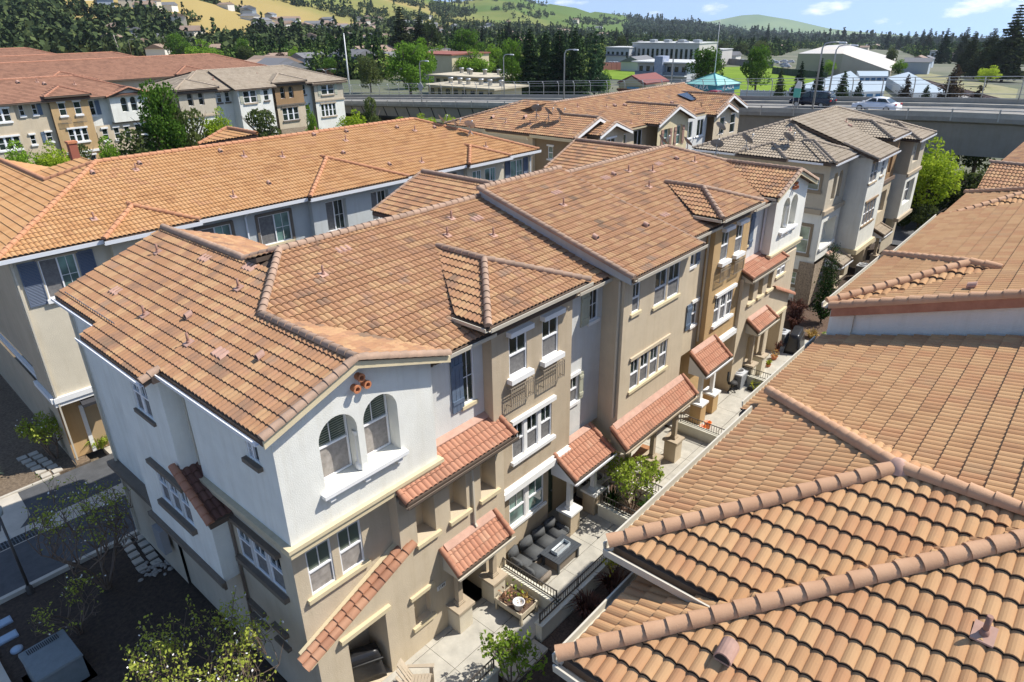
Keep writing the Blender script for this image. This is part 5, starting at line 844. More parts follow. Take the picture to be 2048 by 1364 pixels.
def farroof(root, x0, x1, y0, y1, z, p, bays, tm, capm, gab=()):
    R = Roof(seg=1, expo=.36, lift=.045); h = (y1-y0)/2; R.facet([(x0, y0), (x1, y0), (x1-h*.9, y0+h), (x0+h*.9, y0+h)], '-Y', y0, z, p, 1); R.facet([(x0, y1), (x1, y1), (x1-h*.9, y0+h), (x0+h*.9, y0+h)], '+Y', y1, z, p, 2)
    R.facet([(x0, y0), (x0, y1), (x0+h, y0+h)], '-X', x0, z, p, 3); R.facet([(x1, y0), (x1, y1), (x1-h, y0+h)], '+X', x1, z, p, 4); b = MB(); zt = z+p*h
    caps(b, (x0, y0, z), (x0+h, y0+h, zt), .11, .4); caps(b, (x1, y0, z), (x1-h, y0+h, zt), .11, .4); caps(b, (x0+h, y0+h, zt), (x1-h, y0+h, zt), .11, .4)
    for (a, c, y, dz) in bays:
        k = (c-a)/2; xm = (a+c)/2; R.facet([(a, y), (c, y), (xm, y+k)], '-Y', y, z+dz, p, 5); R.facet([(a, y), (xm, y+k), (xm, y+k+1.5), (a, y+1.5)], '-X', a, z+dz, p, 6); R.facet([(c, y), (c, y+1.5), (xm, y+k+1.5), (xm, y+k)], '+X', c, z+dz, p, 7)
        for u in (a, c): caps(b, (u, y, z+dz), (xm, y+k, z+dz+p*k), .11, .4)
    for (a, c, y, zg) in gab:
        k = (c-a)/2; xm = (a+c)/2; R.facet([(a, y), (xm, y), (xm, y+5), (a, y+2)], '-X', a, zg, p, 8); R.facet([(c, y), (c, y+2), (xm, y+5), (xm, y)], '+X', c, zg, p, 9)
        for u in (a, c): caps(b, (u, y, zg), (xm, y, zg+p*k), .12, .4)
        caps(b, (xm, y, zg+p*k), (xm, y+4, zg+p*k), .11, .4)
    o = R.build(root, tm); b.build('ridge_cap', capm, o); return o
fo = farroof(F1R, -12, 31.8, 80.2, 92.5, 8.95, .34, [(20.2, 25.1, 80.0, .42)], TM_DIST, CAPR, [(26.6, 31.9, 80.1, 8.85)])
for (x, y, t) in ((37, 167, 'hood'), (75, 165, 'pipe'), (90, 170, 'hood'), (150, 170, 'pipe')): roof_vent(F1R, atplane(x, y, '-Y', 80.2, 8.95, .34), t, 1.3, '-Y', .34)
F2R = empty('townhouse_row', (0, 0, 0), 0, 'distant tan roofed row with white block and dark brown bay, left of the overpass', 'building')
C1, C2, C3, C4, C5 = MB(), MB(), MB(), MB(), MB(); r0 = Fr('-Y', 78.); r1 = Fr('-Y', 78.8); r2 = Fr('-Y', 77.)
wall(C1, r0, 34, 38.7, 5.9, 9.2, [hole(35.1, 35.8, 7.2, 8.8, .3, arch=True, back=False), hole(36.5, 37.2, 7.2, 8.8, .3, arch=True, back=False)]); [window(F2R, r0, a, a+.7, 7.2, 8.8, .3, lod=0) for a in (35.1, 36.5)]; wall(C2, r0, 34, 38.7, 0, 5.8); b = MB(); r0.box(b, 33.9, 38.8, 5.8, 6.0, -.15, -.003); b.build('band', TRIM_T, F2R)
wall(C2, r1, 38.7, 41.3, 0, 8.9, [hole(39.3, 39.9, 7.2, 8.4), hole(40.4, 41, 7.2, 8.5)]); [fw(F2R, r1, a, a+.6, 7.2, 8.4, tr=TRIM_B) for a in (39.3, 40.4)]
wall(C2, r2, 41.3, 46.2, 0, 8.8, [hole(42, 43.8, 7.0, 8.45), hole(44.9, 45.6, 7.1, 8.4), hole(42.7, 45.1, 4.3, 5.7)]); fw(F2R, r2, 42, 43.8, 7.0, 8.45, 2, tr=TRIM_T); fw(F2R, r2, 44.9, 45.6, 7.1, 8.4, tr=TRIM_B); fw(F2R, r2, 42.7, 45.1, 4.3, 5.7, 4, tr=TRIM_B); C2.poly([(41.3, 77, 0), (41.3, 78.8, 0), (41.3, 78.8, 8.8), (41.3, 77, 8.8)]); shutter(F2R, r2, 41.45, 41.95, 6.95, 8.5, SHUT_L); shutter(F2R, r2, 43.9, 44.4, 6.95, 8.5, SHUT_L)
wall(C3, r1, 46.2, 47.2, 0, 8.9); wall(C4, r0, 47.2, 51.6, 6.2, 9.1, [hole(48, 48.7, 7.0, 8.5, .3, arch=True, back=False), hole(49.3, 50.05, 7.0, 8.5, .3, arch=True, back=False)]); [window(F2R, r0, a, a+.72, 7.0, 8.5, .3, lod=0) for a in (48, 49.3)]; b = MB(); r0.box(b, 47.1, 51.7, 6.05, 6.25, -.15, -.003); b.build('band', TRIM_B, F2R)
wall(C3, r0, 47.2, 51.6, 3, 6.05, [hole(47.9, 50.4, 4.1, 5.75)]); fw(F2R, r0, 47.9, 50.4, 4.1, 5.75, 3, tr=TRIM_B); wall(C5, Fr('-Y', 77.8), 47.2, 51.6, 0, 3.0); wall(C2, r1, 51.6, 53.4, 0, 8.9, [hole(51.9, 52.5, 7.2, 8.5), hole(52.1, 52.8, 4.5, 5.8)]); fw(F2R, r1, 51.9, 52.5, 7.2, 8.5, tr=TRIM_B); fw(F2R, r1, 52.1, 52.8, 4.5, 5.8, tr=SHUT_D)
wall(C1, r0, 53.4, 58.3, 6.2, 8.6, [hole(54.6, 56.7, 7.0, 8.3)]); fw(F2R, r0, 54.6, 56.7, 7.0, 8.3, 2, tr=TRIM_T); shutter(F2R, r0, 54.0, 54.5, 6.9, 8.4, SHUT_L); shutter(F2R, r0, 56.8, 57.3, 6.9, 8.4, SHUT_L); wall(C2, r0, 53.4, 58.3, 0, 6.2, [hole(54.2, 56.7, 4.0, 5.7)]); fw(F2R, r0, 54.2, 56.7, 4.0, 5.7, 4, tr=TRIM_T); b = MB(); r0.box(b, 53.3, 58.4, 6.1, 6.3, -.15, -.003); b.build('band', TRIM_T, F2R)
for (w, mm) in ((C1, BEIGE), (C2, WHITE), (C3, SAND), (C4, BROWN), (C5, STONE)): w.build('wall', mm, F2R)
b = MB(); b.box(34.2, 58.2, 78.9, 91, 0, 8.6); b.build('interior_core', BEIGE, F2R)
farroof(F2R, 33.5, 58.9, 77.6, 90, 8.8, .33, [(33.4, 39.2, 77.4, .4), (46.6, 52.1, 77.4, .35), (52.9, 58.9, 77.5, -.25)], TM_TAN, CAPT, [])
R = Roof(seg=1, expo=.36, lift=.045); R.facet([(40.8, 76.6), (46.8, 76.6), (46.8, 83), (40.8, 83)], '-Y', 76.6, 8.75, .33, 3); R.build(F2R, TM_TAN)
for (x, y, t) in ((427, 160, 'pipe'), (497, 168, 'hood'), (515, 152, 'pipe'), (380, 165, 'hood')): roof_vent(F2R, atplane(x, y, '-Y', 77.6, 8.8, .33), t, 1.3, '-Y', .33)
for (nm, x0, x1, y0, y1, z, lab, tm) in (('a', -40, 62, 100, 116, 9.4, 'long red brown townhouse roof behind the brown roofed row at the far left', TM_DIST), ('b', -40, 55, 122, 138, 9.6, 'second red brown townhouse roof further back at the far left', TM_DIST), ('c', -40, 47, 146, 160, 10.6, 'third and farthest red brown townhouse roof at the far left', TM_DIST)):
    o = empty('townhouse_row', (0, 0, 0), 0, lab, 'building'); farroof(o, x0, x1, y0, y1, z, .32, [(x1-36, x1-29, y0-.3, .2), (x1-18, x1-12, y0-.3, .2)], tm, CAPR); b = MB(); b.box(x0+.6, x1-.6, y0+.6, y1-.6, 0, z-.1); b.build('wall', SAND, o)
# ================================================================== satellite dishes
DISH = mat('grey dish enamel', (.17, .165, .17), .5); DISHL = mat('pale dish enamel', (.33, .33, .34), .5)
def dish(pos, az, r, label, m):
    o = empty('satellite_dish', pos, az, label, 'satellite dish', 'satellite dishes on the roofs'); b = MB(); c = Vector((0, 0, .55)); n = Vector((.75, 0, .66)).normalized(); a = Vector((0, 1, 0)); u = n.cross(a)
    rings = [(0, -.09), (.35, -.075), (.7, -.04), (1, 0.02)]; K = 20; i0 = len(b.v); b.v.append(tuple(c+n*rings[0][1]*r/.45))
    for (q, h) in rings[1:]:
        for k in range(K): t = 2*math.pi*k/K; b.v.append(tuple(c+a*math.cos(t)*q*r+u*math.sin(t)*q*r*.92+n*h*r/.45))
    for k in range(K): b.f.append((i0, i0+1+k, i0+1+(k+1) % K)); b.m.append(0); b.sm.append(True)
    for g in range(2):
        for k in range(K): b.f.append((i0+1+g*K+k, i0+1+(g+1)*K+k, i0+1+(g+1)*K+(k+1) % K, i0+1+g*K+(k+1) % K)); b.m.append(0); b.sm.append(True)
    b.build('reflector', m, o); b = MB(); b.tube([(0, 0, -.25), (0, 0, .35), tuple(c-n*.08)], .028, 8); b.tube([(-.3, 0, -.1), (0, 0, .2)], .018, 6); b.tube([(0, -.25, -.1), (0, 0, .2)], .018, 6); b.build('mast', GALV, o)
    b = MB(); f = c+n*r*1.1-u*r*.25; b.tube([tuple(c-u*r*.8), tuple(f)], .015, 6); b.build('arm', GALV, o, True); b = MB(); b.tube([tuple(f), tuple(f-n*.12)], .045, 8); b.build('feed_horn', GALV, o)
sp = lambda x, y, z: tuple(at(x, y, z))
for (x, y, z, az, r, lab, m) in ((885, 256, 10.4, -.6, .36, 'leftmost of three dishes on the back slope of the orange roof', DISHL), (912, 263, 10.2, -.6, .36, 'middle of three dishes on the back slope of the orange roof', DISHL), (940, 268, 10.1, .3, .36, 'rightmost of three dishes on the back slope of the orange roof', DISHL),
        (1073, 232, 9.75, .4, .42, 'leftmost of three dishes on the brown gabled block roof', DISH), (1097, 238, 9.6, -.5, .42, 'middle of three dishes on the brown gabled block roof', DISH), (1120, 239, 9.6, -.5, .42, 'rightmost of three dishes on the brown gabled block roof', DISH),
        (1325, 300, 9.9, -.7, .36, 'dish rising behind the ridge of the main roof, left one of a pair', DISH), (1374, 303, 9.6, -.7, .36, 'dish rising behind the ridge of the main roof, right one of a pair', DISH), (1432, 306, 8.9, .2, .40, 'dish on the edge of the tan roof, tilted away', DISH), (1492, 296, 9.15, -.5, .44, 'dish on the side slope of the tan roof, left of two', DISH), (1575, 293, 9.2, -.5, .44, 'dish on the front bay of the tan roof', DISH), (1440, 268, 8.6, -.4, .45, 'pale dish beside the wall behind the tan roof', DISHL)):
    dish(sp(x, y, z), az, r, lab, m)
random.seed(21); rs = np.random.RandomState(4)
def text(par, s, size, M_, m, name='lettering', ext=.004):
    cu = bpy.data.curves.new(name, 'FONT'); cu.body = s; cu.size = size; cu.extrude = ext; cu.align_x = 'CENTER'; cu.align_y = 'CENTER'
    t = bpy.data.objects.new(name, cu); COL.objects.link(t); bpy.context.view_layer.update(); dg = bpy.context.evaluated_depsgraph_get(); me = bpy.data.meshes.new_from_object(t.evaluated_get(dg)); bpy.data.objects.remove(t)
    me.materials.clear(); me.materials.append(m); o = bpy.data.objects.new(name, me); COL.objects.link(o); o.parent = par; o.matrix_local = M_; return o
FACE_Y = Matrix.Rotation(rad(90), 4, 'X')                    # text readable when looking along +Y
FACE_X = Matrix.Rotation(rad(-90), 4, 'Z') @ FACE_Y          # ... looking along +X
text(ap, '1149', .13, Matrix.Translation((4.14, -.026, 1.695)) @ FACE_Y, BLACK)
# ================================================================== ground near the houses
def sheet(name, pts, z, m, lab=None, kind='structure'):
    b = MB(); b.poly([(p[0], p[1], z) for p in pts], 0); return tag(b.build(name, m), kind=kind)
def rect(x0, x1, y0, y1): return [(x0, y0), (x1, y0), (x1, y1), (x0, y1)]
def slab(name, x0, x1, y0, y1, z0, z1, m): b = MB(); b.box(x0, x1, y0, y1, z0, z1); return tag(b.build(name, m), kind='structure')
sheet('ground', rect(-60, 66, -60, 165), -.45, DIRT)
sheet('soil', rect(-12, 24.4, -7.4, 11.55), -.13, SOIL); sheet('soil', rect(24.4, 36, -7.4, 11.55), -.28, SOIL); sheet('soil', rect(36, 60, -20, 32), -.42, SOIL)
slab('alley', -40, 33.5, 11.6, 17.5, -.4, -.06, ASPH); slab('alley', 29.9, 35.9, 11.0, 40, -.4, -.055, ASPH); slab('alley', -40, 60, 62, 72, -.4, -.06, ASPH)
slab('kerb', -40, 32, 11.45, 11.6, -.3, .02, CONC2); slab('kerb', -40, -.6, 17.5, 17.62, -.3, .0, CONC2)
slab('gutter_strip', -40, 33.5, 14.1, 15.0, -.2, -.052, CONC2)
b = MB(); K = 16; P = [(-2.55+1.7*math.cos(t), 16.4+1.1*math.sin(t)) for t in [math.pi/2*k/K for k in range(K+1)]]
sheet('driveway', [(-12, 15.0), (-2.7, 15.0), (-2.2, 15.6), (-2.1, 17.5), (-12, 17.5)], -.050, CONC2); sheet('driveway_patch', [(-12, 15.35), (-3.2, 15.35), (-3.0, 16.2), (-3.3, 17.0), (-12, 17.0)], -.044, ASPH)
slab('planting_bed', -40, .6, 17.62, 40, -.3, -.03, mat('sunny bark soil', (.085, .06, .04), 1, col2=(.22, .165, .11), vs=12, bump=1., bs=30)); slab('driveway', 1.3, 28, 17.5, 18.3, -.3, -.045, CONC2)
slab('sidewalk', -5.6, -4.9, -10, 9.4, -.2, .01, CONC2)
# patios: separate cast panels with open joints over a dark bed
PATX = [(.15, 6.62, 0), (6.9, 11.4, -.01), (13.3, 18.2, -.04), (18.5, 24.3, -.12), (24.6, 31.5, -.2)]
for (a, c, z) in PATX:
    b = MB(); n = max(1, round((c-a)/1.55)); w = (c-a)/n
    for k in range(n):
        for (y0, y1) in ((-2.2, -1.22), (-1.21, -.2), (-.19, 1.1)): b.box(a+k*w+.006, a+(k+1)*w-.006, y0+.006, y1-.006, -.3, z-.0)
    tag(b.build('patio', CONC, None, True), kind='structure')
b = MB(); b.box(4.1, 5.62, -2.75, -2.21, -.3, -.03); b.box(4.1, 5.62, -3.3, -2.76, -.3, -.16); tag(b.build('entry_steps', CONC2, None, True), kind='structure')
b = MB(); [b.box(-8+1.5*k+.01, -8+1.5*(k+1)-.01, -4.7, -3.31, -.4, -.17) for k in range(9)]; b.box(5.63, 5.9, -6.5, -4.8, -.4, -.18); tag(b.build('path', CONC2, None, True), kind='structure')
slab('mulch_bed', 5.64, 34, -4.7, -2.46, -.3, -.07, MULCH); slab('mulch_bed', -8, 4.08, -3.3, -2.46, -.3, -.07, MULCH); slab('mulch_bed', 11.45, 13.25, -2.2, .8, -.3, -.06, MULCH); slab('mulch_bed', 31.6, 36, -3.5, 5, -.4, -.2, MULCH)
slab('path', 31.5, 35.9, -2.4, -1.2, -.4, -.16, CONC2); slab('path', 37, 60, -2.4, -1.0, -.4, -.2, CONC2); slab('path', 5.9, 36, -6.4, -4.71, -.4, -.17, CONC2)
PW = mat('cream painted patio wall', (.66, .63, .52), .85, var=.08, vs=1.5, bump=.2, bs=40)
def patio_wall(a, c, fixed, axis, z0, h, lab, rail=True, rh=.38):
    """low stucco wall with an iron railing along its top"""
    o = empty('patio_wall', (a, fixed, z0) if axis == 'x' else (fixed, a, z0), 0, lab, 'patio wall'); L = c-a; b = MB(); R_ = (lambda u0, u1, v0, v1, z0_, z1_: b.box(u0, u1, v0, v1, z0_, z1_)) if axis == 'x' else (lambda u0, u1, v0, v1, z0_, z1_: b.box(v0, v1, u0, u1, z0_, z1_))
    R_(0, L, -.11, .11, -.25, h-.04); b.build('wall', PW, o, True); b = MB(); R_ = (lambda u0, u1, v0, v1, z0_, z1_: b.box(u0, u1, v0, v1, z0_, z1_)) if axis == 'x' else (lambda u0, u1, v0, v1, z0_, z1_: b.box(v0, v1, u0, u1, z0_, z1_))
    R_(-.03, L+.03, -.14, .14, h-.04, h+.01); b.build('coping', PW, o)
    if rail:
        b = MB(); q = (lambda u, v, z: (u, v, z)) if axis == 'x' else (lambda u, v, z: (v, u, z))
        for z in (h+.06, h+rh): b.bar(q(.05, 0, z), q(L-.05, 0, z), .035, .025)
        u = .05
        while u < L-.03: b.bar(q(u, 0, h+.06), q(u, 0, h+rh), .016, .016, 0, (1, 0, 0.01)); u += .11
        for u in np.linspace(.05, L-.05, max(2, int(L/1.8)+1)): b.bar(q(u, 0, h), q(u, 0, h+rh+.03), .035, .035, 0, (1, 0, .01))
        b.build('railing', IRON, o, True)
    return o
patio_wall(5.72, 11.35, -2.32, 'x', 0, .52, 'front wall with iron railing beside the sofa patio')
patio_wall(-1.5, 3.85, -2.32, 'x', 0, .52, 'front wall with iron railing at the bottom beside the adirondack chairs')
patio_wall(-2.2, .05, 6.76, 'y', 0, .52, 'cross wall with railing between the planter bench and the grey sofa')
patio_wall(-2.2, -.5, 11.42, 'y', 0, .5, 'cross wall with railing left of the small patio tree'); patio_wall(-2.2, -.55, 13.26, 'y', -.04, .5, 'cross wall with railing right of the small patio tree')
patio_wall(13.4, 18.2, -2.32, 'x', -.06, .5, 'front wall with railing in front of the four light window unit'); patio_wall(-2.2, .1, 18.36, 'y', -.08, .5, 'cross wall with railing behind the orange toys')
patio_wall(18.4, 24.3, -2.32, 'x', -.12, .5, 'front wall with railing below the potted plants'); patio_wall(-2.2, .05, 24.45, 'y', -.16, .5, 'cross wall with railing beside the planter boxes and air conditioner')
patio_wall(24.6, 30.9, -2.32, 'x', -.2, .5, 'front wall with railing beside the far covered grill'); patio_wall(-.1, .8, 11.9, 'y', -.02, .45, 'short wall with railing in shade in front of the dark air conditioner', True)
patio_wall(37.5, 43, -2.4, 'x', -.2, .6, 'low wall with railing in front of the stone clad block'); patio_wall(44.2, 52, -2.4, 'x', -.2, .6, 'far low wall with railing beside the yellow green tree')
# ------------------------------------------------------------------ patio things
PLAST = mat('beige weathered plastic', (.42, .35, .26), .6, var=.08)
def adirondack(name_loc, rz, label):
    o = empty('adirondack_chair', name_loc, rz, label, 'chair'); b = MB()   # faces -Y
    for k in range(5):
        u = -.22+.11*k; w = .052; top = .98-.06*abs(k-2)**1.3
        b.cut(); b.hexa([(u-w*.8, .16, .30), (u+w*.8, .16, .30), (u+w*.8, .185, .30), (u-w*.8, .185, .30), (u*1.25-w, .46, top), (u*1.25+w, .46, top), (u*1.25+w, .485, top), (u*1.25-w, .485, top)])
    b.build('back_slat', PLAST, o); b = MB()
    for k in range(6): y = -.36+.09*k; b.cut(); b.hexa([(-.25, y, .36-.012*k), (.25, y, .36-.012*k), (.25, y+.08, .35-.012*k), (-.25, y+.08, .35-.012*k), (-.25, y, .385-.012*k), (.25, y, .385-.012*k), (.25, y+.08, .375-.012*k), (-.25, y+.08, .375-.012*k)])
    b.build('seat_slat', PLAST, o)
    for s in (-1, 1):
        b = MB(); b.hexa([(s*.36-.06, -.42, .54), (s*.36+.06, -.42, .54), (s*.33+.045, .32, .5), (s*.33-.045, .32, .5), (s*.36-.06, -.42, .565), (s*.36+.06, -.42, .565), (s*.33+.045, .32, .525), (s*.33-.045, .32, .525)]); b.build('arm', PLAST, o)
        b = MB(); b.hexa([(s*.29-.02, -.4, 0), (s*.29+.02, -.4, 0), (s*.29+.02, -.28, 0), (s*.29-.02, -.28, 0), (s*.31-.02, -.4, .54), (s*.31+.02, -.4, .54), (s*.31+.02, -.3, .54), (s*.31-.02, -.3, .54)]); b.build('leg', PLAST, o)
        b = MB(); b.hexa([(s*.26-.02, -.38, .22), (s*.26+.02, -.38, .22), (s*.26+.02, .42, 0), (s*.26-.02, .42, 0), (s*.26-.02, -.38, .34), (s*.26+.02, -.38, .34), (s*.26+.02, .42, .1), (s*.26-.02, .42, .1)]); b.build('leg', PLAST, o)
    b = MB(); b.bar((-.3, .3, .52), (.3, .3, .52), .04, .07); b.build('back_rail', PLAST, o); return o
adirondack((2.25, -.95, 0), rad(38), 'beige plastic adirondack chair standing upright in front of the wall niche'); adirondack((1.05, -1.2, 0), rad(-20), 'beige adirondack chair nearest the bottom edge, only its back visible')
VIN = mat('black vinyl cover', (.018, .018, .02), .35, bump=.5, bs=6)
def cover(loc, w, d, h, rz, label, m=VIN, name='covered_grill'):
    o = empty(name, loc, rz, label, 'grill'); b = MB(); bm = bmesh.new(); bmesh.ops.create_cube(bm, size=1)
    for v in bm.verts:
        t = v.co.z > 0; v.co = Vector((v.co.x*w*(.82 if t else 1.05), v.co.y*d*(.6 if t else 1.05), (v.co.z+.5)*h))
    bmesh.ops.subdivide_edges(bm, edges=bm.edges[:], cuts=4, use_grid_fill=True); bmesh.ops.smooth_vert(bm, verts=[v for v in bm.verts if v.co.z > .2], factor=.5)
    for v in bm.verts: n_ = noise.noise(v.co*4.5)*.05; v.co += Vector((n_, -n_, n_*.6)) if v.co.z > .05 else Vector((n_, n_, 0))
    me = bpy.data.meshes.new('cover'); bm.to_mesh(me); bm.free(); me.materials.append(m); me.polygons.foreach_set('use_smooth', [True]*len(me.polygons)); c = bpy.data.objects.new('cover', me); COL.objects.link(c); c.parent = o
    b = MB(); b.tube([(-w*.5, -d*.42, h*.72), (w*.5, -d*.42, h*.72)], .018, 6); b.build('strap', mat('dark webbing', (.05, .05, .05), .8), o); return o
cover((1.6, .5, .02), 1.05, .5, .95, rad(-25), 'black vinyl covered grill inside the ground floor niche'); cover((30.0, -.55, -.2), 1.7, .75, 1.05, rad(10), 'black covered barbecue on the farthest patio, beside an air conditioner')
def planter_bench():
    o = empty('planter_box', (5.98, -.62, 0), 0, 'low wooden planter box with pale legs below the pier', 'planter'); WD = mat('weathered cream wood', (.50, .43, .31), .8, var=.15, vs=8)
    b = MB(); b.box(-.28, .5, -1.05, 0, .2, .24); b.box(-.28, -.255, -1.05, 0, .2, .42); b.box(.475, .5, -1.05, 0, .2, .42); b.box(-.255, .475, -.025, 0, .2, .42); b.box(-.255, .475, -1.05, -1.025, .2, .42); b.build('box', WD, o, True)
    for (x, y) in ((-.27, -1.04), (-.27, -.06), (.43, -1.04), (.43, -.06)): b = MB(); b.box(x-.02, x+.05, y-.02, y+.05, 0, .45); b.build('leg', WD, o)
    b = MB(); b.box(-.25, .47, -1.02, -.03, .25, .37); b.build('soil', MULCH, o)
planter_bench()
def potplant(loc, r, h, leafm, potm, label, n=60, pl=.22, spike=True, cat='potted plant', name='potted_plant', lw=.03, grp=None):
    o = empty(name, loc, random.random()*6, label, cat, grp); b = MB(); b.lathe((0, 0, 0), [(r*.7, 0), (r, h*.9), (r*1.1, h*.9), (r*1.1, h), (r*.95, h), (r*.9, h*.8), (0, h*.8)], 16); b.build('pot', potm, o)
    b = MB(); blades(b, n, r*.5, h*.8, pl, lw, spike); b.build('leaves', leafm, o, True); return o
def blades(b, n, r, z, L, w, spike=True):
    for k in range(n):
        t = random.random()*6.283; q = random.random()**.5*r; x, y = q*math.cos(t), q*math.sin(t); out = random.uniform(.15, .9); l = L*random.uniform(.6, 1.15); ca, sa = math.cos(t), math.sin(t)
        if spike:
            p = [(x, y, z), (x+ca*out*l*.5, y+sa*out*l*.5, z+l*.75), (x+ca*out*l, y+sa*out*l, z+l*(1.05-.5*out))]
            s = (-sa*w, ca*w, 0); b.poly([(p[0][0]-s[0], p[0][1]-s[1], p[0][2]), (p[0][0]+s[0], p[0][1]+s[1], p[0][2]), (p[1][0]+s[0]*.9, p[1][1]+s[1]*.9, p[1][2]), (p[1][0]-s[0]*.9, p[1][1]-s[1]*.9, p[1][2])])
            b.poly([(p[1][0]-s[0]*.9, p[1][1]-s[1]*.9, p[1][2]), (p[1][0]+s[0]*.9, p[1][1]+s[1]*.9, p[1][2]), p[2]])
        else:
            c = Vector((x+ca*out*l*.6, y+sa*out*l*.6, z+random.random()*l)); a_ = Vector((random.gauss(0, 1), random.gauss(0, 1), random.gauss(0, .5))).normalized(); e_ = a_.cross(Vector((random.gauss(0, 1), random.gauss(0, 1), random.gauss(0, 1)))).normalized()
            b.poly([c-a_*w*1.6, c-e_*w, c+a_*w*1.6, c+e_*w])
LG = leaf_mat('bright leaf', (.12, .22, .03), (.34, .42, .06), vs=3); LD = leaf_mat('deep green leaf', (.03, .08, .02), (.10, .19, .035), vs=2); LR = leaf_mat('bronze purple leaf', (.045, .02, .018), (.16, .08, .06), vs=3); LY = leaf_mat('yellow green leaf', (.25, .30, .03), (.55, .52, .06), vs=2); LP = leaf_mat('pinkish succulent leaf', (.3, .17, .1), (.55, .32, .2), vs=4); DRY = leaf_mat('dry straw leaf', (.3, .2, .06), (.55, .38, .14), vs=4)
potplant((5.9, -1.4, .40), .17, .26, DRY, mat('white ribbed pot', (.72, .7, .68), .4), 'white round pot on the end of the wooden planter box', 4, .05)
for (x, y, n, pl_, m_, lab) in ((5.98, -.85, 46, .30, LP, 'pinkish succulent growing in the wooden planter box'), (6.2, -1.0, 26, .42, LG, 'bright green broad leaved plant in the wooden planter box'), (6.25, -1.3, 50, .34, DRY, 'yellowed dry plant in the wooden planter box')):
    o = empty('plant', (x, y, .37), 0, lab, 'plant'); b = MB(); blades(b, n, .12, 0, pl_, .035, False); b.build('leaves', m_, o, True); b = MB(); b.tube([(0, 0, -.02), (.02, .01, pl_*.7)], .012, 5); b.build('stem', BARK, o)
# sofa and fire table
CHAR = mat('charcoal cushion fabric', (.075, .078, .08), .9, var=.12, vs=6, bump=.25, bs=70); WICK = mat('taupe wicker', (.2, .165, .13), .85, var=.2, vs=30)
def cushion(par, x0, x1, y0, y1, z0, z1, name, m=CHAR, tilt=0):
    bm = bmesh.new(); bmesh.ops.create_cube(bm, size=1); bmesh.ops.scale(bm, vec=(x1-x0, y1-y0, z1-z0), verts=bm.verts); bmesh.ops.bevel(bm, geom=bm.edges[:], offset=min(x1-x0, y1-y0, z1-z0)*.3, segments=3, affect='EDGES')
    me = bpy.data.meshes.new(name); bm.to_mesh(me); bm.free(); me.materials.append(m); me.polygons.foreach_set('use_smooth', [True]*len(me.polygons)); c = bpy.data.objects.new(name, me); COL.objects.link(c); c.parent = par; c.location = ((x0+x1)/2, (y0+y1)/2, (z0+z1)/2)
    if tilt: c.rotation_euler = tilt
    return c
so_ = empty('sofa', (7.1, .12, 0), 0, 'charcoal sectional patio sofa in an L shape below the ground floor window', 'sofa')
b = MB(); b.box(0, 2.55, -.62, .1, .06, .27); b.box(0, .62, -1.28, -.63, .06, .27); b.build('base', WICK, so_, True)
for k, (a, c) in enumerate(((.62, 1.25), (1.27, 1.9), (1.92, 2.5))): cushion(so_, a, c, -.6, .0, .25, .42, 'seat_cushion'); cushion(so_, a+.03, c-.03, -.08, .1, .38, .76, 'back_cushion', tilt=(rad(-14), 0, random.uniform(-.12, .12)))
cushion(so_, .0, .6, -.6, .0, .25, .42, 'seat_cushion'); cushion(so_, .0, .6, -1.26, -.62, .25, .42, 'seat_cushion'); cushion(so_, .06, .55, -.06, .1, .38, .76, 'back_cushion', tilt=(rad(-14), 0, .1)); cushion(so_, -.06, .12, -1.1, -.62, .38, .68, 'back_cushion', tilt=(0, rad(-12), 0)); cushion(so_, -.06, .12, -.58, -.14, .38, .74, 'back_cushion', tilt=(0, rad(-12), .05))
cushion(so_, .0, .62, -1.36, -1.24, .2, .44, 'armrest', WICK); cushion(so_, 2.42, 2.58, -.6, .05, .2, .5, 'armrest')
ft_ = empty('fire_table', (8.63, -.88, 0), 0, 'dark slatted rectangular fire table with a glass wind guard', 'table'); SL = mat('dark grey aluminium', (.06, .068, .078), .45); b = MB()
for k in range(8): b.cut(); b.box(-.62, .62, -.4+.1*k+.004, -.3+.1*k-.004, .46, .5) if k not in (3, 4) else (b.box(-.62, -.33, -.4+.1*k+.004, -.3+.1*k-.004, .46, .5), b.box(.33, .62, -.4+.1*k+.004, -.3+.1*k-.004, .46, .5))
b.build('top_slat', SL, ft_); b = MB(); b.box(-.5, .5, -.29, .29, .03, .44); b.build('base', WICK, ft_)
for (x, y) in ((-.52, -.31), (.52, -.31), (-.52, .31), (.52, .31)): b = MB(); b.box(x-.035, x+.035, y-.035, y+.035, 0, .459); b.build('leg', SL, ft_)
b = MB(); b.box(-.33, .33, -.1, .1, .44, .48); b.build('burner_tray', GALV, ft_); b = MB()
for (x0, x1, y0, y1) in ((-.35, .35, -.13, -.122), (-.35, .35, .122, .13), (-.35, -.342, -.12, .12), (.342, .35, -.12, .12)): b.box(x0, x1, y0, y1, .5, .62)
b.build('wind_guard', mat('pale guard glass', (.55, .62, .66), .08, spec=.9), ft_, True)
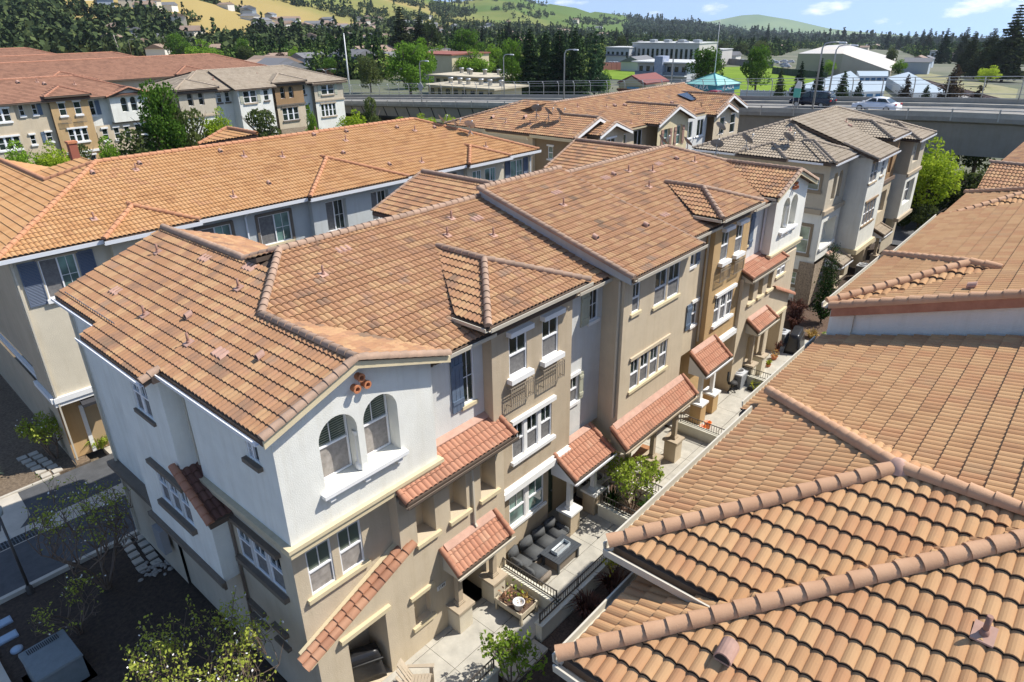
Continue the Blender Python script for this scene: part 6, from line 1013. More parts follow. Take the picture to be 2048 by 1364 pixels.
# air conditioners
ACM = mat('grey louvred steel', (.26, .27, .28), .5); ACW = mat('pale grille steel', (.5, .51, .52), .4)
def ac(loc, rz, label, s=.78):
    o = empty('air_conditioner', loc, rz, label, 'air conditioner'); h = s*1.02; b = MB(); b.box(-s/2, s/2, -s/2, s/2, .04, h-.1); b.build('coil', mat('dark coil', (.05, .055, .06), .6), o); b = MB()
    z = .08
    while z < h-.14: b.box(-s/2-.012, s/2+.012, -s/2-.012, s/2+.012, z, z+.028); z += .055
    b.build('louvres', ACM, o, True); b = MB(); b.box(-s/2-.03, s/2+.03, -s/2-.03, s/2+.03, 0, .05); b.build('base_pan', ACM, o); b = MB(); b.lathe((0, 0, h-.1), [(s*.56, -.0), (s*.6, .05), (s*.55, .1), (s*.42, .11), (s*.40, .06)], 4)
    b.v = [(v[0]*math.cos(.785)-v[1]*math.sin(.785), v[0]*math.sin(.785)+v[1]*math.cos(.785), v[2]) if False else v for v in b.v]
    b = MB(); b.box(-s/2-.02, s/2+.02, -s/2-.02, s/2+.02, h-.1, h-.03); b.build('top_panel', ACW, o); b = MB(); b.lathe((0, 0, h-.03), [(s*.44, 0), (s*.43, .05), (s*.36, .075), (s*.34, .03)], 24); b.build('fan_ring', ACW, o); b = MB(); b.lathe((0, 0, h-.025), [(s*.34, 0), (0, .0)], 20); b.build('fan_well', BLACK, o)
    b = MB(); [b.tube([(math.cos(t)*s*.36, math.sin(t)*s*.36, h+.045), (math.cos(t)*.05, math.sin(t)*.05, h+.055)], .006, 4, caps=False) for t in np.linspace(0, 6.28, 21)[:-1]]; b.lathe((0, 0, h+.04), [(.07, 0), (.07, .03), (0, .035)], 12); b.build('fan_guard', ACW, o, True); return o
ac((24.0, .05, -.14), 0, 'grey air conditioner beside the black office chair'); ac((30.2, .35, -.2), .0, 'grey air conditioner on the farthest patio, beside the covered barbecue', .74); ac((12.35, .35, -.05), 0, 'air conditioner in deep shade behind the short wall with railing', .75); ac((44.5, .2, -.2), 0, 'pale air conditioner at the foot of the stone clad block', .8)
oc = empty('office_chair', (23.25, -.05, -.12), rad(30), 'black mesh office chair left of the air conditioner', 'chair'); cushion(oc, -.25, .25, -.25, .22, .42, .5, 'seat', BLACK); cushion(oc, -.22, .22, .2, .27, .55, 1.02, 'backrest', mat('black mesh', (.045, .05, .055), .8)); b = MB(); b.tube([(0, 0, .08), (0, 0, .43)], .03, 8); b.build('column', BLACK, oc); b = MB()
for k in range(5): t = k*1.257; b.bar((0, 0, .1), (.28*math.cos(t), .28*math.sin(t), .06), .04, .03); b.lathe((.28*math.cos(t), .28*math.sin(t), 0), [(.03, 0), (.035, .03), (.02, .06)], 8)
b.build('star_base', BLACK, oc, True)
bn = empty('bench', (15.3, .1, -.04), rad(8), 'small metal table with rust brown top behind the porch piers', 'table'); b = MB(); b.box(-.55, .55, -.22, .22, .4, .44); b.build('top', mat('rust brown board', (.35, .16, .07), .7, var=.2), bn)
for (x, y) in ((-.5, -.18), (.5, -.18), (-.5, .18), (.5, .18)): b = MB(); b.box(x-.015, x+.015, y-.015, y+.015, 0, .399); b.build('leg', BLACK, bn)
b = MB(); b.box(-.5, .5, -.175, -.16, .1, .12); b.box(-.5, .5, .16, .175, .1, .12); b.build('stretcher', BLACK, bn, True)
for k, (x, y, z, r, h, m_, pm, n, L_, lab) in enumerate(((29.0, .0, -.2, .14, .22, LR, TERRA, 50, .5, 'tall bronze leaved plant against the far wall'), (28.0, -.25, -.2, .17, .2, DRY, TERRA, 60, .35, 'yellow and orange potted plant near the far pier'), (27.0, -.35, -.2, .13, .14, LY, TERRA, 50, .25, 'small yellow potted plant on the open far patio'),
        (23.0, -1.3, -.12, .14, .2, LR, TERRA, 30, .3, 'dark leaved pot left end of the planter row'), (23.5, -1.5, -.12, .16, .22, LG, TERRA, 40, .3, 'green leaved pot in the middle of the planter row'), (21.6, -2.0, -.12, .13, .2, LP, TERRA, 30, .28, 'pink flowering pot beside the front railing'), (21.0, -1.9, -.12, .12, .18, TERRA, TERRA, 5, .1, 'pair of orange clay pots beside the front railing'))):
    potplant((x, y, z), r, h, m_, pm, lab, n, L_, k % 2 == 0)
for k, (x, y, lab) in enumerate(((24.0, -.9, 'dark planter tray with yellow plant against the cross wall'), (24.05, -1.55, 'dark planter tray with trailing green plant near the wall corner'))):
    o = empty('planter_tray', (x, y, -.12), 0, lab, 'planter'); b = MB(); b.box(-.2, .2, -.28, .28, 0, .2); b.build('tray', BLACK, o); b = MB(); blades(b, 60, .2, .18, .26, .03, False); b.build('leaves', (LY, LD)[k], o, True)
for k, (x, lab) in enumerate(((18.95, 'orange toy bucket left of the other behind the railing'), (19.4, 'orange toy bucket right of the other behind the railing'))):
    o = empty('toy_bucket', (x, -.75, -.1), 0, lab, 'bucket'); b = MB(); b.lathe((0, 0, 0), [(.11, 0), (.15, .28), (.165, .28), (.165, .3), (.14, .3), (.1, .02), (0, .02)], 14); b.build('bucket', mat('orange plastic', (.75, .2, .04), .4), o); b = MB(); b.tube([(.15, 0, .28), (.1, 0, .38), (-.1, 0, .38), (-.15, 0, .28)], .008, 5); b.build('handle', TRIM_W, o)
# ------------------------------------------------------------------ left side things
for k, (x, y) in enumerate([(-.48-.04*j+(.42 if c else 0), 11.2-.42*j+(.0 if c else .12)) for j in range(5) for c in (0, 1)]):
    b = MB(); b.box(x-.15, x+.15, y-.14, y+.14, -.13, -.065); tag(b.build('stepping_stone', CONC2), 'square concrete stepping stone in the dark bed at the end wall', 'stepping stone', 'stepping stones by the end wall')
for k in range(12):
    x, y = -1.0+.42*(k % 2)-.05*(k//2), 17.85+.42*(k//2); b = MB(); b.box(x-.17, x+.17, y-.15, y+.15, -.03, .02); tag(b.build('stepping_stone', CONC2), 'square stepping stone across the sunny bed beside the left row', 'stepping stone', 'stepping stones by the left row')
ub = empty('utility_box', (-3.95, 7.2, -.13), rad(2), 'large grey green electrical utility box at the bottom left corner', 'utility box'); UBM = mat('grey green utility paint', (.16, .185, .19), .55, var=.1); b = MB(); b.box(-.55, .55, -.75, .55, 0, .8); b.build('cabinet', UBM, ub); b = MB(); b.hexa([(-.58, -.78, .8), (.58, -.78, .8), (.58, .58, .8), (-.58, .58, .8), (-.56, -.76, .86), (.56, -.76, .86), (.56, .56, .9), (-.56, .56, .9)]); b.build('lid', UBM, ub); b = MB(); [b.box(-.4+.05*k, -.375+.05*k, .3, .5, .902, .908) for k in range(16)]; b.build('vent_slots', BLACK, ub, True); b = MB(); b.box(-.7, .7, -.9, .7, -.1, .0); b.build('pad', CONC2, ub)
for (x, y, lab, rd) in ((-4.45, 10.5, 'pale rectangular valve box lid, upper one in the dark bed', 0), (-4.5, 9.75, 'pale rectangular valve box lid, lower one in the dark bed', 0), (-4.45, 9.05, 'round blue valve cover in the dark bed', 1)):
    o = empty('valve_box', (x, y, -.13), 0, lab, 'valve cover'); b = MB(); b.lathe((0, 0, 0), [(.16, 0), (.16, .05), (0, .05)], 18) if rd else b.box(-.26, .26, -.17, .17, 0, .05); b.build('rim', mat('grey blue plastic', (.25, .31, .38), .6), o); b = MB(); b.lathe((0, 0, .05), [(.13, 0), (.12, .012), (0, .014)], 18) if rd else b.box(-.22, .22, -.13, .13, .05, .062); b.build('lid', mat('pale blue lid', (.3, .4, .5), .6), o)
sd = empty('storm_drain', (-2.95, 14.38, -.06), 0, 'long iron grated storm drain in the concrete gutter', 'drain'); b = MB(); b.box(-.62, .62, -.24, .24, .0, .015); b.build('frame', BLACK, sd); b = MB(); [b.box(-.6+.1*k, -.57+.1*k, -.22, .22, .016, .03) for k in range(13)]; b.box(-.6, .6, -.01, .01, .031, .036); b.build('grate', mat('dark iron', (.10, .12, .13), .6), sd, True)
lp = empty('lamp_post', (-3.45, 11.25, -.13), 0, 'slim dark lamp post standing on the kerb at lower left', 'lamp post'); b = MB(); b.tube([(0, 0, 0), (0, 0, 3.1)], [.05, .035], 10); b.build('pole', IRON, lp); b = MB(); b.lathe((0, 0, 3.1), [(.04, 0), (.13, .05), (.15, .3), (.04, .42), (0, .45)], 12); b.build('lamp_head', mat('frosted lamp glass', (.4, .45, .45), .3), lp); b = MB(); b.lathe((0, 0, 0), [(.1, 0), (.1, .25), (.05, .35)], 10); b.build('base', IRON, lp); b = MB(); b.box(-.06, .06, -.02, .02, 2.2, 2.35); b.build('tag', mat('pale tag', (.5, .55, .55), .6), lp)
# ================================================================== vegetation
def quads(name, C, S, m, bias=None, asp=.65, rnd=rs):
    """a mesh of many small leaf blades at the centres C"""
    n = len(C); A = rnd.normal(size=(n, 3)); 
    if bias is not None: A = A*.8+bias
    A /= np.linalg.norm(A, axis=1)[:, None]; B = np.cross(A, rnd.normal(size=(n, 3))); B /= np.linalg.norm(B, axis=1)[:, None]; S = np.asarray(S).reshape(-1, 1)*np.ones((n, 1))
    V = np.stack([C-A*S, C-B*S*asp, C+A*S, C+B*S*asp], 1).reshape(-1, 3); me = bpy.data.meshes.new(name); me.from_pydata(V.tolist(), [], np.arange(4*n).reshape(-1, 4).tolist()); me.materials.append(m); return me
def mesh_of(b, m, name): o = b.build(name, m, None, True); me = o.data; bpy.data.objects.remove(o); return me
def crown_pts(n, R, H, z0, lobes, seed, shell=.55, flat=.8):
    r = np.random.RandomState(seed); L = []
    for k in range(lobes):
        t = r.rand()*6.283; zz = r.rand(); rr = R*(.62*math.sin(math.pi*(.15+.75*zz)))*(.5+.6*r.rand()); q = R*(.24+.2*r.rand()); L.append((rr*math.cos(t), rr*math.sin(t), z0+H*(.1+.82*zz), q))
    L.append((0, 0, z0+H*.5, R*.5)); L = np.array(L); w = L[:, 3]**2; idx = r.choice(len(L), n, p=w/w.sum()); d = r.normal(size=(n, 3)); d /= np.linalg.norm(d, axis=1)[:, None]; rad_ = (shell+(1-shell)*r.rand(n))**.6
    P = L[idx, :3]+d*(L[idx, 3]*rad_)[:, None]*np.array([1, 1, flat]); P += r.normal(size=P.shape)*R*.02; return P[P[:, 2] > z0*.7]
def limbs(b, H, R, r0, seed, n=7, z0=.3):
    rr = random.Random(seed); b.tube([(0, 0, -.3), (.02*H, 0, H*.3), (-.01*H, .02*H, H*.62), (0, 0, H*.85)], [r0, r0*.75, r0*.4, r0*.12], 8)
    for k in range(n):
        t = rr.random()*6.283; z = H*(z0+.45*rr.random()); L = R*(.6+.35*rr.random()); p1 = (math.cos(t)*L*.5, math.sin(t)*L*.5, z+L*.35); p2 = (math.cos(t+.2)*L, math.sin(t+.2)*L, z+L*.75); b.tube([(0, 0, z-.05*H), p1, p2], [r0*.4, r0*.25, r0*.08], 6)
PROTO = {}
def proto_broad(key, H, R, z0, n, s, m, lobes, seed, r0=.22):
    C = crown_pts(n, R, H-z0, z0, lobes, seed); c = quads('crown', C, s*(.7+.6*np.random.RandomState(seed).rand(len(C))), m); b = MB(); limbs(b, H, R, r0, seed); PROTO[key] = (H, R, c, mesh_of(b, BARK, 'trunk'))
def proto_conifer(key, H, R, n, s, m, seed, droop=.25, tip=.9, z0=.06, levels=26, r0=.25):
    r = np.random.RandomState(seed); C = []; S = []
    for k in range(levels):
        f = (k+.5)/levels; z = H*(z0+(1-z0)*f); rr = R*((1-f)**tip)*(.75+.45*r.rand())+.12; nb = max(4, int(11*(1-f)+4))
        for j in range(nb):
            t = r.rand()*6.283; q = rr*(.7+.4*r.rand()); m_ = max(3, int(n/levels/nb*(.5+1.2*(1-f))))
            u = r.rand(m_)**.6; w = .16*q+.05; C.append(np.stack([np.cos(t)*u*q+r.normal(size=m_)*w*u, np.sin(t)*u*q+r.normal(size=m_)*w*u, z-droop*u*q+r.normal(size=m_)*w*.45], 1)); S.append(np.full(m_, s*(.6+.5*(1-f))))
    C = np.concatenate(C); S = np.concatenate(S); c = quads('crown', C, S, m, bias=np.array([0, 0, -.35])); b = MB(); b.tube([(0, 0, -.4), (0, 0, H*.5), (0, 0, H*.97)], [r0, r0*.6, .04], 8); PROTO[key] = (H, R, c, mesh_of(b, BARK, 'trunk'))
LB1 = leaf_mat('maple green leaf', (.045, .10, .018), (.17, .30, .04)); LB2 = leaf_mat('fresh spring leaf', (.10, .20, .02), (.27, .42, .05)); LB3 = leaf_mat('olive leaf', (.04, .065, .022), (.13, .16, .05)); LC1 = leaf_mat('dark conifer needle', (.012, .028, .014), (.045, .075, .03), .15, 1.5); LC2 = leaf_mat('brown green redwood', (.02, .03, .014), (.07, .085, .035), .15, 1.5); LB4 = leaf_mat('purple brown leaf', (.05, .03, .025), (.14, .09, .06)); LB5 = leaf_mat('lime leaf', (.2, .3, .02), (.48, .58, .06))
proto_broad('oak', 10, 4.6, 2.0, 5200, .20, LB1, 26, 1, .3); proto_broad('round', 9, 4.4, 1.2, 5200, .19, LB2, 22, 2, .28); proto_broad('dense', 8, 4.0, .8, 4600, .19, LB3, 20, 3, .25); proto_broad('olive', 6, 3.0, .5, 3000, .16, LB3, 14, 4, .2); proto_broad('purple', 6, 2.6, .8, 2600, .15, LB4, 12, 5, .16); proto_broad('lime', 9, 3.2, 1.8, 5200, .14, LB5, 22, 6, .14); proto_broad('spring', 7, 3.6, .6, 3400, .17, LB2, 16, 7, .2)
proto_conifer('redwood', 22, 3.7, 8200, .42, LC2, 11, .2, .75); proto_conifer('spruce', 14, 3.2, 6200, .3, LC1, 12, .3, .95); proto_conifer('slim', 16, 2.3, 5600, .32, LC1, 13, .35, .8); proto_conifer('cedar', 14, 4.2, 5200, .3, leaf_mat('blue green needle', (.02, .05, .025), (.08, .14, .06), .15, 1.), 14, -.12, .6, .1, 13); proto_conifer('young', 6, 1.5, 2600, .17, leaf_mat('young conifer needle', (.02, .035, .015), (.08, .11, .04), .15), 15, .1, .8); proto_conifer('cypress', 4.3, .36, 3600, .055, leaf_mat('cypress needle', (.012, .03, .01), (.05, .09, .025), .1, 4), 16, -1.2, .25, .03, 40, .05); proto_conifer('rust', 6, 1.9, 2400, .17, leaf_mat('rusty conifer needle', (.03, .025, .015), (.12, .08, .05), .15), 17, .1, .75)
def tree(kind, loc, H, W=None, label=None, group=None, name=None):
    h, r, c, t = PROTO[kind]; con = kind in ('redwood', 'spruce', 'slim', 'cedar', 'young', 'cypress', 'rust'); o = empty(name or ('conifer_tree' if con else 'broadleaf_tree'), loc, random.random()*6.28, label, 'tree', group); s = H/h; w = (W/2/r) if W else s; o.scale = (w, w, s)
    for (me, n) in ((c, 'crown'), (t, 'trunk')): q = bpy.data.objects.new(n, me); COL.objects.link(q); q.parent = o
    return o
# ------------------------------------------------------------------ the far terrain
def horizon(px): d = CR*((px-1024)/FPX)+CF; k = -d.z/CU.z; return 682-k*FPX      # row where the level line of sight lies
def interp(x, T):
    if x <= T[0][0]: return T[0][1]
    for (a, b_), (c, d) in zip(T[:-1], T[1:]):
        if x <= c: return b_+(d-b_)*(x-a)/(c-a)
    return T[-1][1]
DEP = [(700, 0), (1000, .006), (1400, .019), (1750, .026), (2500, .036)]
FOOT = [(-400, 300), (400, 330), (650, 420), (850, 520), (1000, 700), (1200, 1000), (1500, 1500), (2500, 1900)]
RIDGE = [(-400, 900), (400, 1100), (850, 1700), (1100, 2500), (1400, 3200), (2500, 3600)]
SKYL = [(-400, -160), (0, -120), (300, -90), (560, -45), (700, -22), (800, -6), (850, 1), (880, 5), (930, 6), (975, -3), (1030, -3), (1071, 9), (1130, 13), (1179, 24), (1228, 27), (1277, 38), (1330, 42), (1380, 44), (1450, 54), (1520, 63), (1620, 69), (1800, 74), (2500, 84)]
def azdir(px): d = CR*((px-1024)/FPX)+CU*(-(horizon(px)-682)/FPX)+CF; v = Vector((d.x, d.y, 0)); return v.normalized(), v.length
def tz(px, r):   # height of the terrain
    dep = interp(px, DEP); F = interp(px, FOOT); D = interp(px, RIDGE); base = -dep*max(0, r-80)
    if r <= F: return base
    _, ln = azdir(px); hz = horizon(px); a1 = (hz-interp(px, SKYL))/FPX/ln; a0 = (base*0-dep*(F-80)-CAM.z)/F; t = min(1, (r-F)/(D-F)); v = azdir(px)[0]; P_ = Vector((v.x*r, v.y*r, 0))*.0022
    nz_ = noise.fractal(P_*1.0, 1., 2., 4)*.22*math.sin(math.pi*t)+noise.fractal(P_*4, 1, 2, 3)*.05*math.sin(math.pi*t); a = a0+(a1-a0)*(min(1, t**.85)+nz_); z = CAM.z+a*r
    if r > D: z = CAM.z+a1*D-(r-D)*.25
    return z
def gp(px, r): v, _ = azdir(px); return Vector((CAM.x+v.x*r, CAM.y+v.y*r, tz(px, r)))
def ga(px, py):   # point of the plain seen at a pixel
    v, ln = azdir(px); s = (horizon(px)-py)/FPX/ln; dep = interp(px, DEP); r = (80*dep-CAM.z)/(s+dep) if s+dep < -1e-4 else 900; r = min(r, 1400); return Vector((CAM.x+v.x*r, CAM.y+v.y*r, tz(px, r)))
def depth(p): return (p-CAM).dot(CF)
pxs = np.arange(-420, 2500, 10.); rsn = [60, 80, 110, 150, 200, 260, 330]+list(np.geomspace(400, 5200, 64)); V = []; F_ = []; MI_ = []
for i, px in enumerate(pxs):
    for r in rsn: V.append(tuple(gp(px, r)-Vector((0, 0, .5 if r < 90 else 0))))
nr = len(rsn)
GRN = mat('suburban plain', (.06, .08, .035), 1, col2=(.17, .16, .11), vs=.02)
HILL = bpy.data.materials.new('hill grass'); HILL.use_nodes = True; t_ = HILL.node_tree; P_ = t_.nodes['Principled BSDF']; P_.inputs['Roughness'].default_value = 1; P_.inputs['Specular IOR Level'].default_value = 0
co = t_.nodes.new('ShaderNodeTexCoord'); n1_ = t_.nodes.new('ShaderNodeTexNoise'); n1_.inputs['Scale'].default_value = .004; n1_.inputs['Detail'].default_value = 6; t_.links.new(co.outputs['Object'], n1_.inputs['Vector'])
sx = t_.nodes.new('ShaderNodeSeparateXYZ'); t_.links.new(co.outputs['Object'], sx.inputs[0]); ma = t_.nodes.new('ShaderNodeMath'); ma.operation = 'MULTIPLY_ADD'; t_.links.new(sx.outputs[0], ma.inputs[0]); ma.inputs[1].default_value = -.00042; ma.inputs[2].default_value = .38; mb_ = t_.nodes.new('ShaderNodeMath'); mb_.operation = 'ADD'; t_.links.new(ma.outputs[0], mb_.inputs[0]); t_.links.new(n1_.outputs['Fac'], mb_.inputs[1])
rp = t_.nodes.new('ShaderNodeValToRGB'); E_ = rp.color_ramp.elements; E_[0].position = .28; E_[0].color = (.10, .15, .045, 1); E_[1].position = .72; E_[1].color = (.33, .25, .10, 1); e2 = E_.new(.46); e2.color = (.18, .195, .065, 1); t_.links.new(mb_.outputs[0], rp.inputs[0]); t_.links.new(rp.outputs[0], P_.inputs['Base Color'])
fa_, fb_ = [], []
for i in range(len(pxs)-1):
    for j in range(nr-1):
        f = (i*nr+j, i*nr+j+1, (i+1)*nr+j+1, (i+1)*nr+j); (fa_ if rsn[j+1] <= interp(pxs[i], FOOT)*1.03 else fb_).append(f)
for (fs, nm, mm) in ((fa_, 'ground', GRN), (fb_, 'hills', HILL)):
    b = MB(); b.add(V, fs, 0, True); tag(b.build(nm, mm, None, True), kind='structure')
MT = [(1150, 60), (1250, 50), (1330, 42), (1420, 42), (1450, 37), (1482, 31), (1515, 29), (1556, 35), (1585, 39), (1610, 44), (1665, 55), (1720, 60), (1775, 64), (1848, 69), (1950, 73), (2100, 76), (2600, 80)]
b = MB(); Vm = []; px2 = np.arange(1100, 2560, 8.)
for px in px2:
    v, ln = azdir(px); hz = horizon(px); nn_ = noise.fractal(Vector((px*.01, 3, 0)), 1, 2, 3)
    for k in range(9):
        t = k/8; r = 6200+2200*t; a0 = (hz-88)/FPX/ln; a1 = (hz-interp(px, MT))/FPX/ln; a = a0+(a1-a0)*(t**.8)+noise.fractal(Vector((px*.012, t*2.2, 5)), 1, 2, 4)*.004*math.sin(math.pi*t); Vm.append((CAM.x+v.x*r, CAM.y+v.y*r, CAM.z+a*r))
b.add(Vm, [(i*9+j, i*9+j+1, (i+1)*9+j+1, (i+1)*9+j) for i in range(len(px2)-1) for j in range(8)], 0, True); tag(b.build('hills', mat('distant mountain grass', (.10, .17, .06), 1, col2=(.20, .26, .10), vs=.002, spec=0), None, True), kind='structure')
# woodland on the hills and the tree canopy of the town: nobody could count it
def fast_quads(V4, m, name, rnd=None):
    n = len(V4)//4; me = bpy.data.meshes.new(name); me.vertices.add(4*n); me.vertices.foreach_set('co', V4.astype(np.float32).ravel()); me.loops.add(4*n); me.loops.foreach_set('vertex_index', np.arange(4*n, dtype=np.int32)); me.polygons.add(n); me.polygons.foreach_set('loop_start', np.arange(0, 4*n, 4, dtype=np.int32)); me.polygons.foreach_set('loop_total', np.full(n, 4, dtype=np.int32)); me.materials.append(m); me.update()
    if rnd is not None: at_ = me.attributes.new('tone', 'FLOAT', 'POINT'); at_.data.foreach_set('value', np.repeat(rnd, 4).astype(np.float32))
    me.validate(); o = bpy.data.objects.new(name, me); COL.objects.link(o); return tag(o, kind='stuff')
def mass(pts, sizes, k, q, name, m, seed, con=.12):
    r = np.random.RandomState(seed); n = len(pts); P = np.array([tuple(p) for p in pts]); S = np.array(sizes); c = r.rand(n) < con; tone = r.rand(n)*(1-.6*c); P_ = np.repeat(P, k, 0); S_ = np.repeat(S, k); cc = np.repeat(c, k); d = r.normal(size=(n*k, 3)); d /= np.linalg.norm(d, axis=1)[:, None]; h = np.repeat(.75+.5*r.rand(n), k)
    u = (d[:, 2]+1)/2; w = np.where(cc, (1-u)*.75+.05, 1.); lump = 1+.35*np.sin(d[:, 0]*5+P_[:, 0])*np.cos(d[:, 1]*4+P_[:, 1]); off = np.stack([d[:, 0]*S_*w*lump, d[:, 1]*S_*w*lump, np.where(cc, u*S_*3.6, (d[:, 2]*.85+.8)*S_*h*lump)], 1); C = P_+off
    A = r.normal(size=C.shape)*.7+d; A /= np.linalg.norm(A, axis=1)[:, None]; B = np.cross(A, r.normal(size=C.shape)); B /= np.linalg.norm(B, axis=1)[:, None]; A = np.cross(B, A); s = (S_*q*(.7+.6*r.rand(n*k)))[:, None]; V4 = np.stack([C-A*s, C-B*s*.8, C+A*s, C+B*s*.8], 1).reshape(-1, 3); return fast_quads(V4, m, name, np.repeat(tone, k))
def tone_mat(name, cols):
    M = bpy.data.materials.new(name); M.use_nodes = True; t = M.node_tree; P = t.nodes['Principled BSDF']; P.inputs['Roughness'].default_value = 1; P.inputs['Specular IOR Level'].default_value = 0; a = t.nodes.new('ShaderNodeAttribute'); a.attribute_name = 'tone'; r = t.nodes.new('ShaderNodeValToRGB')
    while len(r.color_ramp.elements) < len(cols): r.color_ramp.elements.new(.5)
    for i, c in enumerate(cols): r.color_ramp.elements[i].position = i/(len(cols)-1); r.color_ramp.elements[i].color = (*c, 1)
    t.links.new(a.outputs['Fac'], r.inputs[0]); t.links.new(r.outputs[0], P.inputs['Base Color']); return M
WOOD = tone_mat('hill woodland', [(.035, .052, .024), (.06, .085, .034), (.11, .135, .05)]); TOWN = tone_mat('town trees', [(.02, .038, .015), (.05, .085, .025), (.10, .16, .035), (.19, .22, .06)]); WOODF = tone_mat('far woodland', [(.03, .05, .028), (.06, .085, .04)])
def rowof(p): q = p-CAM; return 682-FPX*q.dot(CU)/q.dot(CF)
def colof(p): q = p-CAM; return 1024+FPX*q.dot(CR)/q.dot(CF)
MEADOW = [(432, 62, 76, 21), (575, 38, 84, 26), (640, 60, 40, 14), (275, 16, 92, 13), (700, 62, 34, 12), (500, 14, 60, 6)]; GROVE = [(905, 20, 48, 17), (1010, 18, 34, 7), (1060, 32, 50, 6), (700, 30, 60, 24), (760, 40, 40, 14), (800, 62, 60, 10), (1010, 60, 130, 9), (1180, 46, 60, 7), (640, 12, 40, 10), (940, 50, 60, 5), (1330, 58, 80, 8), (1120, 68, 90, 8)]
inell = lambda x, y, L: any(((x-a)/w)**2+((y-b)/h)**2 < 1 for a, b, w, h in L)
P1, S1 = [], []; rr_ = random.Random(3)
while len(P1) < 6600:
    px = rr_.uniform(-200, 1650); F = interp(px, FOOT); D = interp(px, RIDGE); t = rr_.random()**1.3; r = F+(D-F)*t*1.0; v, _ = azdir(px); p = gp(px, r); ro_ = rowof(p); x_ = colof(p)
    if ro_ < -60: continue
    dn = noise.fractal(Vector((v.x*r, v.y*r, 0))*.006, 1, 2, 5)
    if x_ < 660: ok = dn > -.04 and not inell(x_, ro_, MEADOW)
    else: ok = (inell(x_, ro_, GROVE) and dn > -.25) or ro_ > interp(x_, [(660, 66), (1000, 76), (1300, 76), (1700, 76)]) or dn > .42
    if ok: P1.append(p); S1.append(rr_.uniform(2.2, 4.2)*(1+.35*(r/2500)))
tag(mass(P1, S1, 34, .36, 'hillside_woodland', WOOD, 5, .1), 'dark oak and eucalyptus woodland spread over the hills', 'woodland')
P1, S1, P2, S2 = [], [], [], []; LIM = [(0, 126), (560, 138), (640, 150), (700, 158), (770, 158), (790, 122), (990, 122), (1000, 150), (1190, 150), (1205, 118), (1212, 98), (1450, 98), (1500, 114), (1560, 112), (1600, 98), (1800, 100), (1840, 118), (2048, 126)]
while len(P1)+len(P2) < 7600:
    px = rr_.uniform(-150, 2300); F = interp(px, FOOT); r = 165+(F-165)*rr_.random()**(2.3 if px < 1250 else 1.6); p = gp(px, r); ro_ = rowof(p)
    if ro_ > interp(colof(p), LIM): continue
    if noise.fractal(Vector((p.x, p.y, 0))*.014, 1, 2, 3) > -.12: (P1 if r < 480 else P2).append(p); (S1 if r < 480 else S2).append(rr_.uniform(1.8, 3.8))
tag(mass(P1, S1, 110, .17, 'town_tree_canopy', TOWN, 6, .14), 'mixed green tree canopy of the town in front of the hills', 'woodland')
tag(mass(P2, S2, 44, .32, 'far_town_tree_canopy', TOWN, 8, .14), 'farther small trees of the town at the foot of the hills', 'woodland')
P1, S1 = [], []
while len(P1) < 2600: px = rr_.uniform(1250, 2500); r = rr_.uniform(1500, 3400); P1.append(gp(px, r)); S1.append(rr_.uniform(5, 9))
tag(mass(P1, S1, 30, .4, 'far_tree_belt', WOODF, 7, .1), 'blue green belt of trees below the far mountain', 'woodland')
# houses on the slopes and in the town: a thing each
WP = mat('pale house paint', (.62, .6, .55), .8); RG = mat('grey shingle', (.16, .16, .165), .9); RB = mat('brown shingle', (.27, .19, .14), .9)
def house_proto(w, d, h, rm, wm):
    a = MB(); a.box(-w/2, w/2, -d/2, d/2, -3, h); wallm = mesh_of(a, wm, 'wall'); a = MB()
    a.add([(-w/2-.5, -d/2-.5, h), (w/2+.5, -d/2-.5, h), (w/2+.5, d/2+.5, h), (-w/2-.5, d/2+.5, h), (-w/2-.5, 0, h+d*.22), (w/2+.5, 0, h+d*.22)], [(0, 1, 5, 4), (2, 3, 4, 5), (0, 4, 3), (1, 2, 5), (3, 2, 1, 0)]); roofm = mesh_of(a, rm, 'roof'); a = MB()
    for k in range(3): a.box(-w*.35+k*w*.3, -w*.35+k*w*.3+1.1, -d/2-.05, -d/2+.1, h-2, h-.8)
    return wallm, roofm, mesh_of(a, GL, 'windows')
HP = [house_proto(12, 8, 3.4, RG, WP), house_proto(10, 9, 5.5, RB, mat('cream house paint', (.55, .5, .4), .8)), house_proto(16, 9, 3.6, RB, WP), house_proto(11, 8, 5.6, RG, mat('blue grey house paint', (.35, .4, .45), .8))]
def house(p, k, rz, s, label, group, z=None):
    o = empty('house', p, rz, label, 'house', group); o.scale = (s, s, s)
    for me, n in zip(HP[k], ('wall', 'roof', 'windows')): q = bpy.data.objects.new(n, me); COL.objects.link(q); q.parent = o
    return o
for k in range(150):
    px = rr_.choice([rr_.uniform(180, 560), rr_.uniform(560, 860), rr_.uniform(620, 760), rr_.uniform(860, 1300)]); F = interp(px, FOOT); D = interp(px, RIDGE); r = F+(D-F)*rr_.uniform(.03, .5); house(gp(px, r), rr_.randrange(4), rr_.random()*3, rr_.uniform(.8, 1.3), 'pale house scattered among the trees on the hillside', 'houses on the hillside')
for k in range(75):
    px = rr_.uniform(-50, 2100); F = interp(px, FOOT); r = interp(px, [(0, 185), (800, 260), (1200, 290), (1500, 330), (2400, 360)])+rr_.random()**1.5*(F-300)*.8; house(gp(px, r), rr_.randrange(4), rr_.choice([0, 1.57])+.1, rr_.uniform(.8, 1.2), 'low suburban house among the trees of the town', 'houses in the town')
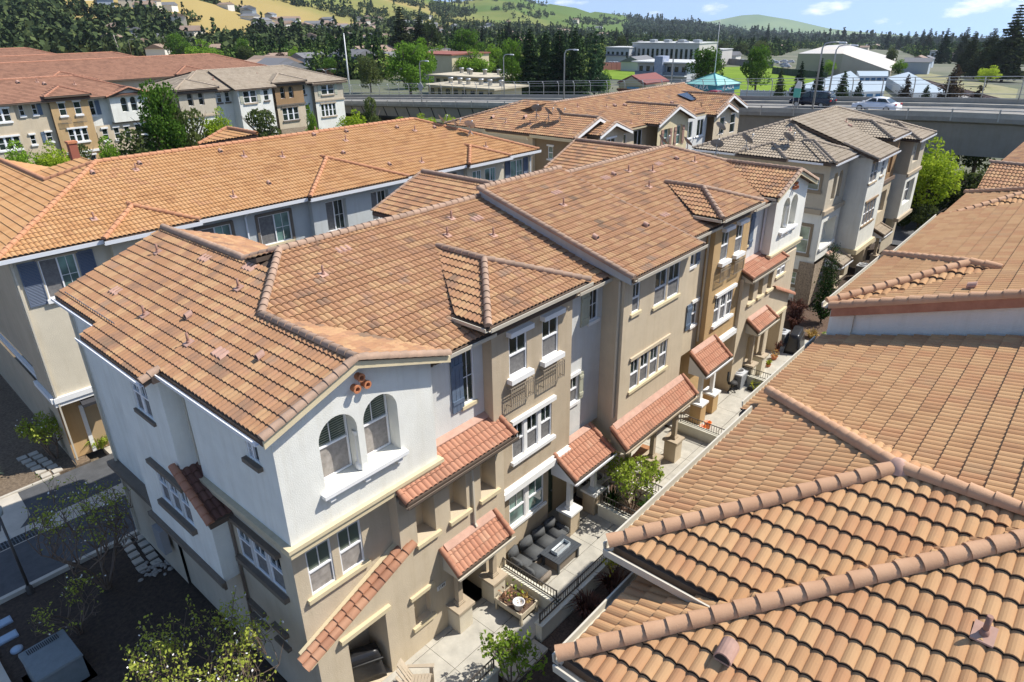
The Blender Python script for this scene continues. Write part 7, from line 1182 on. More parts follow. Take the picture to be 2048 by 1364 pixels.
# ------------------------------------------------------------------ overpass
ov = empty('overpass', (0, 0, 0), 0, 'long grey concrete overpass crossing behind the townhouses, ramping down to the left', 'bridge')
def bx(y): return 67.6+.105*y-(.00035*y*y if y > 0 else 0)
def bz(y): return 8.05-.051*max(y, -2)-(.00002*y*y if y > 0 else 0) if y < 120 else 1.6
def sweep(prof, y0, y1, step, m, name, join=True):
    b = MB(); ys = np.linspace(y0, y1, max(2, int((y1-y0)/step)+1)); n = len(prof); Vv = [(bx(y)+q[0], y, bz(y)+(q[1] if not callable(q[1]) else q[1](y))) for y in ys for q in prof]
    fs = [(i*n+j, i*n+(j+1) % n, (i+1)*n+(j+1) % n, (i+1)*n+j) for i in range(len(ys)-1) for j in range(n)]+[tuple(range(n))[::-1], tuple((len(ys)-1)*n+j for j in range(n))]; b.add(Vv, fs); return b.build(name, m, ov, True)
dp = lambda y: -3.3 if y < 20 else max(-3.3, -3.3+(y-20)*.018)
sweep([(0, 0), (0, -.35), (.45, -.55), (.8, dp), (9.4, dp), (9.8, -.55), (10.3, -.35), (10.3, 0)], -70, 135, 6, OLDC, 'girder'); sweep([(.32, .004), (9.98, .004), (9.98, .012), (.32, .012)], -70, 135, 6, mat('bridge asphalt', (.24, .225, .2), .95, var=.12, vs=1.), 'roadway')
sweep([(0, .002), (.3, .002), (.25, .45), (.05, .45)], -70, 135, 6, PARA, 'parapet'); sweep([(10.0, .002), (10.3, .002), (10.25, .75), (10.05, .75)], -70, 135, 6, OLDC, 'parapet'); sweep([(2.6, .015), (2.75, .015), (2.75, .02), (2.6, .02)], -70, 135, 6, TRIM_W, 'lane_line'); sweep([(.03, .62), (.13, .62), (.13, .7), (.03, .7)], -70, 135, 6, GALV, 'rail'); sweep([(.2, .016), (1.1, .016), (1.1, .14), (.2, .14)], -70, 135, 6, PARA, 'walkway')
sweep([(9.2, .016), (9.9, .016), (9.9, .3), (9.2, .3)], -70, 135, 6, PARA, 'kerb')
b = MB()
for y in np.arange(-60, 130, 3.6): b.box(bx(y)-.04, bx(y)+.04, y-.06, y+.06, bz(y)-.3, bz(y)+.72)
b.build('rail_post', GALV, ov, True)['kind'] = 'stuff'
b = MB()
for y in np.arange(40, 128, 3.3):
    for dx in (-.02,): b.hexa([(bx(y)+.43, y-.1, bz(y)-.5), (bx(y)+.43, y+.1, bz(y)-.5), (bx(y)+.5, y+.1, bz(y)-.5), (bx(y)+.5, y-.1, bz(y)-.5), (bx(y)+.35, y-.3, bz(y)-.36), (bx(y)+.35, y-.1, bz(y)-.36), (bx(y)+.5, y-.1, bz(y)-.36), (bx(y)+.5, y-.3, bz(y)-.36)]); b.bar((bx(y)+.42, y, bz(y)-.5), (bx(y)+.76, y-.5, bz(y)+dp(y)), .1, .16)
b.build('girder_joint', mat('dark bridge stain', (.04, .038, .035), 1), ov, True)
b = MB()
for y in (-40, -12, 16, 44, 72): b.cut(); b.box(bx(y)+3.8, bx(y)+6.4, y-.8, y+.8, -8, bz(y)+dp(y)+.05)
b.build('column', OLDC, ov)
b = MB()   # high curved fence on the far side
fy = list(np.arange(-55, 128, 3.1))
for y in fy: x, z = bx(y)+10.15, bz(y)+.7; b.tube([(x, y, z), (x, y, z+1.35), (x-.12, y, z+1.75), (x-.45, y, z+2.05)], .055, 6)
b.build('fence_post', GALV, ov, True)['kind'] = 'stuff'; b = MB()
for (dx, dz, r_) in ((-.45, 2.05, .03), (-.12, 1.75, .022), (0, 1.35, .022), (0, .45, .03), (0, .05, .03)):
    for a, c in zip(fy[:-1], fy[1:]): b.tube([(bx(a)+10.15+dx, a, bz(a)+.7+dz), (bx(c)+10.15+dx, c, bz(c)+.7+dz)], r_, 4, caps=False)
b.build('fence_rail', GALV, ov, True)
def street_lamp(p, H, label, arm=(0, -1, 0), al=1.6, pm=None, grp=None):
    o = empty('street_lamp', p, 0, label, 'street lamp', grp); b = MB(); b.tube([(0, 0, 0), (0, 0, H-.5), (arm[0]*.15*al, arm[1]*.15*al, H-.12), (arm[0]*.5*al, arm[1]*.5*al, H), (arm[0]*al, arm[1]*al, H+.02)], [.11, .075, .07, .06, .05], 8); b.build('pole', pm or GALV, o)
    b = MB(); c = Vector((arm[0]*al, arm[1]*al, H)); s_ = Vector((arm[1], arm[0], 0)); a_ = Vector(arm); b.hexa([c-s_*.13-Vector((0, 0, .08)), c+a_*.7-s_*.1-Vector((0, 0, .08)), c+a_*.7+s_*.1-Vector((0, 0, .08)), c+s_*.13-Vector((0, 0, .08)), c-s_*.1+Vector((0, 0, .08)), c+a_*.65-s_*.07+Vector((0, 0, .05)), c+a_*.65+s_*.07+Vector((0, 0, .05)), c+s_*.1+Vector((0, 0, .08))]); b.build('lamp_head', TRIM_W, o); return o
def onb(px, dx=0.15, dz=.45):    # point of the overpass edge under a pixel column
    best = None
    for y in np.arange(-50, 130, .25):
        p = Vector((bx(y)+dx, y, bz(y)+dz)); q = p-CAM; u = 1024+FPX*q.dot(CR)/q.dot(CF)
        if best is None or abs(u-px) < best[0]: best = (abs(u-px), p)
    return best[1]
def hpix(p, dpx): return dpx*depth(p)/FPX/math.cos(rad(25.17))*.98
for (px, dpx, lab, dx) in ((1624, 112, 'street lamp on the overpass left of the dark minivan', .15), (1127, 92, 'tall street lamp on the overpass in front of the dark conifers', .15), (843, 70, 'street lamp on the overpass with a diamond sign, in front of the big green tree', .15), (1008, 72, 'street lamp on the far side of the overpass beside the feathery tree', 10.15), (1655, 92, 'street lamp behind the dark minivan', 10.4), (1340, 95, 'dark thin pole lamp in front of the yellow hut', 10.4)):
    p = onb(px, dx); street_lamp(p, hpix(p, dpx), lab, (0, -1, 0), 1.5)
p = onb(843); ds = empty('road_sign', (p.x-.12, p.y, p.z), 0, 'diamond shaped road sign seen from behind on the overpass lamp', 'road sign'); b = MB(); b.hexa([(0, 0, 1.5), (0, -.75, 2.3), (0, 0, 3.1), (0, .75, 2.3), (.04, 0, 1.5), (.04, -.75, 2.3), (.04, 0, 3.1), (.04, .75, 2.3)]); b.build('sign_panel', mat('bare sign back', (.35, .36, .38), .5), ds); b = MB(); b.box(.0, .05, -.04, .04, 0, 1.6); b.build('bracket', GALV, ds)
p = onb(1587, 1.2, .1); bn_ = empty('roadside_sign', p, 0, 'narrow white and green sign on two posts beside the minivan', 'sign'); b = MB(); b.box(-.03, .03, -.35, .35, 1.3, 2.2); b.build('sign_panel', mat('sign green', (.1, .42, .33), .5), bn_); b = MB(); b.hexa([(-.03, -.35, 2.2), (.03, -.35, 2.2), (.03, .35, 2.2), (-.03, .35, 2.2), (-.03, -.35, 2.8), (.03, -.35, 2.8), (.03, .1, 2.9), (-.03, .1, 2.9)]); b.build('sign_header', TRIM_W, bn_); b = MB(); b.box(-.02, .02, -.3, -.25, 0, 1.3); b.cut(); b.box(-.02, .02, .25, .3, 0, 1.3); b.build('post', GALV, bn_)
# ------------------------------------------------------------------ vehicles
def car(loc, rz, label, kind, paint, cat='car', grp=None, s=.9, name=None):
    o = empty(name or ('minivan' if kind == 'van' else 'pickup_truck' if kind == 'pickup' else 'sedan'), loc, rz, label, cat, grp); o.scale = (s, s, s)
    pr_ = {'sedan': [(-2.3, .35), (-2.28, .78), (-2.1, .9), (-1.55, .98), (-1.0, 1.02), (.75, 1.0), (1.5, .88), (2.15, .72), (2.3, .5), (2.28, .3)], 'van': [(-2.45, .4), (-2.5, .95), (-2.42, 1.15), (-1.0, 1.15), (1.2, 1.12), (1.75, .98), (2.35, .8), (2.5, .55), (2.45, .35)], 'pickup': [(-2.6, .5), (-2.62, 1.1), (-.6, 1.12), (.9, 1.15), (1.6, 1.08), (2.4, .95), (2.55, .6), (2.5, .45)]}[kind]
    cab = {'sedan': [(-1.75, .98), (-1.0, 1.4), (-.2, 1.48), (.35, 1.42), (1.15, .98)], 'van': [(-2.42, 1.15), (-2.2, 1.72), (-1.2, 1.8), (.4, 1.76), (1.55, 1.08)], 'pickup': [(-.9, 1.1), (-.75, 1.75), (.4, 1.78), (1.2, 1.12)]}[kind]; W_ = .92; bot = .3
    def shell(P, w0, w1, zb, m, nm, cut=None):
        bm = bmesh.new(); zs = [q[1] for q in P]; zmin, zmax = min(zs), max(zs); poly = P if zb is None else P+[(P[-1][0], zb), (P[0][0], zb)]; L_ = []; R_ = []
        for (x, z) in poly: t = (z-zmin)/(zmax-zmin+1e-6); w = w0+(w1-w0)*max(0, t); L_.append(bm.verts.new((x, w, z))); R_.append(bm.verts.new((x, -w, z)))
        n = len(poly)
        for k in range(n): j = (k+1) % n; bm.faces.new((L_[k], L_[j], R_[j], R_[k]))
        bm.faces.new(L_[::-1]); bm.faces.new(R_); bmesh.ops.recalc_face_normals(bm, faces=bm.faces); bmesh.ops.bevel(bm, geom=[e for e in bm.edges], offset=.07, segments=2, affect='EDGES'); me = bpy.data.meshes.new(nm); bm.to_mesh(me); bm.free(); me.materials.append(m); me.polygons.foreach_set('use_smooth', [True]*len(me.polygons)); q = bpy.data.objects.new(nm, me); COL.objects.link(q); q.parent = o; return q
    shell(pr_, W_, W_-.03, bot, paint, 'body'); shell(cab, W_-.1, W_-.27, None, paint, 'cabin'); g = MB()
    cz = min(q[1] for q in cab)+.07; ct = max(q[1] for q in cab)-.1; x0, x1 = cab[0][0], cab[-1][0]
    for s_ in (-1, 1):
        def side(x, z): t = (z-cz)/(ct-cz); return (x, s_*(W_-.105-.125*t), z)
        fr_ = {'sedan': [(-1.4, -.3), (-.22, .75)], 'van': [(-2.1, -1.1), (-1.02, -.05), (.03, 1.05)], 'pickup': [(-.7, .0), (.08, .8)]}[kind]
        for k, (a, c) in enumerate(fr_):
            a2 = a+.35 if (k == 0 and kind == 'sedan') else a+.08; c2 = c-.45 if k == len(fr_)-1 else c; g.poly([side(a, cz), side(c, cz), side(c2, ct), side(a2, ct)])
    f0, f1 = cab[-1], cab[-2]; b0, b1 = cab[0], cab[1]
    def cross(p, q, sg): d = .015; n_ = Vector((q[1]-p[1], 0, -(q[0]-p[0]))).normalized()*sg; lo = Vector((p[0]+(q[0]-p[0])*.12, 0, p[1]+(q[1]-p[1])*.12))+n_*d; hi = Vector((p[0]+(q[0]-p[0])*.88, 0, p[1]+(q[1]-p[1])*.88))+n_*d; g.poly([(lo.x, -.68, lo.z), (lo.x, .68, lo.z), (hi.x, .58, hi.z), (hi.x, -.58, hi.z)])
    cross(f0, f1, 1); cross(b0, b1, -1); g.build('window', GL, o, True); wb = {'sedan': 1.38, 'van': 1.5, 'pickup': 1.62}[kind]
    for x in (-wb, wb):
        for s_ in (-1, 1):
            b = MB(); b.tube([(x, s_*.74, .33), (x, s_*.95, .33)], .33, 20); wv = b.build('wheel', BLACK, o); b = MB(); b.tube([(x, s_*.9, .33), (x, s_*.965, .33)], .21, 14); b.build('rim', GALV, wv)
    for s_ in (-1, 1):
        fx = pr_[-2][0]; b = MB(); b.box(fx-.18, fx-.02, s_*.62-.16, s_*.62+.16, .6, .74); b.build('headlight', VINYL, o); rx = pr_[1][0]; b = MB(); b.box(rx+.0, rx+.12, s_*.7-.14, s_*.7+.14, .8, .95); b.build('tail_light', mat('red lens', (.5, .02, .02), .3), o); b = MB(); b.box(.95, 1.15, s_*.93-.09, s_*.93+.09, .98, 1.1); b.build('mirror', paint, o)
    b = MB(); b.box(pr_[0][0]-.04, pr_[0][0]+.1, -.8, .8, .32, .5); b.cut(); b.box(pr_[-1][0]-.1, pr_[-1][0]+.04, -.8, .8, .3, .46); b.build('bumper', paint, o); return o
def carpaint(n, c): return mat(n, c, .25, spec=.6)
def road(px, dx): p = onb(px, dx, .015); return (p.x, p.y, p.z)
tl = math.atan(.105)
car(road(1752, 3.2), math.pi/2-tl, 'white sedan driving left on the overpass', 'sedan', carpaint('white car paint', (.75, .76, .78)), s=.92); car(road(1622, 6.2), math.pi/2-tl, 'black minivan driving left on the overpass', 'van', carpaint('black blue car paint', (.012, .014, .022)), s=.92)
car(road(1425, 7.0), math.pi/2-tl, 'dark red pickup on the overpass, half hidden behind the solar roof', 'pickup', carpaint('dark red car paint', (.22, .015, .02)), 'pickup', s=.92)
# ================================================================== school, kiosk, warehouse, storage, railway
def blk(name, pxL, pxR, py, h, dep, wm, label, cat, roofm=None, ov_=.5, wins=0, wh=(.35, .75), lift=0, base=None):
    """building whose long front faces us (-X), from pixel pxL to pxR at its foot"""
    P = ga(pxL, py) if base is None else base; v, ln = azdir(pxR); t = (P.x-CAM.x)/v.x; yR = CAM.y+v.y*t; L = P.y-yR; o = empty(name, (P.x, yR, P.z+lift), 0, label, cat); b = MB(); b.box(0, dep, 0, L, -3, h); b.build('wall', wm, o); b = MB(); b.box(-ov_, dep+ov_, -ov_, L+ov_, h, h+.35); b.build('roof', roofm or TRIM_C, o)
    if wins:
        w = L/wins
        for k in range(wins): b = MB(); b.box(-.06, .05, k*w+w*.22, k*w+w*.72, h*wh[0], h*wh[1]); b.build('window', GL, o)
    return o, L, P
CRM = mat('cream school wall', (.55, .47, .3), .85, var=.06, vs=.5); ROOFC = mat('sandy flat roof', (.46, .40, .29), .9, var=.1, vs=.3); GRF = mat('pale membrane roof', (.5, .5, .48), .8, var=.08, vs=.2)
o, L, P = blk('school_building', 800, 900, 152, 7.5, 16, CRM, 'cream walled school hall with red brown roof edge behind the large green tree', 'school', mat('red brown roof edge', (.25, .08, .05), .8), .4)
for (a, c, y, h, dp_, lab) in ((862, 990, 178, 4.2, 9, 'low school classroom wing with sandy roof and vents, upper of two'), (848, 985, 192, 3.2, 9, 'low school classroom wing with sandy roof, nearer the overpass')):
    o, L, P = blk('school_building', a, c, y, h, dp_, CRM, lab, 'school', ROOFC, 1.2, 8, (.45, .85))
    b = MB()
    for k in range(6): b.cut(); b.lathe((3+random.random()*4, L*(.1+.15*k), h+.35), [(.5, 0), (.5, 1.0), (.65, 1.0), (.6, 1.25), (0, 1.3)], 10)
    b.build('roof_vent', GALV, o)
o, L, P = blk('school_building', 1281, 1384, 162, 6.5, 12, mat('grey white wall', (.45, .46, .47), .8), 'two storey school block with open walkways and a flat pale roof', 'school', GRF, 1.5, 7, (.55, .85))
b = MB(); b.box(-1.4, .0, 0, L, 3.0, 3.25); b.build('walkway_slab', TRIM_W, o); b = MB(); b.box(-1.4, -1.3, 0, L, 3.25, 4.2); b.build('balustrade', mat('blue grey balustrade', (.17, .2, .25), .7), o); b = MB(); b.box(-2.2, 1.5, L*.42, L*.58, -2, 8.4); b.build('stair_tower', mat('patterned blue grey tower', (.4, .42, .46), .8, col2=(.22, .28, .42), vs=1.3), o)
o, L, P = blk('community_hut', 1244, 1300, 190, 3.6, 10, CRM, 'small cream gabled hut with a blue mural on its wall', 'hut', mat('red brown roof', (.2, .06, .05), .8), .3)
b = MB(); b.add([(-.4, -.4, 3.9), (-.4, L+.4, 3.9), (-.4, L/2, 5.6), (10.4, -.4, 3.9), (10.4, L+.4, 3.9), (10.4, L/2, 5.6)], [(0, 1, 2), (3, 5, 4), (0, 2, 5, 3), (2, 1, 4, 5)]); b.build('gable', mat('red brown roof', (.2, .06, .05), .8), o); b = MB(); b.add([(-.42, .1, 3.4), (-.42, L-.1, 3.4), (-.42, L/2, 5.3)], [(0, 1, 2)]); b.build('gable_wall', CRM, o); b = MB(); b.box(-.08, -.02, L*.22, L*.68, .6, 3.0); b.build('mural', mat('blue painted mural', (.05, .25, .45), .7, col2=(.25, .5, .65), vs=.9), o)
o, L, P = blk('community_hut', 1300, 1350, 190, 3.0, 7, CRM, 'flat roofed cream hut right of the mural hut', 'hut', ROOFC, 1.0, 3)
o, L, P = blk('white_hall', 1268, 1404, 121, 9.5, 18, mat('white office wall', (.55, .52, .48), .8), 'long white two storey building with dark windows beyond the playing field', 'building', GRF, .3, 14, (.25, .75)); b = MB(); [(b.cut(), b.box(4+6*(k % 2), 7+6*(k % 2), L*(.06+.11*k), L*(.06+.11*k)+2.5, 9.85, 11)) for k in range(8)]; b.build('rooftop_unit', GALV, o)
blk('white_hall', 1405, 1452, 121, 7, 12, mat('white office wall', (.55, .52, .48), .8), 'short white flat building right of the long white hall', 'building', GRF, .3, 4); blk('white_hall', 1215, 1262, 119, 7, 12, mat('pale grey shed wall', (.45, .46, .46), .8), 'pale industrial shed left of the long white hall', 'building', GRF, .3, 5)
# playing field and its red fence
def fieldpoly(pts, z=.15): return [(ga(*p)+Vector((0, 0, z))) for p in pts]
GRASS = mat('mown field grass', (.12, .19, .03), 1, col2=(.20, .28, .05), vs=.12, spec=0)
for pts in ([(1205, 134), (1330, 132), (1350, 150), (1290, 156), (1215, 150)], [(1440, 128), (1560, 125), (1680, 150), (1660, 178), (1470, 186), (1445, 170)]): b = MB(); b.poly(fieldpoly(pts)); tag(b.build('playing_field', GRASS), kind='structure')
def fence(px0, py0, px1, py1, h, m, label, name='fence', posts=10):
    A = ga(px0, py0); B = ga(px1, py1); o = empty(name, A, 0, label, 'fence'); d = B-A; b = MB(); b.bar((0, 0, h/2), (d.x, d.y, d.z+h/2), .12, h); b.build('panel', m, o)
    b = MB(); [(b.cut(), b.box(d.x*k/posts-.12, d.x*k/posts+.12, d.y*k/posts-.12, d.y*k/posts+.12, d.z*k/posts-.3, d.z*k/posts+h+.15)) for k in range(posts+1)]; b.build('post', m, o); return o
fence(1205, 134, 1310, 131, 3.0, mat('red brown fence', (.2, .08, .06), .9), 'red brown board fence along the back of the playing field'); fence(1465, 122, 1560, 130, 3.0, mat('grey fence wall', (.16, .16, .16), .9), 'grey wall behind the playing field right of the broad tree'); fence(1560, 140, 1675, 152, 2.6, mat('dark green fence', (.05, .07, .045), .9), 'dark green fence between the playing field and the storage yard')
# teal kiosk
P = ga(1440, 190)+Vector((0, 0, 0)); P = Vector((86, 0, 0)); v, _ = azdir(1441); t = (86-CAM.x)/v.x; ky = CAM.y+v.y*t
k0 = empty('kiosk', (86, ky, -1.5), rad(-12), 'square kiosk with a teal hipped roof and a lettered fascia beside the overpass', 'kiosk'); TEAL = mat('teal metal roof', (.25, .52, .46), .5); TEALD = mat('dark teal fascia', (.03, .22, .26), .5)
hh = 9.0; w = 2.0; b = MB(); b.box(-w, w, -w, w, 0, hh); b.build('wall', mat('blue grey kiosk wall', (.32, .38, .42), .7), k0); b = MB(); b.box(-w-.45, w+.45, -w-.45, w+.45, hh, hh+.75); b.build('fascia', TEALD, k0); b = MB(); q = w+.6; b.add([(-q, -q, hh+.75), (q, -q, hh+.75), (q, q, hh+.75), (-q, q, hh+.75), (0, 0, hh+2.0)], [(0, 1, 4), (1, 2, 4), (2, 3, 4), (3, 0, 4), (3, 2, 1, 0)]); b.build('roof', TEAL, k0); b = MB(); [b.cut() or b.bar((sx_*q, sy_*q, hh+.8), (0, 0, hh+2.05), .1, .06) for (sx_, sy_) in ((-1, -1), (1, -1), (1, 1), (-1, 1))]; b.build('hip_trim', TEALD, k0)
b = MB(); b.tube([(0, 0, hh+1.9), (0, 0, hh+8.5)], [.06, .02], 6); b.build('antenna', TRIM_W, k0); text(k0, 'PLAZA', .8, Matrix.Translation((-w-.47, 0, hh+.38)) @ FACE_X, TRIM_W); text(k0, 'PLAZA', .8, Matrix.Translation((0, -w-.47, hh+.38)) @ FACE_Y, TRIM_W)
# warehouse and storage yard
WHW = mat('tan warehouse wall', (.37, .32, .24), .85, var=.08, vs=.1)
P = ga(1608, 141); wh = empty('warehouse', P, 0, 'large tan warehouse with a faceted pale grey roof', 'warehouse'); A_, B_, C_, D_ = [ga(x, y)-P for (x, y) in ((1608, 141), (1700, 145), (1805, 147), (1812, 120))]; E_2 = ga(1660, 118)-P
def up(v, h): return (v.x, v.y, v.z+h)
b = MB(); R5 = [A_, B_, C_, D_, E_2]; hs_ = [8, 8.5, 2.5, 3, 9]
for k in range(5): j = (k+1) % 5; b.poly([up(R5[k], -2), up(R5[j], -2), up(R5[j], hs_[j]), up(R5[k], hs_[k])])
b.build('wall', WHW, wh, True); b = MB(); M_1 = (A_+E_2)*.5+(B_-A_)*.35; M_2 = (C_+D_)*.4+B_*.2
b.poly([up(A_, 8), up(B_, 8.5), up(M_1, 10.5)]); b.poly([up(B_, 8.5), up(E_2*.5+D_*.2+B_*.3, 11), up(M_1, 10.5)]); b.poly([up(A_, 8), up(M_1, 10.5), up(E_2, 9)]); b.poly([up(B_, 8.5), up(C_, 2.5), up(D_, 3), up(E_2*.5+D_*.2+B_*.3, 11)]); b.poly([up(E_2, 9), up(M_1, 10.5), up(E_2*.5+D_*.2+B_*.3, 11), up(D_, 3)]); b.build('roof', mat('weathered pale roof', (.42, .42, .42), .8, col2=(.52, .46, .38), vs=.03), wh, True)
BLUE = mat('blue roller door', (.03, .12, .25), .5); STG = mat('pale blue grey storage roof', (.33, .39, .43), .6, var=.06, vs=.05); STW = mat('pale storage wall', (.5, .52, .53), .7)
def storage(pts, h, label, doors=0, dm=None):
    Q = [ga(*p) for p in pts]; o = empty('storage_building', Q[0], 0, label, 'storage building'); Q = [q-Q[0] for q in Q]; b = MB()
    for k in range(len(Q)): j = (k+1) % len(Q); b.poly([up(Q[k], -1.5), up(Q[j], -1.5), up(Q[j], h), up(Q[k], h)])
    b.build('wall', STW, o, True); b = MB(); b.poly([up(q, h+.02) for q in Q]); b.poly([up(q, h-.2) for q in Q]); b.build('roof', STG, o, True)
    if doors:
        A, B = Q[0], Q[1]; b = MB()
        for k in range(doors):
            a = A+(B-A)*((k+.15)/doors); c = A+(B-A)*((k+.85)/doors); n_ = Vector((-.06, -.02, 0)); b.cut(); b.hexa([a+n_, c+n_, c, a, Vector(up(a+n_, h*.8)), Vector(up(c+n_, h*.8)), Vector(up(c, h*.8)), Vector(up(a, h*.8))])
        b.build('roller_door', dm or BLUE, o)
    return o
storage([(1668, 190), (1744, 166), (1722, 148), (1600, 190)], 2.6, 'long storage shed with a row of white doors facing the yard', 14, STW); storage([(1742, 160), (1802, 160), (1800, 148), (1735, 148)], 2.6, 'storage shed with five blue roller doors at the back of the yard', 5); storage([(1742, 198), (1800, 196), (1800, 172), (1700, 172), (1672, 195)], 2.6, 'central storage building with pale blue grey roof and blue doors', 3); storage([(1860, 200), (1800, 163), (1842, 150), (1935, 198)], 2.6, 'storage shed along the railway side of the yard', 9, STW)
fence(1500, 190, 1620, 193, 2.2, STW, 'pale wall along the near edge of the storage yard')
# railway
BAL = mat('railway ballast', (.2, .19, .175), 1, col2=(.33, .31, .28), vs=3); 
b = MB(); b.poly(fieldpoly([(1830, 146), (1848, 146), (2060, 192), (2060, 228), (1990, 226)], .12)); tag(b.build('railway_bed', BAL), kind='structure')
rt = empty('railway_track', ga(1840, 147), 0, 'double railway track running away on gravel ballast', 'railway'); O_ = ga(1840, 147)
for k, (a, c) in enumerate((((1838, 147), (2060, 203)), ((1846, 147), (2060, 196)))):
    A = ga(*a)-O_; B = ga(*c)-O_; sd_ = Vector((-(B-A).y, (B-A).x, 0)).normalized()
    for s_ in (-.8, .8): b = MB(); b.bar(A+sd_*s_+Vector((0, 0, .45)), B+sd_*s_+Vector((0, 0, .45)), .22, .2); b.build('rail', mat('rusty rail', (.14, .08, .06), .6), rt)
b = MB()
for k in range(90):
    for (a, c) in (((1838, 147), (2060, 203)), ((1846, 147), (2060, 196))): A = ga(*a)-O_; B = ga(*c)-O_; sd_ = Vector((-(B-A).y, (B-A).x, 0)).normalized(); m_ = A+(B-A)*(k/90); b.bar(m_-sd_*1.3+Vector((0, 0, .25)), m_+sd_*1.3+Vector((0, 0, .25)), .35, .2)
b.build('sleepers', mat('dark sleeper', (.09, .07, .055), .9), rt, True)
b = MB(); b.poly(fieldpoly([(1850, 144), (1880, 138), (2080, 170), (2080, 196), (2060, 192)], .14)); tag(b.build('verge', mat('weedy verge', (.16, .17, .06), 1, col2=(.30, .26, .15), vs=.4)), kind='structure')
# road and shade under the overpass
tag(MB.build((lambda b: (b.poly([(54, -22, -.3), (66, -22, -.3), (66, 60, -.3), (54, 60, -.3)]), b)[1])(MB()), 'road', ASPH), kind='structure')
blk('house', 1878, 1912, 112, 6, 9, mat('white house wall', (.6, .6, .6), .8), 'white two storey house above the railway', 'house', RG, .6, 3)
blk('house', 1925, 1975, 114, 5, 9, mat('brown house wall', (.35, .27, .22), .8), 'brown roofed house among the conifers right of the railway', 'house', RB, .8, 3)
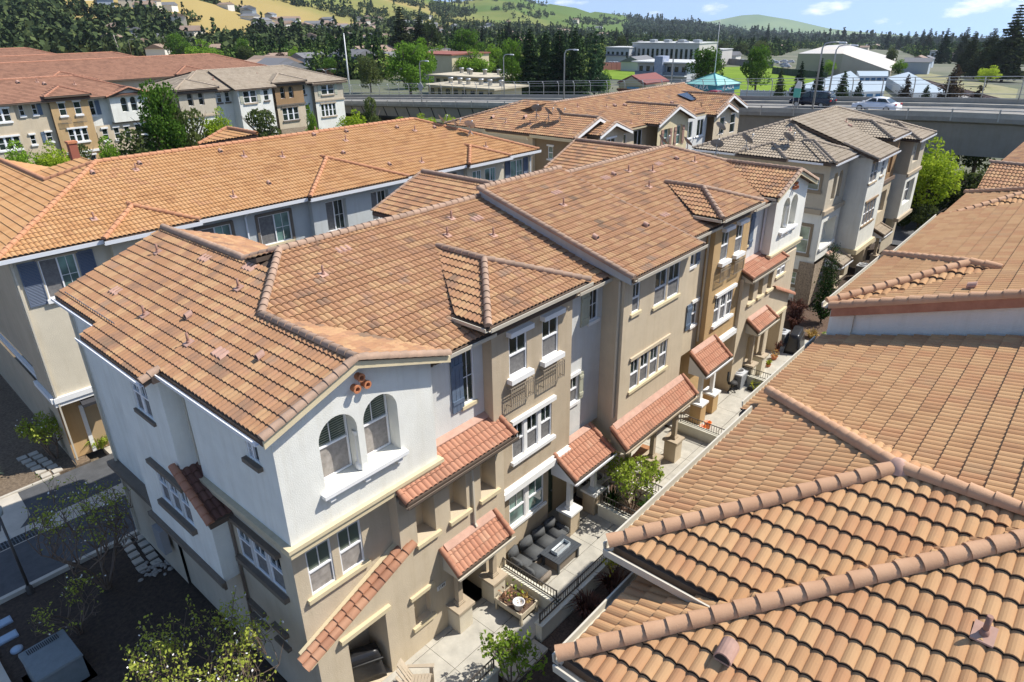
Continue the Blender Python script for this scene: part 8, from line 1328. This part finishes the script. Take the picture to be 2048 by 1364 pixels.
# ------------------------------------------------------------------ trees one can tell apart
def hfor(p, row):
    lo, hi = .3, 60.
    for _ in range(30):
        m_ = (lo+hi)/2
        if rowof(Vector((p.x, p.y, p.z+m_))) > row: lo = m_
        else: hi = m_
    return lo
def TP(kind, px, by, ty, w=None, label=None, group=None, base=None, name=None):
    p = ga(px, by) if base is None else Vector(base); dd = depth(p); H = hfor(p, ty); return tree(kind, p, H, (w*dd/FPX) if w else None, label, group, name)
TREES = [('oak', 812, 200, 88, 112, 'broad dark green tree just behind the overpass ramp'), ('spring', 838, 170, 78, 70, 'brighter green tree behind the broad dark one'), ('round', 942, 158, 98, 92, 'dome shaped lime green tree above the school roofs'), ('oak', 930, 140, 60, 84, 'tall bright green tree behind the dome shaped one'), ('spring', 985, 140, 88, 46, 'light green tree at the right of the bright green group'), ('round', 880, 130, 90, 60, 'mid green tree left of the bright green group'),
 ('dense', 728, 178, 112, 62, 'dark round tree left of the broad green tree'), ('spring', 745, 140, 92, 42, 'small bright tree above the dark round tree'), ('redwood', 800, 132, 12, 62, 'tall dark redwood standing above all trees at centre left'), ('redwood', 838, 118, 30, 56, 'second redwood right of the tallest'), ('dense', 862, 112, 44, 60, 'rounded dark tree right of the redwoods'),
 ('oak', 1022, 190, 82, 66, 'feathery green tree at the left of the dark conifer group'), ('slim', 1060, 190, 56, 60, 'dark conifer in the group behind the overpass, leftmost'), ('spruce', 1092, 190, 62, 64, 'dark conifer in the group behind the overpass, second'), ('slim', 1120, 190, 60, 60, 'dark conifer in the group behind the overpass, third'), ('spruce', 1152, 192, 54, 66, 'dark conifer in the group behind the overpass, rightmost'), ('cedar', 1194, 190, 60, 52, 'open branched blue green cedar right of the dark conifers'), ('spring', 1215, 188, 140, 30, 'small leafy tree below the cedar'),
 ('slim', 963, 100, 46, 16, 'lone pointed dark conifer far behind the bright trees'), ('slim', 1010, 96, 52, 22, 'broad topped conifer far behind the feathery tree'), ('redwood', 1018, 92, 42, 26, 'pale brown conifer far behind the feathery tree'), ('slim', 1234, 86, 54, 18, 'distant pointed conifer, left of a pair'), ('slim', 1256, 88, 56, 20, 'distant pointed conifer, right of a pair'), ('dense', 1243, 112, 72, 36, 'round pale green tree in front of the distant conifer pair'),
 ('oak', 1424, 186, 98, 92, 'broad green tree behind the teal kiosk'), ('oak', 1530, 186, 94, 74, 'tall green tree between the two field halves'), ('dense', 1532, 110, 82, 50, 'dark tree behind the tall green field tree'), ('young', 1580, 197, 136, 24, 'small pointed tree left of the row behind the overpass fence'), ('spruce', 1620, 200, 122, 38, 'dark bushy conifer left of the minivan roof'), ('spruce', 1660, 201, 116, 34, 'dark conifer right above the minivan'), ('spring', 1676, 145, 120, 34, 'bright green bush in front of the warehouse'), ('young', 1712, 205, 142, 36, 'conifer above the white sedan hood'), ('young', 1746, 208, 160, 28, 'short conifer above the white sedan roof'), ('young', 1712, 140, 112, 18, 'conifer against the warehouse wall'), ('young', 1690, 124, 104, 18, 'conifer in front of the warehouse roof'),
 ('rust', 1845, 205, 148, 34, 'dark conifer right of the storage yard'), ('young', 1890, 210, 170, 28, 'small grey green conifer near the railway'), ('rust', 1942, 212, 128, 60, 'large rusty dark conifer beside the railway'), ('rust', 2000, 212, 170, 40, 'small rusty conifer at the right edge'), ('slim', 1540, 84, 46, 14, 'tall thin conifer standing alone on the skyline'), ('round', 1822, 142, 118, 38, 'bright yellow green bush left of the railway'), ('dense', 1800, 126, 96, 30, 'olive tree above the yellow green bush'), ('lime', 2010, 166, 130, 50, 'bright shrub below the tall conifers at the right edge'),
 ('redwood', 2040, 155, 8, 80, 'tallest dark conifer at the right edge'), ('redwood', 2000, 150, 56, 60, 'dark conifer left of the tallest at the right edge'), ('redwood', 1962, 146, 62, 44, 'dark conifer third from the right edge'), ('redwood', 1945, 120, 54, 34, 'dark conifer fourth from the right edge'), ('slim', 1905, 120, 56, 30, 'leaning dark conifer above the railway'), ('redwood', 1870, 100, 56, 24, 'pointed conifer left of the leaning one'), ('slim', 1856, 96, 58, 18, 'pointed conifer above the yellow green bush'), ('slim', 1826, 94, 62, 18, 'pointed conifer on the skyline right of the warehouse'), ('slim', 1812, 94, 66, 16, 'pointed conifer on the skyline, left of its neighbour'), ('slim', 1785, 94, 66, 14, 'small pointed conifer over the warehouse roof end'),
 ('dense', 1452, 104, 84, 40, 'olive green tree behind the kiosk'), ('dense', 1490, 108, 86, 44, 'olive green tree right of the kiosk'), ('olive', 1400, 120, 104, 24, 'small dark tree beside the white hall')]
for t_ in TREES: TP(*t_)
LEFT = [('oak', 478, 128, 78, 40, 'dark green tree left of the lime tree on the left'), ('round', 395, 132, 78, 80, 'large lime green tree above the far tan roof'), ('oak', 345, 132, 68, 60, 'large dark green tree above the red brown roofs'), ('dense', 340, 142, 118, 52, 'grey green round tree at the end of the red brown roofs'), ('dense', 480, 134, 92, 42, 'round dark tree right of the lime tree'), ('round', 440, 120, 82, 40, 'lime tree right of the large lime tree'), ('purple', 548, 140, 104, 34, 'brownish tree beside the blue gabled house'), ('spring', 580, 138, 94, 34, 'bright leafy tree beside the brownish tree'), ('spring', 632, 132, 100, 40, 'yellow green tree left of the pale pole'), ('dense', 615, 98, 84, 40, 'mustard green tree in the left distance'), ('oak', 650, 150, 116, 40, 'mid green tree at the end of the far tan roof'), ('purple', 640, 162, 136, 30, 'dark brown bush by the overpass start'),
 ('dense', 155, 118, 84, 56, 'olive tree above the farthest red roof'), ('oak', 185, 122, 90, 40, 'green tree right of the olive tree'), ('dense', 25, 104, 62, 60, 'dark olive tree at the left edge'), ('redwood', 372, 76, 34, 16, 'pointed dark conifer in front of the golden field'), ('oak', 60, 108, 76, 40, 'dark tree right of the left edge olive'), ('spring', 700, 142, 116, 36, 'pale green tree by the tall white pole')]
for t_ in LEFT: TP(*t_)
# trees between the orange row and the far rows: placed on the open ground there
for (kind, px, py, zt, wpx, lab) in (('oak', 330, 268, 170, 112, 'large green tree in front of the distant white gable'), ('dense', 358, 290, 196, 60, 'reddish twiggy tree right of the large green tree'), ('olive', 285, 302, 262, 130, 'dry bushy tree row behind the orange roof, middle'), ('spring', 215, 300, 276, 80, 'leafy bush behind the orange roof, left of the dry one'), ('lime', 105, 312, 282, 80, 'yellow green bush behind the orange roof near the red chimney'), ('spring', 35, 318, 286, 90, 'yellow green bush at the far left behind the orange roof'), ('olive', 165, 316, 296, 70, 'brown bush behind the orange roof'), ('lime', 435, 252, 214, 70, 'bright yellow green tree in front of the white block'), ('olive', 395, 282, 226, 80, 'grey twiggy tree behind the orange roof dormer'), ('olive', 520, 250, 226, 100, 'bare shrub at the foot of the distant brown bay'), ('lime', 705, 246, 218, 70, 'yellow bush at the right end of the distant tan row'), ('olive', 745, 244, 200, 60, 'bare reddish tree beside the overpass'), ('spring', 620, 230, 212, 26, 'small shrub between the distant tan blocks'), ('lime', 850, 252, 226, 60, 'bright bush under the overpass, left'), ('lime', 900, 250, 228, 46, 'bright bush under the overpass, right'), ('olive', 945, 248, 216, 40, 'olive shrub rising in front of the overpass')):
    p = at(px, py, 0.); q = Vector(p)
    # move nearer ones onto the strip y 55..76
    tt = (66-CAM.y)/(q.y-CAM.y) if q.y > 76 else 1.0; q = CAM+(q-CAM)*tt; q.z = 0; q2 = Vector((q.x, q.y, 0)); dd = depth(q2); H = max(2.5, hfor(q2, zt)); tree(kind, q2, H, wpx*dd/FPX, lab)
for k in range(46):
    x_, y_ = random.uniform(-4, 62), random.uniform(50, 74); p = Vector((x_, y_, 0)); k_ = random.choice(['spring', 'olive', 'lime', 'dense', 'olive']); tree(k_, p, random.uniform(2.6, 4.4), random.uniform(3, 5.5), 'shrub in the planted strip between the orange roof and the distant rows', 'shrubs behind the orange roofed row', 'shrub')
for k in range(15): tree('dense', Vector((61+random.random()*4, -17+k*2.1, -.4)), random.uniform(3.4, 5), 5, 'dark shrubby tree in the shade of the overpass', 'dark trees under the overpass')
tree('lime', at(1836, 452, 0), 7.2, 5.2, 'slender yellow green street tree at the end of the tan block')
for k in range(14): p = Vector((82+random.random()*14, -30+k*5.2, -1)); tree('dense', p, 6+random.random()*2, 8, 'dark shrubby tree in the shade beyond the overpass', 'dark trees under the overpass')
for k in range(9): p = Vector((56+random.random()*5, -14+k*1.9, -.3)); tree('olive', p, 1.6+random.random(), 2.6, 'low dark shrub along the road below the overpass', 'shrubs below the overpass')
tree('cypress', (34.4, -.45, -.2), 4.6, .85, 'tall narrow dark cypress in front of the stone clad corner')
tree('round', (49, -1.7, -.2), 1.9, 1.6, 'small round tree in front of the tan block'); tree('spring', (30.8, -1.9, -.2), 1.0, 1.3, 'bright yellow green bush behind the front wall beside the covered barbecue', name='shrub')
tree('spring', (46.5, -1.4, -.2), .9, 1.4, 'low green bush by the wall of the tan block', name='shrub')
# small twiggy trees close to us
def twiggy(loc, H, R, label, leafm, nl, seed, ls=.05, top=.5, flowers=0, rt=.045, stems=4, low=0):
    r = random.Random(seed); o = empty('small_tree', loc, 0, label, 'tree'); b = MB(); tips = []
    def grow(p, d, L, rad_, k):
        q = p+d*L; b.tube([p, (p+q)/2+Vector((r.gauss(0, .03), r.gauss(0, .03), 0))*L, q], [rad_, rad_*.8, rad_*.6], 5 if k < 2 else 3, caps=False); 
        if k >= 2: tips.append((q, (p+q)/2))
        if k < 4:
            for _ in range(3 if k < 3 else 2):
                e_ = (d+Vector((r.gauss(0, .5), r.gauss(0, .5), r.gauss(.08, .3)))).normalized(); h_ = Vector((q.x, q.y, 0)); 
                if h_.length > R: e_ = (e_-h_.normalized()*.8+Vector((0, 0, .3))).normalized()
                grow(q, e_, L*r.uniform(.6, .85), rad_*.6, k+1)
    for s in range(stems): t = s*6.283/stems+r.random(); d = Vector((math.cos(t)*.38, math.sin(t)*.38, 1)).normalized(); grow(Vector((math.cos(t)*.05, math.sin(t)*.05, 0)), d, H*.30, rt, 0)
    b.build('branches', mat('grey brown twig', (.17, .12, .085), .9, var=.2), o, True); rr2 = np.random.RandomState(seed); tips = sorted(tips, key=lambda q: q[0].z+r.random()*H*.5, reverse=True); sel = tips[:int(len(tips)*top)]; C = []
    for k in range(nl): a, c = sel[r.randrange(len(sel))]; u = r.random(); C.append(a*u+c*(1-u)+Vector((r.gauss(0, .07), r.gauss(0, .07), r.gauss(0, .07))))
    C = np.array([tuple(c) for c in C]); me = quads('foliage', C, ls*(.6+.8*rr2.rand(len(C))), leafm); q = bpy.data.objects.new('foliage', me); COL.objects.link(q); q.parent = o
    if flowers:
        C = np.array([tuple(sel[r.randrange(len(sel))][0]+Vector((r.gauss(0, .06), r.gauss(0, .06), .03))) for _ in range(flowers)]); me = quads('blossom', C, .035, mat('white blossom', (.75, .72, .68), .8)); q = bpy.data.objects.new('blossom', me); COL.objects.link(q); q.parent = o
    return o
LN = leaf_mat('young pear leaf', (.26, .33, .05), (.60, .62, .12), .45, 4)
twiggy((-1.75, 9.6, -.13), 4.4, 1.0, 'tall sparse tree with bare lower twigs beside the grey end wall', LN, 1100, 31, .04, .3, 90, .05, 7)
twiggy((-1.95, 1.6, -.13), 4.5, 1.25, 'bushy half leafed tree in front of the end wall at the bottom', LN, 3200, 32, .04, .7, 170, .045, 8)
twiggy((-3.0, 8.3, -.13), 1.9, .9, 'low sparse shrub in the dark bed, lit at its top', LN, 300, 33, .04, .3, 20, .035, 5)
twiggy((-.3, 18.9, -.03), 2.3, .9, 'leafy shrub with pale flowers at the corner of the left row', LN, 1500, 34, .055, .8, 60, .04, 5)
twiggy((3.95, -2.75, -.1), 1.9, .75, 'small lime leafed tree beside the entry steps at the bottom', LG, 700, 35, .06, .6, 0, .035, 4)
twiggy((12.3, -1.3, -.06), 2.6, .85, 'small round leafy tree in the planter between two patios', LG, 1900, 36, .055, .7, 60, .04, 4)
twiggy((9.3, -2.9, -.1), 1.8, .6, 'thin pale tree behind the railing at the roof corner', LY, 500, 37, .05, .7, 0, .03, 3)
def tuft(loc, n, r, L, w, m, label, name='grass_clump', cat='plant', grp=None):
    o = empty(name, loc, 0, label, cat, grp); b = MB(); blades(b, n, r, 0, L, w, True); b.build('leaves', m, o, True); return o
tuft((7.3, -2.9, -.08), 120, .12, .85, .02, LR, 'large bronze flax clump outside the sofa patio wall', 'flax'); tuft((8.6, -3.0, -.08), 110, .12, .85, .02, LR, 'bronze flax clump further along the mulch bed', 'flax'); tuft((7.35, -3.45, -.08), 110, .14, .38, .016, LG, 'bright green grass tuft beside the nearest bronze flax'); tuft((8.5, -3.6, -.08), 110, .14, .42, .016, LG, 'bright green grass tuft beside the second bronze flax')
for k, (x, y) in enumerate(((33.6, .8), (32.6, .5), (34.6, 1.1), (33.2, 1.7))): tuft((x, y, -.2), 90, .15, 1.1, .035, LR, 'dark bronze flax at the gap beside the stone clad corner', 'flax', grp='flax at the far gap')
tuft((32.0, -.8, -.2), 70, .2, .5, .03, DRY, 'dry straw coloured clump on the far mulch corner'); tuft((12.2, -.5, -.06), 70, .15, .7, .018, LD, 'dark strappy plant in the planter between two patios'); tuft((12.7, -1.8, -.06), 60, .15, .6, .018, LD, 'dark strappy plant against the second planter wall')
tuft((1.25, 18.4, -.04), 220, .25, .7, .022, LG, 'bright green strappy clump at the driveway corner'); tuft((-2.6, 19.2, -.03), 120, .25, .45, .02, leaf_mat('grey green leaf', (.08, .14, .09), (.2, .3, .2)), 'grey green clump in the shaded bed'); tuft((-3.2, 18.2, -.03), 160, .3, .32, .014, DRY, 'dry grass patch in the sunny bed'); tuft((-3.5, 18.9, -.03), 120, .25, .4, .016, LD, 'dark green clump at the left edge of the bed')
for k, (x, y) in enumerate(((20.2, -2.7), (21.4, -2.7), (26.0, -2.7), (27.4, -2.7), (28.8, -2.7), (13.9, -2.8), (15.4, -2.8), (17.1, -2.8))): tuft((x, y, -.1), 60, .15, .55, .02, (LR, LD)[k % 2], 'strappy plant along the outside of the patio wall', 'flax', grp='plants outside the patio walls')
hd = empty('hedge_column', (.95, 19.3, -.03), .2, 'tall clipped green hedge column beside the door of the left row', 'shrub'); r_ = np.random.RandomState(9); C = r_.rand(2600, 3)*np.array([.62, .62, 1.75]); k_ = r_.randint(0, 3, 2600); C[k_ == 0, 0] = np.where(r_.rand((k_ == 0).sum()) > .5, .62, 0); C[k_ == 1, 1] = np.where(r_.rand((k_ == 1).sum()) > .5, .62, 0); C[k_ == 2, 2] = 1.75; C = C+r_.normal(size=C.shape)*.03-np.array([.31, .31, -.1]); q = bpy.data.objects.new('foliage', quads('foliage', C, .045, LG)); COL.objects.link(q); q.parent = hd; b = MB(); b.tube([(0, 0, 0), (0, 0, 1.4)], .03, 6); b.build('stem', BARK, hd)
# cobbles
STN = mat('pale river stone', (.33, .3, .26), .8, var=.25, vs=5)
for (cx, cy, n, rx, lab, g_) in ((.0-.35, 9.2, 34, .35, 'rounded pale cobble by the end wall', 'cobbles by the end wall'), (-3.4, 17.95, 34, .5, 'rounded pale cobble at the left edge of the sunny bed', 'cobbles in the sunny bed')):
    bm = bmesh.new(); bmesh.ops.create_icosphere(bm, subdivisions=2, radius=.075); me = bpy.data.meshes.new('cobble'); [setattr(v_, 'co', v_.co*(1+.25*noise.noise(v_.co*20))) for v_ in bm.verts]; bm.to_mesh(me); bm.free(); me.materials.append(STN); me.polygons.foreach_set('use_smooth', [True]*len(me.polygons))
    for k in range(n): q = bpy.data.objects.new('cobble', me); COL.objects.link(q); q.location = (cx+random.gauss(0, rx*.6), cy+random.gauss(0, rx*.6), -.1+(.08 if cy > 12 else 0)); q.scale = (random.uniform(.7, 1.3), random.uniform(.7, 1.3), .6); q.rotation_euler = (0, 0, random.random()*3); tag(q, lab, 'stone', g_)
# poles on the left
for (px, by, ty, lab, two) in ((685, 196, 84, 'tall plain white pole at the end of the far tan row', 0), (640, 178, 138, 'pale double armed lamp behind the far tan row', 2), (390, 140, 121, 'double armed street lamp above the red brown roofs', 2), (250, 126, 96, 'curved street lamp behind the farthest red roof', 1), (1008, 96, 84, 'distant pole', 0)):
    if lab == 'distant pole': continue
    p = ga(px, by); H = (by-ty)*depth(p)/FPX/math.cos(rad(25.17))
    o = street_lamp(p, H, lab, (.7, -.7, 0), 2.0) if two else empty('pole', p, 0, lab, 'pole')
    if two == 2: b = MB(); b.tube([(0, 0, H-.5), (-.6, .6, H), (-1.6, 1.6, H)], .07, 6); b.build('arm', GALV, o)
    if not two: b = MB(); b.tube([(0, 0, 0), (0, 0, H)], [.2, .1], 8); b.build('shaft', TRIM_W, o); b = MB(); b.lathe((0, 0, H), [(.14, 0), (.12, .15), (0, .2)], 8); b.build('finial', TRIM_W, o)
p = ga(228, 126); H = 40*depth(p)/FPX; up_ = empty('utility_pole', p, 0, 'leaning wooden utility pole with crossarm behind the red brown roofs', 'utility pole'); b = MB(); b.tube([(0, 0, 0), (-.8, .8, H)], [.22, .13], 8); b.build('pole', mat('pale weathered wood', (.42, .37, .32), .9), up_); b = MB(); b.bar((-.8-1.2, .8+1.0, H-.8), (-.8+1.2, .8-1.0, H-.8), .15, .15); b.build('crossarm', BARK, up_)
rc = empty('chimney', at(152, 320, 8.2), 0, 'small red brick chimney pot rising behind the orange roof', 'chimney'); b = MB(); b.box(-.25, .25, -.25, .25, -3, 1.1); b.build('stack', mat('red brick', (.32, .1, .06), .9), rc); b = MB(); b.box(-.3, .3, -.3, .3, 1.1, 1.25); b.build('cap', TERRA, rc)
# parked cars glimpsed beyond
cp = [carpaint('silver car paint', (.45, .46, .48)), carpaint('white car paint', (.75, .76, .78)), carpaint('grey car paint', (.15, .16, .17))]; c0 = car(ga(1480, 118), 1.0, 'parked car among others in the lot beyond the playing field', 'sedan', cp[0], grp='cars parked beyond the field', s=1.1)
for k in range(22):
    px, py = random.choice([(random.uniform(1215, 1265), 124), (random.uniform(1290, 1400), 124), (random.uniform(1455, 1560), 118), (random.uniform(1550, 1600), random.uniform(118, 134)), (random.uniform(640, 760), 130)]); c = copy_tree(c0); c.location = ga(px, py)+Vector((0, 0, .1)); c.rotation_euler.z = random.choice([.2, 1.6, 1.9])
# ------------------------------------------------------------------ haze
b = MB(); b.box(-6500, 9500, -6500, 9500, -420, 700); hz = tag(b.build('haze', None), kind='stuff'); hm = bpy.data.materials.new('haze air'); hm.use_nodes = True; t_ = hm.node_tree
for n in list(t_.nodes): t_.nodes.remove(n)
ho = t_.nodes.new('ShaderNodeOutputMaterial'); pv = t_.nodes.new('ShaderNodeVolumePrincipled'); pv.inputs['Density'].default_value = 6e-5; pv.inputs['Color'].default_value = (.78, .88, 1, 1); pv.inputs['Anisotropy'].default_value = .2; t_.links.new(pv.outputs[0], ho.inputs['Volume']); hz.data.materials.clear(); hz.data.materials.append(hm)
